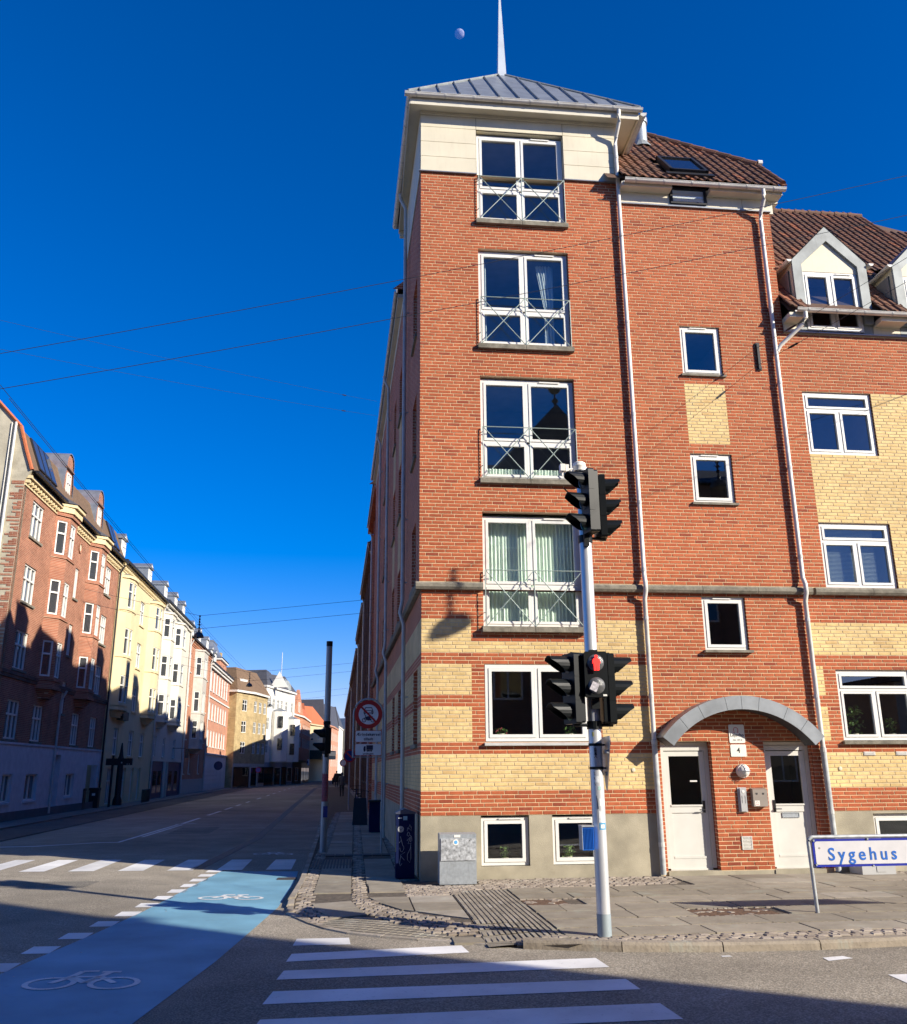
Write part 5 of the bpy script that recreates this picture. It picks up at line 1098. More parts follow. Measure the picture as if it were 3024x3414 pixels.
# prohibition sign in its tubular frame
PS = thing('traffic_sign', 'round red-rimmed sign barring cars and motorcycles with two white text plates, in a tubular frame', 'traffic sign', (-.42, 5.2, 0))
y = 5.2; xl, xr, zt = -1.13, -.46, 3.0; cx_ = (xl+xr)/2; rr = (xr-xl)/2
b = MB(); b.tube([(xr, y, -.05), (xr, y, zt)]+[(cx_+rr*math.cos(math.radians(a)), y, zt+rr*math.sin(math.radians(a))) for a in range(10, 180, 10)]+[(xl, y, zt), (xl, y, 2.03)], .021, 8); b.tube([(xl, y, 2.045), (xr, y, 2.045)], .012, 6); b.build('frame', GALV, PS, smooth=True)
def disc(c, r0, r1, y0, y1, m, name, par, n=36):
    b = MB(); vs = [(c[0]+r*math.cos(2*math.pi*k/n), yy, c[1]+r*math.sin(2*math.pi*k/n)) for r, yy in ((r1, y1), (r1, y0), (max(r0, .0001), y0), (max(r0, .0001), y1)) for k in range(n)]
    b.add(vs, [(i*n+k, i*n+(k+1) % n, ((i+1) % 4)*n+(k+1) % n, ((i+1) % 4)*n+k) for i in range(4) for k in range(n)]); return b.build(name, m, par)
c = (cx_, 2.985); SW = mat('sign_white', (.70, .70, .72), .4); SR = mat('sign_rim_red', (.45, .02, .02), .4); INKN = mat('sign_navy_ink', (.02, .02, .06), .5)
D1 = disc(c, 0, .315, y-.03, y-.027, SR, 'sign_disc', PS); disc(c, 0, .225, y-.033, y-.0305, SW, 'sign_face', D1)
def P(x, z): return (c[0]+x, c[1]+z)
b = MB(); yy0, yy1 = y-.036, y-.0335
def poly2(b, pts, closed=False, th=.012):
    for i in range(len(pts)-(0 if closed else 1)):
        a, e = Vector(P(*pts[i])), Vector(P(*pts[(i+1) % len(pts)])); d = e-a
        if d.length < 1e-5: continue
        nn = Vector((-d.y, d.x)).normalized()*th/2; ex = d.normalized()*th*.3
        b.prism([tuple(a-nn-ex), tuple(e-nn+ex), tuple(e+nn+ex), tuple(a+nn-ex)], yy0, yy1, 'y')
poly2(b, [(-.1, .07), (-.07, .15), (.07, .15), (.1, .07), (.105, .03), (-.105, .03)], True, .016); poly2(b, [(-.095, .085), (.095, .085)], th=.014)
for sx in (-1, 1): b.prism([P(sx*.1, .0), P(sx*.07, .0), P(sx*.07, .03), P(sx*.1, .03)], yy0, yy1, 'y'); b.prism([P(sx*.09, .045), P(sx*.06, .045), P(sx*.06, .07), P(sx*.09, .07)], yy0, yy1, 'y')
for wx in (-.1, .1): poly2(b, [(wx+.042*math.cos(t*math.pi/6), -.13+.042*math.sin(t*math.pi/6)) for t in range(12)], True, .014)
poly2(b, [(-.1, -.13), (-.06, -.03), (-.09, -.01)], th=.014); b.prism([P(-.055, -.12), P(-.07, -.06), P(-.01, -.04), (P(.06, -.05)), P(.1, -.045), P(.09, -.07), P(.05, -.08), P(.06, -.13), P(.0, -.14)], yy0, yy1, 'y')
b.build('pictogram', INKN, D1)
b = MB(); a, e = Vector(P(-.16, .16)), Vector(P(.16, -.16)); d = (e-a).normalized(); nn = Vector((-d.y, d.x))*.021; b.prism([tuple(a-nn), tuple(e-nn), tuple(e+nn), tuple(a+nn)], y-.039, y-.0365, 'y'); b.build('red_bar', SR, D1)
p1 = plate(-1.085, -.49, 2.365, 2.625, y-.028, SR, 'text_plate', PS, r=.02); plate(-1.078, -.497, 2.373, 2.617, y-.0345, SW, 'plate_face', p1, th=.003)
put_text('Ærindekørsel', .088, (-.787, y-.039, 2.537), INKN, p1, bold=.002, spacing=1.08, sx=1.04); put_text('tilladt', .082, (-.787, y-.039, 2.435), INKN, p1, bold=.0022, spacing=1.1)
p2_ = plate(-1.085, -.49, 2.075, 2.335, y-.028, SR, 'text_plate', PS, r=.02); plate(-1.078, -.497, 2.083, 2.327, y-.0345, SW, 'plate_face', p2_, th=.003)
put_text('undtaget', .062, (-.787, y-.039, 2.115), INKN, p2_, bold=.0015, spacing=1.1)
b = MB(); b.box(-.83, -.68, y-.041, y-.038, 2.20, 2.30); b.prism([(-.845, 2.195), (-.895, 2.195), (-.895, 2.24), (-.88, 2.28), (-.845, 2.28)], y-.041, y-.038, 'y'); b.box(-.89, -.69, y-.041, y-.038, 2.185, 2.196)
for wx in (-.872, -.80, -.765, -.72): b.lathe((wx, y-.038, 2.178), [(0, -.003), (.019, -.003), (.019, 0)], 12, axis='y')
b.build('pictogram', INKN, p2_); child_world(PS, 0)
# street name sign
SN = thing('street_name_sign', 'white Sygehus street name sign with blue rim on a low bent-tube stand', 'street sign', (4.735, -4.17, 0)); y = -4.17
xr2 = 7.0; b = MB(); b.tube([(4.76, y, -.05), (4.735, y, .82)]+[(4.735+.07*(1-math.cos(math.radians(a))), y, .82+.07*math.sin(math.radians(a))) for a in range(15, 91, 15)]+[(xr2-.07, y, .89)]+[(xr2-.07*(1-math.sin(math.radians(a))), y, .82+.07*math.cos(math.radians(a))) for a in range(15, 91, 15)]+[(xr2, y, -.05)], .0235, 12); b.build('stand', mat('stand_galvanised', (.42, .44, .44), .5, metal=.3, var=.2, scale=12), SN, smooth=True)
BLU = mat('sign_blue', (.008, .02, .30), .4); LBL = mat('letter_blue', (.01, .12, .48), .45)
p = plate(4.775, 6.94, .53, .865, y-.012, BLU, 'sign_plate', SN, r=.035, th=.016); plate(4.803, 6.912, .56, .838, y-.0285, mat('sign_pale_face', (.58, .57, .58), .5, var=.06, scale=6), 'plate_face', p, r=.03, th=.002)
o = put_text('Sygehus', .215, (5.435, y-.0335, .675), LBL, p, spacing=1.42, bold=.003, sx=.98)
for x, z in ((4.79, .85), (4.795, .56), (5.52, .862), (5.56, .535)): q = MB(); q.box(x-.008, x+.012, y-.045, y-.02, z-.012, z+.012); q.build('clip', GALV, SN)
q = MB(); q.lathe((4.865, y-.0305, .76), [(.014, 0), (.012, -.004), (0, -.005)], 12, axis='y'); q.build('screw', GREY, SN); child_world(SN, 0)
# cabinets
CB = thing('electrical_cabinet', 'low galvanised steel cabinet standing against the concrete plinth', 'cabinet', (.6, -.5, 0))
b = MB(); b.prism([(-.62, 0), (-.30, 0), (-.30, .74), (-.34, .765), (-.62, .755)], .305, .90, 'x'); b.build('body', GALV, CB)
b = MB(); b.box(.325, .885, -.634, -.62, .355, .69); b.build('door', mat('galvanised_spangle', (.46, .48, .49), .45, metal=.4, var=.5, scale=26), CB); b = MB(); b.box(.54, .64, -.626, -.62, .705, .742); b.build('maker_plate', WS, CB)
b = MB(); b.lathe((.565, -.634, .63), [(.046, 0), (.046, -.002), (0, -.002)], 20, axis='y'); lo = b.build('round_sticker', WS, CB); b = MB(); b.lathe((.565, -.636, .632), [(.028, 0), (.028, -.002), (0, -.002)], 20, axis='y'); b.build('blue_mark', mat('mark_blue', (.10, .35, .65), .5), lo)
b = MB(); [b.lathe((x, -.634, .655), [(.008, 0), (.008, -.006), (0, -.006)], 8, axis='y') for x in (.40, .79)]; b.build('lock', INK, CB); child_world(CB, 0)
DY = .45
NB = thing('cable_cabinet', 'narrow navy cabinet with a peaked lid and white scrawl at the wall corner', 'cabinet', (-.2, .4, 0))
NV = mat('navy_paint', (.006, .012, .055), .85, var=.15, spec=.1); b = MB(); b.prism([(-.355, 0), (-.035, 0), (-.035, 1.04), (-.355, 1.04)], DY-.15, DY+.15, 'y'); b.build('body', NV, NB); b = MB(); b.prism([(-.37, 1.03), (-.02, 1.03), (-.02, 1.055), (-.215, 1.12), (-.37, 1.055)], DY-.165, DY+.165, 'y'); b.build('lid', mat('navy_lid', (.05, .06, .10), .4), NB)
Y = DY-.1525
b = MB(); b.box(-.235, -.165, Y-.002, Y, .93, .995); b.build('square_sticker', mat('light_blue', (.18, .34, .45), .5), NB); b = MB(); b.box(-.32, -.255, Y-.0015, Y, .958, .972); b.build('pale_strip', SP, NB)
b = MB(); b.lathe((-.275, Y, .785), [(.052, 0), (.052, -.002), (0, -.002)], 20, axis='y'); rs_ = b.build('round_sticker', mat('sticker_grey', (.30, .31, .32), .6), NB)
b = MB(); [b.tube([(-.275, Y-.003, .742), (-.275+sx*.0, Y-.003, .775), (-.275+sx*.032, Y-.003, .80)], .004, 4) for sx in (-1, 1)]; b.build('leaf_mark', INK, rs_)
b = MB(); b.box(-.358, -.354, DY-.14, DY-.06, .42, .84); b.build('yellow_strip', mat('strip_yellow', (.5, .5, .12), .5), NB)
b = MB()
for st in ([(-.15, .79), (-.12, .86), (-.1, .82), (-.095, .76), (-.14, .80), (-.17, .75), (-.16, .81)], [(-.15, .74), (-.17, .69), (-.14, .67), (-.12, .71), (-.14, .74)], [(-.12, .69), (-.09, .66), (-.085, .6), (-.11, .58), (-.11, .66), (-.17, .6)], [(-.11, .66), (-.15, .55), (-.09, .56)], [(-.1, .54), (-.11, .48), (-.16, .38), (-.16, .30), (-.12, .25), (-.1, .32), (-.1, .5)],
           [(-.28, .67), (-.26, .60), (-.24, .53), (-.22, .50), (-.22, .47), (-.25, .42), (-.28, .44), (-.29, .49)], [(-.26, .61), (-.30, .57)], [(-.20, .42), (-.28, .37), (-.21, .29)], [(-.27, .36), (-.29, .24), (-.28, .20), (-.25, .24)]): b.tube([(p[0], Y-.002, p[1]) for p in st], .004, 4)
b.build('white_scrawl', mat('scrawl_white', (.35, .36, .40), .6), NB); child_world(NB, 0)
# ================================================================ the left row of the street
LROT = math.pi/2+ST
def left_thing(name, label, d0, off=-13.45, group=None):
    p = Vector((off, 0, 0))+DV*d0; return thing(name, label, 'building', p, LROT, group)
REDL = brickwall('brown_red_brick', (.30, .105, .060), (.40, .15, .085), (.52, .40, .28), dirt=.1)
SALM = brickwall('salmon_brick', (.48, .20, .12), (.54, .25, .16), (.5, .36, .26)); ORAB = brickwall('orange_brick', (.44, .17, .09), (.5, .21, .11), (.5, .36, .26))
YELF = brickwall('ochre_brick', (.42, .31, .15), (.52, .40, .20), (.35, .28, .17), dirt=.15); DRKB = brickwall('dark_brick', (.16, .085, .06), (.22, .11, .075), (.25, .2, .16), dirt=.2)
RGAB = mat('old_render', (.42, .38, .28), .95, var=.22, scale=1.6, stain=.5, bump=.6, bscale=14); CRM = mat('cream_render', (.66, .55, .32), .85, var=.07, scale=.8, stain=.12); OFFW = mat('offwhite_render', (.60, .56, .46), .85, var=.06, scale=.8, stain=.12)
WHR = mat('white_render', (.66, .64, .58), .85, var=.06, scale=.6, stain=.12); WLOW = mat('white_base_paint', (.60, .62, .64), .8, var=.1, stain=.15); GREYC = mat('grey_bay_render', (.45, .42, .36), .85, var=.1); TRIM = mat('cream_trim', (.66, .54, .31), .85, var=.08)
MANS = mat('brown_mansard', (.16, .10, .055), .8, var=.2, scale=6); SLATE = mat('dark_slate', (.07, .07, .075), .6, var=.2, scale=5); NAVY = mat('navy_shopfront', (.02, .03, .09), .5); BEIG = mat('beige_render', (.55, .45, .28), .85, var=.08); REDROOF = mat('orange_tile_roof', (.46, .13, .05), .8, var=.15, scale=8)
def body(t, W, H, D, m, y0=.0, sides=True):
    b = MB(); b.quad((0, y0, 0), (0, D, 0), (0, D, H), (0, y0, H)); b.quad((W, y0, 0), (W, D, 0), (W, D, H), (W, y0, H)); b.quad((0, D, 0), (W, D, 0), (W, D, H), (0, D, H)); b.quad((0, y0, H), (W, y0, H), (W, D, H), (0, D, H)); b.build('party_wall', m, t)
def lwin(par, x0, x1, z0, z1, y=.08, kind='cross', T=None, m=None, sill=True, pane=None, sillm=None):
    m = m or WHITE; pane = pane or PANB; W, H = x1-x0, z1-z0; tr = z0+H*.63; fw = .065
    b = MB(); b.T = T; ring(b, x0, x1, z0, z1, fw, y, y+.07)
    if kind in ('cross', 'cross2', 'single', 'tee'): b.box(x0+fw, x1-fw, y-.01, y+.05, tr-.035, tr+.035)
    n = {'cross': 3, 'cross2': 2, 'tee': 2, 'narrow': 2}.get(kind, 1)
    for i in range(1, n): x = x0+W*i/n; b.box(x-.03, x+.03, y+.001, y+.06, z0+fw, tr-.035 if kind in ('cross', 'cross2', 'tee') else z1-fw); 
    if kind in ('cross', 'cross2', 'tee'):
        for i in range(1, n): x = x0+W*i/n; b.box(x-.03, x+.03, y+.001, y+.06, tr+.035, z1-fw)
    w_ = b.build('window', m, par); q = MB(); q.T = T; q.quad((x0+fw*.5, y+.055, z0+fw*.5), (x1-fw*.5, y+.055, z0+fw*.5), (x1-fw*.5, y+.055, z1-fw*.5), (x0+fw*.5, y+.055, z1-fw*.5)); q.build('pane', pane, w_)
    if sill: q = MB(); q.T = T; q.box(x0-.07, x1+.07, -.07, y, z0-.09, z0-.004); q.build('sill', sillm or SILL, w_)
    return w_
def bay(t, x0, x1, z0, z1, p, c, m, rows, kinds=('single', 'cross', 'single'), rnd_=False, trim=None, cap=None, dwn=.5, fr=(.16, .84)):
    """polygonal or rounded bay with windows in every face"""
    if rnd_:
        n = 5; pts = [((x0+x1)/2-(x1-x0)/2*math.cos(math.pi*k/n), -p*math.sin(math.pi*k/n)**.7) for k in range(n+1)]
    else: pts = [(x0, 0), (x0+c, -p), (x1-c, -p), (x1, 0)]
    b = MB(); wl = []
    for i in range(len(pts)-1):
        a, e = Vector((*pts[i], 0)), Vector((*pts[i+1], 0)); d = e-a; T = Matrix.Translation(a) @ Matrix.Rotation(math.atan2(d.y, d.x), 4, 'Z'); L = d.length; hs = []
        if (not rnd_) or i in (1, 2, 3):
            for (ra, rb) in rows:
                f0, f1 = (fr if not rnd_ else ((.08, .92))); hs.append((L*f0, L*f1, ra, rb)); wl.append((T, L*f0, L*f1, ra, rb, kinds[i % len(kinds)] if not rnd_ else 'single'))
        b.T = T; wall(b, 0, L, z0, z1, hs, reveal=.08)
    b.T = None; pl = [(q[0], q[1]) for q in pts]; b.prism(pl, z0-.02, z0+.01, 'z')
    k = .82
    for s_ in range(3):
        zz = z0-.02-s_*.12; ff = 1-(s_+1)*.13; b.prism([((x0+x1)/2+(q[0]-(x0+x1)/2)*ff, q[1]*ff+.01) for q in pl], zz-.12, zz, 'z')
    by = b.build('bay', m, t)
    for T, a, e, ra, rb, kd in wl: lwin(by, a+.005, e-.005, ra, rb, .03, kd, T=T, sill=False, pane=PANB)
    tm = trim or m
    def band(z, h, o, q=None):
        q.prism([((x0+x1)/2+(r_[0]-(x0+x1)/2)*(1+o/((x1-x0)/2)), r_[1]-(o if r_[1] < -.01 else 0)) for r_ in pl], z, z+h, 'z')
    for a_ in [(z1-.02, .14, .08)]+[(ra-.16, .07, .05) for ra, rb in rows]+[(z0-.02, .12, .06)]: q = MB(); band(*a_, q=q); q.build('bay_moulding', tm, by)
    if cap: q = MB(); q.add([(r_[0], r_[1]-.05, z1+.12) for r_ in pl]+[((x0+x1)/2, .05, z1+.12+cap)], [(i, i+1, len(pl)) for i in range(len(pl)-1)]); q.build('bay_roof', ZINC, by)
    return by
def dentils(t, x0, x1, z, m, step=.32, h=.16, name='cornice', out=.16):
    b = MB(); b.box(x0, x1, -out-.08, 0, z+h, z+h+.12); b.box(x0, x1, -.05, 0, z-.12, z-.04)
    x = x0+.05
    while x < x1-.15: b.box(x, x+step*.5, -out, 0, z, z+h-.002); x += step
    return b.build(name, m, t)
def lgutter(t, x0, x1, z, out=.32): b = MB(); b.box(x0, x1, -out-.06, -out+.06, z-.05, z+.05); b.box(x0, x1, -out, 0, z+.02, z+.06); return b.build('gutter', DARK, t)
def lpipe(t, x, z1, m=GUTG): b = MB(); b.tube([(x, -.3, z1), (x, -.1, z1-.45), (x, -.1, .1)], .05, 8); return b.build('downpipe', m, t)
def zdormer(t, x, w_, z0, h, y0=.25, m=ZINC, d=1.8):
    b = MB(); b.box(x, x+w_, y0, y0+d, z0, z0+h, 0); b.box(x-.08, x+w_+.08, y0-.14, y0+d, z0+h, z0+h+.1, 0); b.prism([(x-.08, z0+h+.1), (x+w_+.08, z0+h+.1), (x+w_/2, z0+h+.38)], y0-.12, y0+d, 'y', 0); dm = b.build('dormer', [m], t)
    q = MB(); q.box(x-.0, x+w_, y0-.03, y0-.002, z0, z0+h); q.prism([(x, z0+h), (x+w_, z0+h), (x+w_/2, z0+h+.26)], y0-.14, y0-.121, 'y'); q.build('dormer_front', WHR, dm); lwin(dm, x+.12, x+w_-.12, z0+.12, z0+h-.1, y0-.08, 'cross2', sill=False)
# --- A: brown-red brick house with scrolled dormers
A0 = 18.1; A = left_thing('brick_house', 'tall brown-red brick house with polygonal bays, round-topped dormers and a white ground floor', A0); WA = 15.75; L = lambda d: d-A0
rows = [(10.62, 12.08), (8.07, 9.53), (5.53, 6.98), (2.96, 4.4)]
hs = [(L(a), L(c), z0, z1) for a, c in ((19.3, 20.72), (31.1, 32.32)) for z0, z1 in rows]+[(L(a), L(c), 2.96, 4.4) for a, c in ((22.3, 23.6), (27.9, 29.12))]+[(L(25.85), L(26.45), z0, z1) for z0, z1 in ((9.4, 10.8), (6.8, 8.2), (4.25, 5.63))]
lo = [(L(19.7), L(20.75), .7, 1.7), (L(22.3), L(23.75), .7, 1.7), (L(27.8), L(29.15), .7, 1.7), (L(25.85), L(26.75), .05, 2.5), (L(31.3), L(33.3), .02, 2.1)]
b = MB(); wall(b, 0, WA, 2.82, 12.5, hs, reveal=.1); b.build('wall', REDL, A)
b = MB(); wall(b, 0, WA, -.1, 2.82, lo, y=-.03, reveal=.3, mi=0); b.box(0, WA, -.07, -.031, 2.78, 2.86); b.build('white_base', WLOW, A)
b = MB(); b.box(0, WA, -.05, -.031, -.1, .35); b.build('plinth', mat('dark_plinth', (.12, .12, .13), .8), A)
for i, h in enumerate(hs): lwin(A, h[0]+.01, h[1]-.01, h[2], h[3], .05, 'narrow' if h[1]-h[0] < .7 else 'cross')
for h in lo[:3]: lwin(A, h[0]+.01, h[1]-.01, h[2], h[3], .05, 'narrow', sillm=WLOW)
b = MB(); b.box(lo[3][0], lo[3][1], .25, .3, .0, 2.5); b.build('door', WLOW, A); b = MB(); b.box(lo[4][0]+1.1, lo[4][1]-.3, .9, .95, .0, 2.0); b.build('door', DARK, A); b = MB(); b.box(lo[4][0], lo[4][1], 1.0, 1.05, 0, 2.1); b.build('niche_wall', WLOW, A)
for c0, c1 in ((22.2, 24.3), (27.65, 29.7)): bay(A, L(c0), L(c1), 5.05, 12.3, .47, .5, REDL, [r_ for r_ in rows[:3]], kinds=('single', 'cross2', 'single'), trim=REDL)
b = MB(); b.box(0, WA, -.08, 0, 5.28, 5.4); b.box(0, WA, -.05, 0, 5.16, 5.27); b.build('string_course', DRKB, A)
dentils(A, 0, WA, 12.42, TRIM, step=.34); 
for c0, c1 in ((22.2, 24.3), (27.65, 29.7)):
    q = MB(); x0, x1 = L(c0), L(c1); q.prism([(x0-.1, 0), (x0+.42, -.62), (x1-.42, -.62), (x1+.1, 0)], 12.44, 12.7, 'z'); q.prism([(x0-.15, .1), (x0+.4, -.72), (x1-.4, -.72), (x1+.15, .1)], 12.7, 12.82, 'z'); q.build('bay_cornice', TRIM, A); q = MB(); q.add([(x0-.2, 0, 12.84), (x0+.4, -.78, 12.84), (x1-.4, -.78, 12.84), (x1+.2, 0, 12.84), (x0+.3, .4, 13.5), (x1-.3, .4, 13.5)], [(0, 1, 4), (1, 2, 5, 4), (2, 3, 5)]); q.build('bay_roof', SLATE, A)
for x0, x1 in ((0, L(22.1)), (L(24.4), L(27.6)), (L(29.8), WA)): lgutter(A, x0, x1, 12.83, .42)
b = MB(); b.add([(0, -.3, 12.86), (WA, -.3, 12.86), (WA, .35, 14.55), (0, .35, 14.55)], [(0, 1, 2, 3)], 0); b.add([(0, .35, 14.55), (WA, .35, 14.55), (WA, 5, 17.9), (0, 5, 17.9)], [(0, 1, 2, 3)], 1); b.add([(0, 5, 17.9), (WA, 5, 17.9), (WA, 10, 13), (0, 10, 13)], [(0, 1, 2, 3)], 1)
b.add([(WA, -.3, 12.86), (WA, .35, 14.55), (WA, 5, 17.9), (WA, 10, 13)], [(0, 1, 2, 3)], 0); b.build('roof', [MANS, REDROOF], A)
for i, (a, c) in enumerate(((18.9, 19.6), (19.68, 20.38), (20.46, 21.2), (31.2, 31.9), (32.0, 32.7))):
    T = Matrix.Translation((L(a), -.3, 12.86)) @ Matrix.Rotation(math.atan2(1.69, .65), 4, 'X'); q = MB(); q.T = T; q.box(0, c-a, .35, 1.75, 0, .07); sk_ = q.build('skylight', DARK, A); q = MB(); q.T = T; q.quad((.06, .42, .075), (c-a-.06, .42, .075), (c-a-.06, 1.68, .075), (.06, 1.68, .075)); q.build('pane', PANB, sk_)
for c0 in (22.55, 28.0):
    x0, x1 = L(c0), L(c0)+1.5; xm = (x0+x1)/2; r_ = .5
    pts = [(x0, 13.1), (x1, 13.1), (x1-.12, 14.2), (x1-.25, 14.55)]+[(xm+r_*math.cos(math.radians(a)), 14.85+r_*math.sin(math.radians(a))) for a in range(0, 181, 20)]+[(x0+.25, 14.55), (x0+.12, 14.2)]
    q = MB(); q.prism(pts, .02, .35, 'y'); dm = q.build('dormer', REDL, A)
    for i in range(1, len(pts)-0):
        j = (i+1) % len(pts)
        if i == len(pts)-1 or True:
            a, e = pts[i], pts[j]; 
            if i == 0: continue
            q = MB(); q.add([(a[0], -.03, a[1]), (e[0], -.03, e[1]), (e[0], 1.3, e[1]), (a[0], 1.3, a[1]), (a[0]+(a[0]-xm)*.06, -.03, a[1]+.05), (e[0]+(e[0]-xm)*.06, -.03, e[1]+.05), (e[0]+(e[0]-xm)*.06, 1.3, e[1]+.05), (a[0]+(a[0]-xm)*.06, 1.3, a[1]+.05)], [(0, 1, 5, 4), (4, 5, 6, 7), (0, 3, 7, 4), (1, 2, 6, 5)]); q.build('zinc_coping', ZINC, dm)
    lwin(dm, xm-.28, xm+.28, 13.35, 14.45, -.03, 'cross2', sill=False); q = MB(); q.box(x0+.2, x1-.2, -.06, .02, 14.6, 14.68); q.build('dormer_band', DRKB, dm)
b = MB(); b.lathe((L(26.15), -.0, 11.8), [(.26, -.02), (.26, -.05), (.18, -.05), (.18, .02)], 20, axis='y'); o_ = b.build('oval_window', REDL, A); b = MB(); b.lathe((L(26.15), -.012, 11.8), [(.18, 0), (0, 0)], 20, axis='y'); b.build('pane', CREAM, o_)
# gable end of rough plaster facing the crossing
b = MB(); prof = [(0, -.1), (0, 12.5), (-.22, 12.86), (.05, 13.6), (.38, 14.62), (1.45, 15.75), (5, 18.0), (10, 13.0), (10, -.1)]
b.add([(-.03, p[0], p[1]) for p in prof]+[(.3, p[0], p[1]) for p in prof], [tuple(range(len(prof)))]+[(i, (i+1) % 9, 9+(i+1) % 9, 9+i) for i in range(9)]); b.build('gable_wall', RGAB, A)
b = MB(); rr = random.Random(4); z = .6
while z < 12.4:
    b.box(-.05, -.031, .0, rr.choice([.14, .28, .3, .45]), z, z+.06); z += .067*rr.choice([1, 1, 2])
b.build('toothed_bricks', REDL, A); b = MB(); b.tube([(-.1, .56, 14.8), (-.1, .56, .2)], .05, 8); b.tube([(-.07, .72, 14.8), (-.07, .72, .2)], .02, 6); b.build('downpipe', GUTM, A)
b = MB()
for i in range(6): a, e = Vector((-.06, prof[2+i][0], prof[2+i][1]+.04)) if i < 5 else None, Vector((-.06, prof[3+i][0], prof[3+i][1]+.04)) if i < 5 else None; (b.tube([a, e], .07, 6) if i < 5 else None)
b.build('verge_tiles', REDROOF, A); lpipe(A, WA-.05, 12.7, DARK); lpipe(A, L(25.55), 5.2, GUTG)
# --- B: cream house with rounded bays
B0 = 33.9; WB = 13.2; L = lambda d: d-B0
Bh = left_thing('cream_house', 'cream yellow rendered house with rounded bays next to the brown-red brick house', B0)
fl = [(L(40.0), L(41.25), z0, z1) for z0, z1 in ((10.4, 11.85), (7.8, 9.3), (5.22, 6.7), (2.65, 4.1))]+[(L(36.2), L(37.3), 2.65, 4.1), (L(43.2), L(44.4), 2.65, 4.1), (L(38.1), L(38.5), 8.6, 11.0), (L(38.1), L(38.5), 4.6, 7.6)]
dr = [(L(35.6), L(36.9), .1, 2.0), (L(38.9), L(40.1), .1, 2.0), (L(41.4), L(42.2), .1, 2.0), (L(43.4), L(44.2), .1, 2.0)]
b = MB(); wall(b, 0, WB, -.1, 12.9, fl+dr, reveal=.14); b.build('wall', CRM, Bh)
for h in fl: lwin(Bh, h[0]+.01, h[1]-.01, h[2], h[3], .06, 'cross2' if h[1]-h[0] > .6 else 'narrow', sillm=TRIM)
for i, h in enumerate(dr): lwin(Bh, h[0]+.01, h[1]-.01, h[2], h[3], .1, 'cross' if i != 3 else 'x', sill=False, pane=PAND)
for c0, c1 in ((34.6, 37.0), (42.6, 45.2)): bay(Bh, L(c0), L(c1), 5.0, 12.2, .55, 0, CRM, [(10.55, 12.0), (7.97, 9.42), (5.38, 6.85)], rnd_=True, trim=TRIM, cap=.35)
dentils(Bh, 0, WB, 12.7, TRIM, step=.36); lgutter(Bh, 0, WB, 13.02, .36); lpipe(Bh, .15, 12.9, CRM); lpipe(Bh, WB-.1, 12.9)
b = MB(); b.add([(0, -.3, 13.05), (WB, -.3, 13.05), (WB, 2.2, 15.0), (0, 2.2, 15.0)], [(0, 1, 2, 3)]); b.add([(0, 2.2, 15), (WB, 2.2, 15), (WB, 9, 15), (0, 9, 15)], [(0, 1, 2, 3)]); b.add([(0, -.3, 13.05), (0, 2.2, 15), (0, 2.2, 13)], [(0, 1, 2)]); b.build('roof', ZINC, Bh)
for d in (34.0, 41.6): zdormer(Bh, L(d)+.1, .95, 13.3, 1.0, .1)
body(Bh, WB, 13, 9, RGAB)
b = MB(); b.box(L(36.5), L(37.9), -.35, .0, 4.55, 5.0); b.build('balcony_front', DARK, Bh)
for d in (41.6, 42.1, 42.6, 43.1): pass
b = MB(); 
for i in range(18): b.tube([(L(40.6)+i*.14, -.9, 0), (L(40.6)+i*.14, -.9, .75)], .012, 4)
b.tube([(L(40.6), -.9, .75), (L(43.0), -.9, .75)], .018, 5); b.build('area_railing', DARK, Bh)
# --- C: off-white house with angular bays over a navy shop
C0 = 47.15; WC = 12.2; L = lambda d: d-C0
Ch = left_thing('offwhite_house', 'off-white rendered house with angular bays above a dark navy shopfront', C0)
fl = [(L(a), L(a)+1.0, 2.75, 4.1) for a in (47.5, 50.9, 55.2)]; b = MB(); wall(b, 0, WC, 2.5, 13.1, fl, reveal=.12); b.build('wall', OFFW, Ch)
for h in fl: lwin(Ch, h[0]+.01, h[1]-.01, h[2], h[3], .06, 'cross2', sillm=OFFW)
for c0, c1 in ((47.35, 49.7), (52.0, 54.8)): bay(Ch, L(c0), L(c1), 5.0, 12.35, .55, .55, OFFW, [(10.7, 12.05), (8.0, 9.45), (5.4, 6.85)], kinds=('single', 'single', 'single'), cap=.3)
b = MB(); b.box(0, WC, -.06, 0, 2.45, 2.6); b.box(0, 4.6, -.02, .1, -.1, 2.45, 1); b.box(6.0, WC, -.02, .1, -.1, 2.45, 1); b.box(4.6, 6.0, .3, .4, -.1, 2.45, 1); b.box(4.55, 4.95, -.12, .1, 0, 2.45, 0); b.box(5.9, 6.1, -.1, .1, 0, 2.45, 0); b.build('shopfront', [OFFW, NAVY], Ch)
b = MB(); [b.box(x, x+1.3, -.03, -.021, .4, 1.8) for x in (1.0, 2.7, 7.0, 9.4)]; b.build('shop_window', PAND, Ch); b = MB(); b.box(8.0, 9.4, -1.0, -.95, 2.75, 3.4); b.tube([(8.0, -.95, 3.45), (8.0, 0, 3.45)], .02, 5); b.build('hanging_sign', DARK, Ch)
b = MB(); b.box(0, WC, -.3, 0, 13.0, 13.12); b.box(0, WC, -.12, 0, 12.75, 12.9); b.build('cornice', OFFW, Ch); lgutter(Ch, 0, WC, 13.2, .36); lpipe(Ch, WC-.1, 13.1)
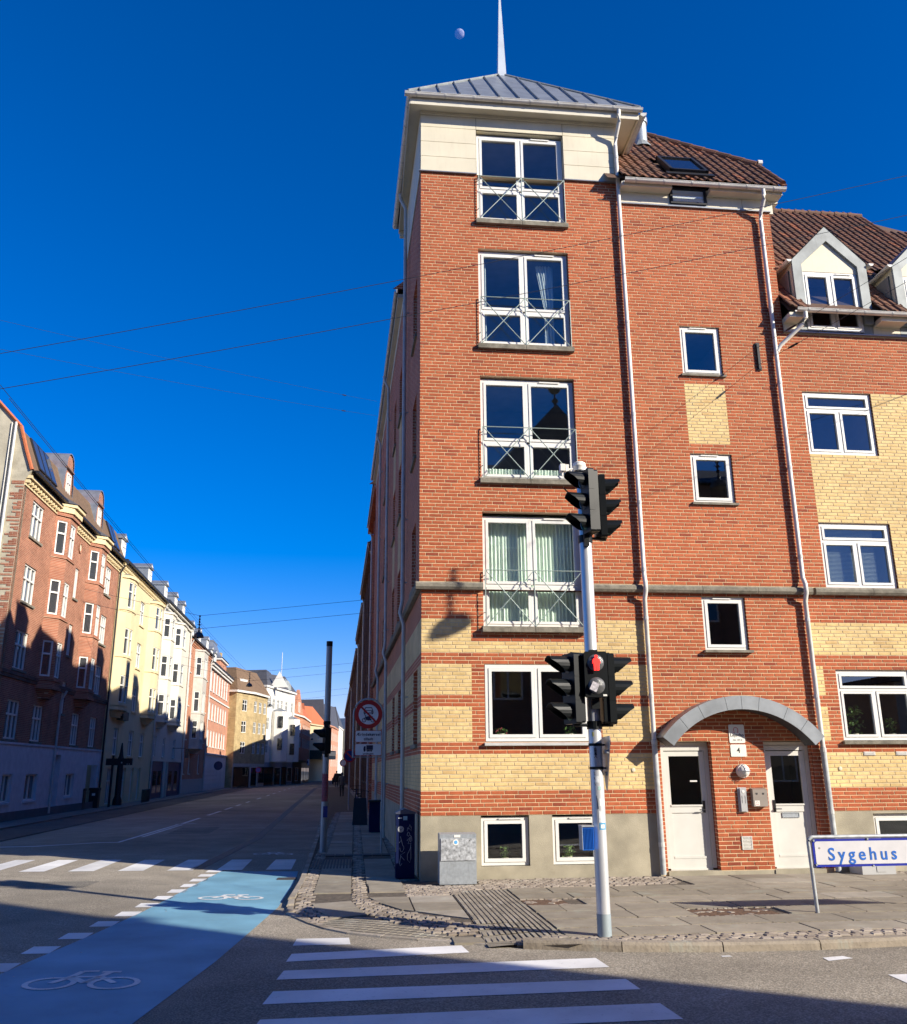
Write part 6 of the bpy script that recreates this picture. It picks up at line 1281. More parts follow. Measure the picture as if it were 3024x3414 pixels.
b = MB(); b.add([(0, -.3, 13.25), (WC, -.3, 13.25), (WC, 2.2, 15.1), (0, 2.2, 15.1)], [(0, 1, 2, 3)]); b.add([(0, 2.2, 15.1), (WC, 2.2, 15.1), (WC, 9, 15.1), (0, 9, 15.1)], [(0, 1, 2, 3)]); b.build('roof', ZINC, Ch); body(Ch, WC, 13, 9, RGAB)
for d in (47.4, 51.6, 55.2): zdormer(Ch, L(d), .9, 13.4, .95, .1)
# --- D: red brick house with grey bay
D0 = 59.4; WD = 12.9; L = lambda d: d-D0; Dh = left_thing('red_brick_house', 'red brick house with one tall grey rendered bay, third from the corner crossing', D0)
fl = [(L(a), L(a)+.95, z0, z0+1.5) for a in (60.0,) for z0 in (9.7, 7.0, 4.3)]+[(L(a), L(a)+.8, 1.6, 3.2) for a in (60.2, 63.2, 68.5)]+[(L(70.3), L(71.1), z0, z0+1.5) for z0 in (9.9, 7.0, 4.3)]
b = MB(); wall(b, 0, WD, -.1, 12.2, fl, reveal=.1); b.build('wall', ORAB, Dh)
for h in fl: lwin(Dh, h[0]+.01, h[1]-.01, h[2], h[3], .05, 'cross2', sillm=OFFW)
bay(Dh, L(62.6), L(66.2), 3.6, 11.7, .7, .6, GREYC, [(9.6, 11.2), (6.6, 8.3), (4.4, 5.9)], kinds=('single', 'narrow', 'single'), fr=(.2, .8)); dentils(Dh, 0, WD, 12.0, ORAB, step=.4); lgutter(Dh, 0, WD, 12.35, .36); lpipe(Dh, .1, 12.2); lpipe(Dh, WD-.1, 12.2)
b = MB(); b.box(0, WD, -.06, 0, 1.0, 1.15); b.box(0, WD, -.03, -.001, -.1, 1.0); b.build('plinth', GREYC, Dh); b = MB(); b.add([(0, -.3, 12.4), (WD, -.3, 12.4), (WD, 2.2, 14.2), (0, 2.2, 14.2)], [(0, 1, 2, 3)]); b.add([(0, 2.2, 14.2), (WD, 2.2, 14.2), (WD, 9, 14.2), (0, 9, 14.2)], [(0, 1, 2, 3)]); b.build('roof', ZINC, Dh); body(Dh, WD, 12.2, 9, RGAB)
for d in (60.2, 64.5, 69.5): zdormer(Dh, L(d), 1.0, 12.6, 1.0, .1)
# --- E: salmon brick with window strips and a curved tower roof
E0 = 72.35; WE = 17.4; L = lambda d: d-E0; Eh = left_thing('salmon_house', 'salmon brick house with rows of narrow white windows and a flared zinc turret roof', E0)
fl = [(.9+i*2.2, .9+i*2.2+1.1, z0, z1) for i in range(7) for z0, z1 in ((9.3, 11.4), (6.6, 8.2), (4.1, 5.6))]; b = MB(); wall(b, 0, WE, 3.4, 11.7, fl, reveal=.1); b.build('wall', SALM, Eh)
for h in fl: lwin(Eh, h[0]+.01, h[1]-.01, h[2], h[3], .02, 'narrow', sillm=WHR)
b = MB(); b.box(0, WE, -.06, .1, -.1, 3.4); [b.box(x, x+.5, -.10, -.06, z, z+.32) for x in [i*.6 for i in range(28)] for z in (.2, .6, 1.0, 1.4, 1.8)]; b.box(0, WE, -.18, 0, 3.3, 3.45); b.build('rusticated_base', WHR, Eh); b = MB(); b.lathe((4.5, -.8, 2.3), [(.42, 0), (.42, -.08), (0, -.08)], 20, axis='x'); b.build('round_sign', NAVY, Eh)
b = MB(); b.box(0, WE, -.35, 0, 11.6, 11.78); b.box(0, WE, -.2, 0, 11.35, 11.5); b.box(0, WE, -.08, 0, 8.6, 8.75); b.build('cornice', WHR, Eh); lgutter(Eh, 0, WE, 11.85, .4)
b = MB(); b.add([(0, -.3, 11.9), (WE, -.3, 11.9), (WE, 2.4, 13.6), (0, 2.4, 13.6)], [(0, 1, 2, 3)]); b.add([(0, 2.4, 13.6), (WE, 2.4, 13.6), (WE, 9, 13.6), (0, 9, 13.6)], [(0, 1, 2, 3)]); b.build('roof', ZINC, Eh); body(Eh, WE, 11.7, 9, SALM)
for x in (.4, 3.2): zdormer(Eh, x, 1.1, 12.1, 1.0, .1)
b = MB(); x0, x1 = 9.2, 15.6; b.box(x0+.3, x1-.3, .3, 5, 11.8, 13.2, 1); b.box(x0+.1, x1-.1, .1, 5.2, 13.2, 13.4, 2)
lv = [(0, 13.4), (.55, 13.75), (1.0, 14.4), (1.35, 15.3)]
for i in range(3):
    (o0, z0), (o1, z1) = lv[i], lv[i+1]; A_ = [(x0+o0, .0+o0), (x1-o0, .0+o0), (x1-o0, 5.3-o0), (x0+o0, 5.3-o0)]; B_ = [(x0+o1, o1), (x1-o1, o1), (x1-o1, 5.3-o1), (x0+o1, 5.3-o1)]; b.add([(*p, z0) for p in A_]+[(*p, z1) for p in B_], [(k, (k+1) % 4, 4+(k+1) % 4, 4+k) for k in range(4)], 0)
b.box(x0+1.3, x1-1.3, 1.3, 4, 15.3, 15.42, 0); b.build('turret', [ZINC, ORAB, WHR], Eh)
# --- the bend of the street: houses standing further out
def house(name, label, pts, ze, m, rows, roof, zr, roofm, base=None, bm_=None, cols=None, depth=9, inset=2.2, trim=None, wk='cross2'):
    """pts: facade corners in plan, from left to right as seen from the crossing"""
    a0 = Vector((*pts[0], 0)); t = thing(name, label, 'building', a0); P_ = [Vector((*p, 0))-a0 for p in pts]; b = MB(); wins = []
    for i in range(len(P_)-1):
        d = P_[i+1]-P_[i]; T = Matrix.Translation(P_[i]) @ Matrix.Rotation(math.atan2(d.y, d.x), 4, 'Z'); Lw = d.length; n = (cols[i] if cols else max(1, int(Lw/1.6))); hs = []
        for k in range(n):
            cx = Lw*(k+.5)/n; ww = min(1.1, Lw/n*.6)
            for z0, z1 in rows: hs.append((cx-ww/2, cx+ww/2, z0, z1))
        b.T = T; wall(b, 0, Lw, base or -.1, ze, hs, reveal=.1)
        if base: b.T = T; wall(b, 0, Lw, -.1, base, [], mi=1)
        wins += [(T, *h) for h in hs]
    b.T = None; q0, q1 = P_[0], P_[-1]; bk = [q1+Vector((-depth*.9, depth, 0)), q0+Vector((-depth, depth*.3, 0))]
    for a, c in ((q1, bk[0]), (bk[0], bk[1]), (bk[1], q0)): b.quad((a.x, a.y, -.1), (c.x, c.y, -.1), (c.x, c.y, ze), (a.x, a.y, ze))
    b.build('wall', [m, bm_ or m], t)
    if base:
        for i in range(len(P_)-1):
            d = P_[i+1]-P_[i]; T = Matrix.Translation(P_[i]) @ Matrix.Rotation(math.atan2(d.y, d.x), 4, 'Z'); n = max(1, int(d.length/2.3)); sw_ = d.length/n
            for k in range(n):
                q = MB(); q.T = T; q.box(k*sw_+.2, (k+1)*sw_-.25, -.03, -.005, .45 if k % 3 else .0, 2.2); q.build('shop_window', PAND, t); q = MB(); q.T = T; ring(q, k*sw_+.15, (k+1)*sw_-.2, .4 if k % 3 else -.02, 2.25, .07, -.06, -.031); q.build('shop_frame', WHR if (k+i) % 2 else DARK, t)
    for T, x0, x1, z0, z1 in wins: lwin(t, x0+.005, x1-.005, z0, z1, .04, wk, T=T, sill=False, pane=PAND)
    loop = P_+bk; c = sum(loop, Vector())/len(loop); b = MB(); n = len(loop)
    o = [p+(p-c).normalized()*.35 for p in loop]; ii = [p+(c-p)*(min(.85, inset/max(.1, (c-p).length))) for p in loop]
    b.add([(p.x, p.y, ze-.05) for p in o]+[(p.x, p.y, ze+.18) for p in o], [(k, (k+1) % n, n+(k+1) % n, n+k) for k in range(n)]+[tuple(range(n))]); b.build('cornice', trim or m, t)
    b = MB(); b.add([(p.x, p.y, ze+.18) for p in o]+[(p.x, p.y, zr) for p in ii], [(k, (k+1) % n, n+(k+1) % n, n+k) for k in range(n)]+[tuple(range(n, 2*n))]); b.build('roof', roofm, t)
    return t, P_
F_, Pf = house('yellow_brick_house', 'ochre yellow brick corner house with white cornices where the street bends', [(-14.6, 89.3), (-13.1, 92.9), (-12.0, 98.4)], 10.5, YELF, [(8.4, 9.7), (6.0, 7.3), (3.7, 5.0), (.9, 2.4)], 0, 13.4, MANS, base=2.6, bm_=GREYC, cols=[1, 3], trim=WHR, inset=1.6)
b = MB(); T = Matrix.Translation((0, 0, 0)) @ Matrix.Rotation(math.atan2(3.6, 1.5), 4, 'Z'); b.T = T; b.box(.6, 3.3, .55, 2.0, 10.7, 12.1); at_ = b.build('attic', WHR, F_); lwin(at_, .75, 3.15, 11.0, 11.9, .49, 'cross', T=T, sill=False, pane=PAND)
b = MB(); b.box(-3.2, -2.4, 2.6, 3.4, 11.5, 15.2); b.build('chimney', YELF, F_); b = MB(); b.add([(-5, 2, 15.4), (-1.5, 10.5, 11.2), (-9, 10.5, 11), (-5, 2, 10.6), (-9, 2, 10.6)], [(0, 1, 2), (0, 3, 1), (0, 4, 3), (0, 2, 4)]); b.build('back_roof', YELF, F_)
G_, Pg = house('white_house', 'white rendered house with turrets, bays and a small balcony beyond the ochre brick corner', [(-12.2, 98.9), (-11.3, 103.0), (-10.6, 106.0), (-9.5, 111.0)], 11.9, WHR, [(9.3, 10.6), (6.7, 8.2), (3.9, 5.4), (.5, 2.2)], 0, 14.2, SLATE, base=2.8, bm_=mat('grey_shop_base', (.30, .32, .36), .8), cols=[2, 2, 2], inset=2.0)
def turret(t, x, y, r, z0, z1, m, cap, capm, rows=()):
    b = MB(); n = 8; pts = [(x+r*math.cos(math.radians(22.5+45*k)), y+r*math.sin(math.radians(22.5+45*k))) for k in range(n)]; b.prism(pts, z0, z1, 'z', 0); b.add([(p[0]*1.0, p[1], z1) for p in pts]+[(x, y, z1+cap)], [(k, (k+1) % n, n) for k in range(n)], 1); o = b.build('turret', [m, capm], t)
    for z in rows: q = MB(); q.box(x-.3+r*.25, x+.3+r*.25, y-r-.02, y-r+.06, z, z+1.4); q.build('window', PAND, o)
turret(G_, 1.4, 3.2, 1.25, 2.9, 9.0, WHR, .5, ZINC, (7.0, 4.3)); turret(G_, 2.6, 8.4, 1.2, 2.9, 8.3, WHR, .5, ZINC, (6.2, 3.8)); b = MB(); b.prism([(0, 0), (2.2, 0), (1.1, 2.0)], 0, .4, 'y'); g1 = b.build('gablet', WHR, G_); g1.location = (.2, 2.0, 12.0); b = MB(); b.lathe((1.5, 8.8, 12.1), [(.9, 0), (.85, .7), (.5, 1.3), (0, 1.6)], 14); b.build('dome', ZINL, G_)
b = MB(); b.tube([(1.0, 8.5, 13.6), (1.0, 8.5, 17.2)], .05, 6); b.build('antenna_mast', GALV, G_)
H_, Ph = house('gabled_brick_house', 'orange-red brick house with a steep street gable, arched windows and an awning', [(-9.7, 112.9), (-8.8, 120.0), (-8.4, 134)], 9.3, ORAB, [(7.0, 8.4), (5.0, 6.4)], 0, 11.2, REDROOF, base=3.2, bm_=DARK, cols=[2, 9], trim=WHR)
b = MB(); T = Matrix.Rotation(math.atan2(7.1, .9), 4, 'Z'); b.T = T; b.prism([(0, 9.3), (7.1, 9.3), (3.5, 13.0)], -.05, .4, 'y'); gg = b.build('gable', ORAB, H_); lwin(gg, 2.9, 4.1, 9.8, 11.2, -.1, 'cross2', T=T, sill=False, pane=PAND)
b = MB(); b.T = T; b.box(0, 7.5, -.6, 0, 2.9, 3.2); b.build('awning', mat('awning_ochre', (.20, .14, .05), .8), H_)
I_h, Pi = house('beige_house', 'beige house with a steep orange tiled roof and a dark glazed bridge over the passage', [(-9.2, 139), (-8.9, 145.7), (-6.4, 155)], 9.5, BEIG, [(7.2, 9.0)], 0, 13.0, REDROOF, cols=[2, 1], wk='narrow', inset=4)
b = MB(); T = Matrix.Rotation(math.atan2(9.3, 2.5), 4, 'Z') @ Matrix.Translation((0, 0, 0)); b.T = Matrix.Translation((.3, 6.7, 0)) @ T; b.box(0, 8.5, -2.2, -.02, 3.7, 5.2, 0); b.box(.1, 8.4, -2.25, -2.2, 4.3, 5.0, 1); b.build('glazed_bridge', [mat('dark_green_panel', (.03, .06, .05), .5), PANB], I_h)
house('dark_roofed_house', 'pale brick house under a tall dark mansard roof far up the street', [(-7.0, 158), (-5.6, 172), (-4.8, 186)], 10.2, SALM, [(7.6, 9.2), (5.2, 6.8), (2.6, 4.2)], 0, 15.0, SLATE, cols=[4, 5], inset=2.5)
house('pale_gabled_house', 'pale white narrow house at the far end of the street below the tall dark roof', [(-4.8, 187), (-4.1, 205)], 11.0, WHR, [(8, 9.6), (5, 6.6), (2, 3.8)], 0, 15.5, SLATE, cols=[4], inset=2.5)
house('far_cream_house', 'cream house closing the view at the very end of the street', [(-5.8, 236), (.5, 232)], 12.5, CRM, [(9, 10.8), (5.8, 7.6), (2.6, 4.4)], 0, 15.5, ZINC, cols=[4], inset=2.5)
# ================================================================ the right row beyond the corner building
def right_house(name, label, d0, d1, ze, m, roofm, n, zr, chim=True, off=0.):
    t = thing(name, label, 'building', Vector((off, 0, 0))+DV*d0, -math.pi/2+ST); W = d1-d0; b = MB(); hs = []
    for k in range(n):
        cx = -W*(k+.5)/n
        z = 1.2
        while z+1.8 < ze: hs.append((cx-.5, cx+.5, z, z+1.6)); z += 2.75
    wall(b, -W, 0, -.1, ze, hs, reveal=.16); b.box(-W, -.0, -.12, 0, 3.5, 3.65); b.box(-W, 0, -.3, 0, ze-.35, ze-.1)
    for k in range(n+1): x = -W*k/n; b.box(max(-W, x-.15), min(0, x+.15), -.1, -.001, 0, ze-.4)
    b.quad((0, 0, 0), (0, 9, 0), (0, 9, ze), (0, 0, ze)); b.quad((-W, 0, 0), (-W, 9, 0), (-W, 9, ze), (-W, 0, ze)); b.quad((0, 9, 0), (-W, 9, 0), (-W, 9, ze), (0, 9, ze)); b.build('wall', m, t)
    for h in hs:
        if h[2] < 9: lwin(t, h[0]+.01, h[1]-.01, h[2], h[3], .08, 'cross2', pane=PAND, sill=True)
    b = MB(); b.box(-W, 0, -.36, -.25, ze-.02, ze+.09); b.build('gutter', GUTG, t); b = MB(); b.tube([(-.2, -.32, ze), (-.2, -.1, ze-.6), (-.2, -.1, 0)], .05, 8); b.build('downpipe', GUTG, t); b = MB(); b.tube([(-W+.4, -.32, ze), (-W+.4, -.1, ze-.6), (-W+.4, -.1, 0)], .05, 8); b.build('downpipe', GUTG, t)
    b = MB(); b.add([(0, -.3, ze), (-W, -.3, ze), (-W, 4.3, zr), (0, 4.3, zr)], [(0, 1, 2, 3)]); b.add([(0, 4.3, zr), (-W, 4.3, zr), (-W, 9, ze), (0, 9, ze)], [(0, 1, 2, 3)]); b.add([(0, -.4, ze), (0, 4.3, zr), (0, 9, ze)], [(0, 1, 2)]); b.add([(-W, -.4, ze), (-W, 4.3, zr), (-W, 9, ze)], [(0, 1, 2)]); b.build('roof', roofm, t)
    if chim:
        for x in (-W*.35, -W*.85): b = MB(); b.box(x-.5, x+.5, 3.8, 4.8, zr-1, zr+1.1); b.build('chimney', DRKB, t)
    return t
right_house('dark_brick_house', 'shaded dark brick house right behind the corner building on the right side', 20.4, 28.5, 13.7, REDW, SLATE, 3, 17.0, off=.25)
right_house('shaded_house', 'shaded brown house with grey downpipes, second behind the corner building', 28.6, 42.5, 12.9, DRKB, SLATE, 5, 16.4, off=.3)
right_house('shaded_house', 'long shaded dark house on the right side, halfway up the street', 42.6, 60, 12.3, DRKB, MANS, 6, 15.9, off=.4)
right_house('shaded_house', 'farthest shaded house on the right side where the street narrows', 60.1, 92, 11.6, DRKB, SLATE, 10, 13.6, off=.45)
right_house('shaded_house', 'last dark house on the right, beyond the row, closing the street view', 92.2, 150, 11.4, DRKB, SLATE, 16, 13.2, off=.5)
# ================================================================ wires, lamps, moon, small things, people
WIRE = mat('wire_black', (.03, .035, .045), .5)
def wire(name, label, a, e, sag, r=.0045, n=24, group=None, extra=None):
    a, e = Vector(a), Vector(e); pts = [a+(e-a)*(i/n)-Vector((0, 0, sag*4*(i/n)*(1-i/n))) for i in range(n+1)]; b = MB(); b.tube([tuple(p) for p in pts], r, 4)
    t = thing(name, label, 'wire', tuple(a), group=group); o = b.build('cable', WIRE, t)
    if extra:
        for f in extra: q = MB(); i = int(f*n); p = pts[i]; d = (pts[i+1]-p).normalized(); q.tube([tuple(p-d*.14), tuple(p-d*.08), tuple(p+d*.08), tuple(p+d*.14)], [.006, .022, .022, .006], 6); q.build('turnbuckle', DARK, t)
    child_world(t, 0); return t
wire('span_wire', 'upper of the two wires crossing in front of the corner building, rising to the right', (-7.6, -5, 6.35), (11.5, -5, 11.78), .18)
wire('span_wire', 'lower of the two wires crossing in front of the corner building, rising to the right', (-7.6, -5, 5.88), (11.5, -5, 11.05), .18)
wire('span_wire', 'upper thin wire from the left edge to the eaves of the right row', (-17, 3, 13.2), (-.5, 20.3, 17.2), .2, extra=(.95,)); wire('span_wire', 'lower thin wire from the left edge to the eaves of the right row', (-17, 3, 12.2), (-.5, 20.0, 16.4), .2, extra=(.95,))
wire('span_wire', 'upper stay wire from the steel anchor plate across the front road', (6.88, -.05, 9.97), (14.6, -19.4, 11.9), .25, r=.005, extra=(.05,)); wire('span_wire', 'lower stay wire from the steel anchor plate across the front road', (6.88, -.05, 9.6), (14.6, -19.4, 11.2), .25, r=.005, extra=(.05,))
wire('street_wire', 'long wire running up the middle of the street above the hanging lamps', (-7.7, -.5, 8.6), (-9.1, 62, 8.9), .4, r=.007); wire('street_wire', 'second long wire up the street, slightly lower', (-7.3, -.5, 8.1), (-8.7, 62, 8.3), .4, r=.007)
LD = mat('lamp_dark_enamel', (.035, .045, .055), .45)
def street_lamp(x, y, z, label, s=1.0, spans=True):
    t = thing('hanging_street_lamp', label, 'street lamp', (x, y, z), group='bell lamps hanging over the street'); b = MB()
    b.lathe((0, 0, 0), [(.235*s, 0), (.235*s, .03), (.215*s, .10), (.17*s, .18), (.10*s, .23), (.045*s, .25), (.045*s, .33), (.03*s, .36)], 20); b.build('lamp_shade', LD, t, smooth=True)
    b = MB(); b.tube([(0, 0, .34*s), (0, 0, 1.0*s)], .022, 6)
    for zz in (.42, .55, .68, .8, .95): b.box(-.035, .035, -.03, .03, zz*s, (zz+.07)*s)
    b.tube([(-.1, 0, .6*s), (.1, 0, .58*s)], .012, 5); b.build('hanger', DARK, t); b = MB(); b.lathe((0, 0, .01), [(.2*s, 0), (.1*s, -.04), (0, -.05)], 14); b.build('glass_bowl', LGR, t)
    if spans: 
        for zz, k in ((1.0, 0), (.4, 0)):
            b = MB(); b.tube([(-5.6, 1.2, zz+1.4), (0, 0, zz*s)], .008, 4); b.tube([(0, 0, zz*s), (9.2 if y < 60 else 8, -1.5, zz+.75)], .008, 4); b.build('span_cable', WIRE, t)
    return t
street_lamp(-8.3, 25.8, 7.62, 'nearest black bell lamp hanging against the blue sky over the side street'); street_lamp(-8.95, 52, 7.75, 'second bell lamp up the street, in front of the ochre corner house')
street_lamp(-9.95, 80, 8.2, 'third bell lamp, in front of the white house with turrets'); street_lamp(-9.5, 108, 8.3, 'fourth small bell lamp, seen just above the bay of the white house', spans=False); street_lamp(-8.1, 135, 6.6, 'farthest bell lamp, tiny before the beige house', spans=False)
SH = Vector((.60, .02, 4.18)); q = SH+SUN*10.6; lp = street_lamp(q.x, q.y, q.z, 'bell lamp over the front road, seen as its shadow beside the curtained window', 1.05, spans=False)
for sx_, sy_, sz_ in ((4.2, 5.6, 1.3), (9, -9.5, 2.2)): b = MB(); b.tube([(0, 0, 1.02), (sx_, sy_, sz_)], .007, 4); b.build('span_cable', WIRE, lp)
# moon (gibbous by sunlight: its dark side adds nothing to the sky)
mm = bpy.data.materials.new('moon_surface'); mm.use_nodes = True; t_ = mm.node_tree; t_.nodes.clear(); o_ = N(t_, 'ShaderNodeOutputMaterial'); ad = N(t_, 'ShaderNodeAddShader'); tr = N(t_, 'ShaderNodeBsdfTransparent'); df = N(t_, 'ShaderNodeBsdfDiffuse')
tc = N(t_, 'ShaderNodeTexCoord'); nz = N(t_, 'ShaderNodeTexNoise'); nz.inputs['Scale'].default_value = .14; nz.inputs['Detail'].default_value = 5; t_.links.new(tc.outputs['Object'], nz.inputs['Vector']); cr = N(t_, 'ShaderNodeValToRGB'); cr.color_ramp.elements[0].position = .4; cr.color_ramp.elements[1].position = .6
cr.color_ramp.elements[0].color = (.15, .15, .19, 1); cr.color_ramp.elements[1].color = (.27, .26, .30, 1); t_.links.new(nz.outputs[0], cr.inputs[0]); t_.links.new(cr.outputs[0], df.inputs[0]); t_.links.new(tr.outputs[0], ad.inputs[0]); t_.links.new(df.outputs[0], ad.inputs[1]); gg_ = N(t_, 'ShaderNodeNewGeometry'); mx_ = N(t_, 'ShaderNodeMixShader'); t_.links.new(gg_.outputs['Backfacing'], mx_.inputs[0]); t_.links.new(ad.outputs[0], mx_.inputs[1]); t_.links.new(tr.outputs[0], mx_.inputs[2]); t_.links.new(mx_.outputs[0], o_.inputs[0])
d_ = (_r2*(1532-1512)-_u2*(113-1707)+_f*2971.7).normalized(); mc = CAM+d_*2600; b = MB(); b.lathe((0, 0, 0), [(12.4*math.sin(math.pi*k/24), -12.4*math.cos(math.pi*k/24)) for k in range(25)], 40); mo = b.build('moon', mm, None, smooth=True, label='pale half moon high in the deep blue sky left of the spire', cat='moon'); mo.location = mc
# signs further up the street
def round_sign(name, label, x, y, z, r, face, rim=None, post=True, bar=None):
    t = thing(name, label, 'traffic sign', (x, y, 0)); b = MB()
    if post: b.tube([(x, y, -.05), (x, y, z+r*.8)], .035, 8); b.build('post', GALV, t)
    d = disc((x, z), 0, r, y-.06, y-.055, rim or face, 'sign_disc', t)
    if rim: disc((x, z), 0, r*.78, y-.066, y-.062, face, 'sign_face', d)
    if bar: b = MB(); k = r*.6; b.prism([(x-k, z+k-.05), (x-k+.05, z+k), (x+k, z-k+.05), (x+k-.05, z-k)], y-.075, y-.068, 'y'); b.build('red_bar', SR, d)
    child_world(t, 0); return t
NBL = mat('sign_dark_blue', (.01, .015, .16), .4); PUR = mat('sign_blue_lit', (.10, .10, .42), .4)
round_sign('traffic_sign', 'round blue no-parking sign half hidden behind the framed prohibition sign', -1.33, 28, 2.42, .3, NBL, SR, bar=True)
b2 = round_sign('traffic_sign', 'small red-rimmed sign with a white plate low beside the shaded right row', -2.18, 72, 2.45, .33, SW, SR); 
round_sign('traffic_sign', 'blue and red round no-parking sign at the foot of the ochre corner house', -12.3, 94.5, 1.9, .33, PUR, SR); round_sign('traffic_sign', 'dark round sign on a pole before the ochre corner house', -13.6, 95, 2.2, .3, DARK)
t = thing('traffic_sign', 'pale rectangular sign with a dark disc on a tall pole near the awning', 'traffic sign', (-8.6, 131, 0)); b = MB(); b.tube([(-8.6, 131, 0), (-8.6, 131, 5)], .05, 6); b.build('post', GALV, t); b = MB(); b.box(-8.95, -8.2, 130.9, 130.95, 2.6, 3.5); p_ = b.build('sign_plate', SW, t); disc((-8.6, 3.1), 0, .25, 130.84, 130.87, NBL, 'sign_disc', p_); child_world(t, 0)
# black direction board and column on the far kerb
t = thing('direction_board', 'black rectangular board seen from behind on a thin pole by the cream house', 'sign board', (-13.66, 34.1, 0)); b = MB(); b.box(-13.96, -12.64, 34.0, 34.12, 2.10, 2.44); b.build('board', DARK, t); b = MB(); b.tube([(-13.67, 34.2, -.05), (-13.66, 34.2, 2.6)], .06, 8); b.build('pole', DARK, t)
b = MB(); b.lathe((-13.16, 33.99, 2.23), [(.04, 0), (0, -.01)], 10, axis='y'); b.box(-12.9, -12.86, 33.985, 34.0, 2.14, 2.17); b.box(-12.79, -12.75, 33.985, 34.0, 2.14, 2.17); b.build('small_sticker', SP, t); child_world(t, 0)
t = thing('advertising_column', 'thick dark column with a pointed top behind the black board', 'column', (-13.9, 36.8, 0)); b = MB(); b.lathe((-13.9, 36.8, 0), [(.26, 0), (.24, .3), (.16, .5), (.16, 2.5), (.12, 2.6), (.03, 3.3), (0, 3.32)], 12); b.build('shaft', DARK, t, smooth=True); child_world(t, 0)
BIN = mat('bin_black', (.015, .017, .02), .45)
for x, y, lab in ((-14.3, 31.2, 'black litter bin by the white wall left of the black board'), (-14.15, 33.2, 'second black litter bin, beside the downpipe between brick and cream house')):
    t = thing('litter_bin', lab, 'bin', (x, y, 0)); b = MB(); b.box(x-.22, x+.22, y-.2, y+.2, .03, .88); b.build('body', BIN, t); b = MB(); b.prism([(y-.22, .88), (y+.22, .88), (y+.2, 1.0), (y-.2, 1.0)], x-.24, x+.24, 'x'); b.build('lid', DARK, t); b = MB(); b.box(x-.08, x+.08, y-.21, y-.201, .62, .74); b.build('label', SP, t); child_world(t, 0)
# things along the shaded right wall
def bicycle(x, y, rz_, label, c=DARK):
    t = thing('bicycle', label, 'bicycle', (x, y, 0), rz_, group='bicycles leaning along the shaded right row')
    for wx in (-.52, .52):
        b = MB(); b.tube([(wx+.33*math.cos(a*math.pi/12), 0, .34+.33*math.sin(a*math.pi/12)) for a in range(25)], .018, 6, caps=False); 
        for k in range(8): a = k*math.pi/4; b.tube([(wx, 0, .34), (wx+.32*math.cos(a), 0, .34+.32*math.sin(a))], .003, 3)
        b.build('wheel', BLACK, t)
    b = MB()
    for p, q in (((-.52, .34), (-.12, .34)), ((-.52, .34), (-.2, .78)), ((-.2, .78), (-.12, .34)), ((-.2, .76), (.32, .8)), ((-.12, .34), (.34, .72)), ((.30, .92), (.52, .34))): b.tube([(p[0], 0, p[1]), (q[0], 0, q[1])], .016, 6)
    b.tube([(.28, 0, .92), (.27, 0, 1.02)], .014, 6); b.build('frame', c, t); b = MB(); b.tube([(.2, -.28, 1.0), (.3, -.2, 1.03), (.3, .2, 1.03), (.2, .28, 1.0)], .014, 6); b.build('handlebar', DARK, t); b = MB(); b.prism([(-.34, -.08), (-.34, .08), (-.1, .03), (-.06, 0), (-.1, -.03)], .84, .89, 'z'); b.build('saddle', BLACK, t)
    return t
bicycle(-.85, 18.5, R(84), 'bicycle leaning on the shaded wall, nearest of the row'); bicycle(-.95, 21.6, R(96), 'bicycle with blue frame leaning behind the nearest one', mat('bike_blue', (.03, .05, .18), .4)); bicycle(-1.0, 30, R(88), 'bicycle farther along the shaded wall')
t = thing('sandwich_board', 'dark sandwich board standing on the shaded pavement', 'sign board', (-.95, 16.2, 0)); b = MB()
for s in (-1, 1): b.add([(-1.12, 16.2+s*.28, 0), (-.62, 16.2+s*.28, 0), (-.66, 16.2+s*.03, .85), (-1.08, 16.2+s*.03, .85), (-1.12, 16.2+s*.25, 0), (-.62, 16.2+s*.25, 0), (-.66, 16.2, .85), (-1.08, 16.2, .85)], [(0, 1, 2, 3), (4, 5, 6, 7), (0, 1, 5, 4), (1, 2, 6, 5), (3, 0, 4, 7)])
b.build('board', DARK, t); child_world(t, 0)
t = thing('utility_cabinet', 'small dark blue cabinet against the shaded side wall', 'cabinet', (-.45, 12.4, 0)); b = MB(); b.box(-.62, -.3, 12.2, 12.7, 0, .85); b.build('body', NV, t); b = MB(); b.box(-.65, -.28, 12.17, 12.73, .85, .9); b.build('lid', DARK, t); child_world(t, 0)
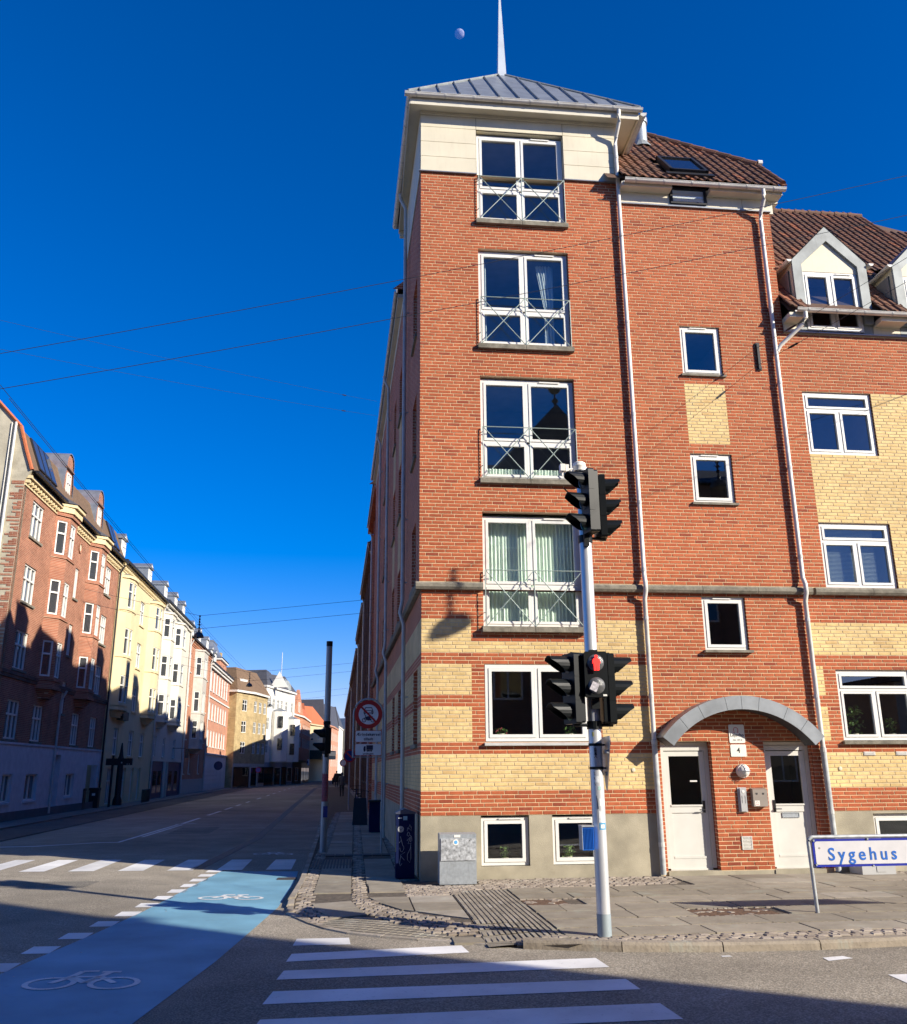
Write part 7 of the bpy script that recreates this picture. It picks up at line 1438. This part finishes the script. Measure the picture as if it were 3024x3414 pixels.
# people walking up the right pavement
def person(x, y, rz_, label, h, coat, legs, hair, hood=False):
    t = thing('person', label, 'person', (x, y, 0), rz_); k = h/1.72
    J = [(0, 0, .93), (0, .0, 1.18), (0, .01, 1.40), (0, .0, 1.50), (.09, 0, .90), (.10, .06, .50), (.10, .0, .09), (.10, .14, .04), (-.09, 0, .90), (-.10, -.04, .50), (-.10, -.22, .12), (-.10, -.12, .03),
         (.18, .0, 1.39), (.23, -.06, 1.12), (.22, .04, .90), (.22, .08, .82), (-.18, 0, 1.39), (-.23, .05, 1.12), (-.2, .16, .94), (-.2, .19, .87)]
    Eg = [(0, 1), (1, 2), (2, 3), (0, 4), (4, 5), (5, 6), (6, 7), (0, 8), (8, 9), (9, 10), (10, 11), (2, 12), (12, 13), (13, 14), (14, 15), (2, 16), (16, 17), (17, 18), (18, 19)]
    rad = [.15, .145, .14, .06, .10, .07, .05, .045, .10, .07, .05, .045, .075, .055, .045, .04, .075, .055, .045, .04]
    me = bpy.data.meshes.new('person_body'); me.from_pydata([(a*k, c*k, d*k) for a, c, d in J], Eg, []); o = bpy.data.objects.new('body', me); COL.objects.link(o)
    m1 = o.modifiers.new('skin', 'SKIN'); sv = me.skin_vertices[0].data
    for i, r_ in enumerate(rad): sv[i].radius = (r_*k, r_*k*.8 if i < 3 else r_*k)
    sv[0].use_root = True; m2 = o.modifiers.new('sub', 'SUBSURF'); m2.levels = 1
    dg = bpy.context.evaluated_depsgraph_get(); dg.update(); nm = bpy.data.meshes.new_from_object(o.evaluated_get(dg)); bpy.data.objects.remove(o)
    nm.materials.append(coat); nm.materials.append(legs)
    for p in nm.polygons: p.use_smooth = True; p.material_index = 1 if p.center.z < .84*k else 0
    link('body', nm, t); b = MB(); b.lathe((0, .01, 1.62*k), [(.0, -.12*k), (.05*k, -.11*k), (.08*k, -.03*k), (.085*k, .03*k), (.06*k, .09*k), (0, .115*k)], 14); b.build('head', mat('skin_tone', (.35, .2, .13), .6) if 'skin_tone' not in bpy.data.materials else bpy.data.materials['skin_tone'], t, smooth=True)
    b = MB(); b.lathe((0, -.012*k, 1.635*k), [(.088*k, -.09*k), (.097*k, .0), (.07*k, .09*k), (0, .12*k)], 14); b.build('hood' if hood else 'hair', hair, t, smooth=True); return t
GJ = mat('grey_jacket', (.10, .10, .11), .8); DJ = mat('dark_coat', (.02, .02, .025), .8); person(-1.95, 50, R(5), 'person in a grey hooded jacket and dark trousers walking up the shaded pavement', 1.62, GJ, DJ, GJ, True); person(-3.1, 90, 0, 'person in black walking farther up the street on the right', 1.72, DJ, DJ, DJ)
t = thing('parked_car', 'dark parked car far up the street, partly behind the signal pole', 'car', (-3.3, 112, 0)); prf = [(-1.0, .25), (-.98, .75), (-.8, .9), (-.62, 1.4), (.62, 1.4), (.8, .9), (.98, .75), (1.0, .25)]
b = MB(); b.prism([(-3.3+p[0]*.85, p[1]) for p in prf], 112, 116, 'y'); b.build('body', DJ, t); b = MB(); b.prism([(-3.3-.55, .92), (-3.3+.55, .92), (-3.3+.45, 1.32), (-3.3-.45, 1.32)], 111.97, 112, 'y'); b.build('window', PAND, t)
for sx in (-.7, .7): b = MB(); b.lathe((-3.3+sx, 112.6, .3), [(.3, -.08), (.3, .08), (0, .08)], 14, axis='x'); b.build('wheel', BLACK, t); b = MB(); b.box(-3.3+sx-.08, -3.3+sx+.08, 111.97, 112.0, .6, .72); b.build('tail_light', SR, t)
child_world(t, 0)
# ================================================================ the buildings behind the viewpoint (they shade the crossing and mirror in the panes)
OB = thing('opposite_building', 'dark gabled brick building across the front road, seen only as shadow and reflection', 'building', (-14, -19.6, 0)); GB = bpy.data.materials['dark_brick']
b = MB(); b.box(-14, 18.9, -32, -19.6, -.1, 13.6); b.build('wall', GB, OB); b = MB(); b.add([(-14, -19.3, 13.6), (19.1, -19.3, 13.6), (19.1, -26, 16.5), (-14, -26, 16.5), (19.1, -32, 13.6), (-14, -32, 13.6)], [(0, 1, 2, 3), (3, 2, 4, 5), (1, 4, 2), (0, 3, 5)]); b.build('roof', SLATE, OB)
b = MB(); b.add([(3.9, -19.4, 13.3), (10.7, -19.4, 13.3), (7.3, -19.4, 17.1), (3.9, -26, 13.3), (10.7, -26, 13.3), (7.3, -26, 17.1)], [(0, 1, 2), (3, 5, 4), (0, 2, 5, 3), (1, 4, 5, 2)]); b.build('gable', SLATE, OB); b = MB(); b.box(16.6, 18.88, -23, -19.62, 13.0, 17.2); b.build('corner_tower', GB, OB)
b = MB(); b.tube([(7.3, -19.6, 16.9), (7.3, -19.6, 18.2)], .04, 6); b.lathe((7.3, -19.6, 17.95), [(.3*math.sin(math.pi*k/10), -.3*math.cos(math.pi*k/10)) for k in range(11)], 12); b.lathe((7.3, -19.6, 17.35), [(.05, -.2), (.16, -.05), (.05, .1)], 8); b.build('finial', DARK, OB)
ow = MB()
for i in range(11):
    for z0 in (1.2, 4.4, 7.6, 10.6): x = -12.5+i*2.8; q = MB(); q.box(x, x+1.2, -19.62, -19.56, z0, z0+1.7); w_ = q.build('window', WHR, OB); q = MB(); [q.box(x+.08+k*.56, x+.56+k*.56, -19.56, -19.55, z0+.08, z0+1.62) for k in (0, 1)]; q.build('pane', PAND, w_)
child_world(OB, 0)
LB = thing('low_building', 'low grey building east of the front road, mirrored in the right ground floor window', 'building', (24, -21, 0)); b = MB(); b.box(24, 60, -40, -24, -.1, 5.6); b.build('wall', GREYC, LB); b = MB(); b.box(23.7, 60, -40.3, -23.7, 5.6, 5.9); b.build('roof', SLATE, LB); child_world(LB, 0)
for o in bpy.data.objects:
    if o.type == 'EMPTY' and not o.parent and not any(c.parent == o for c in bpy.data.objects): bpy.data.objects.remove(o)
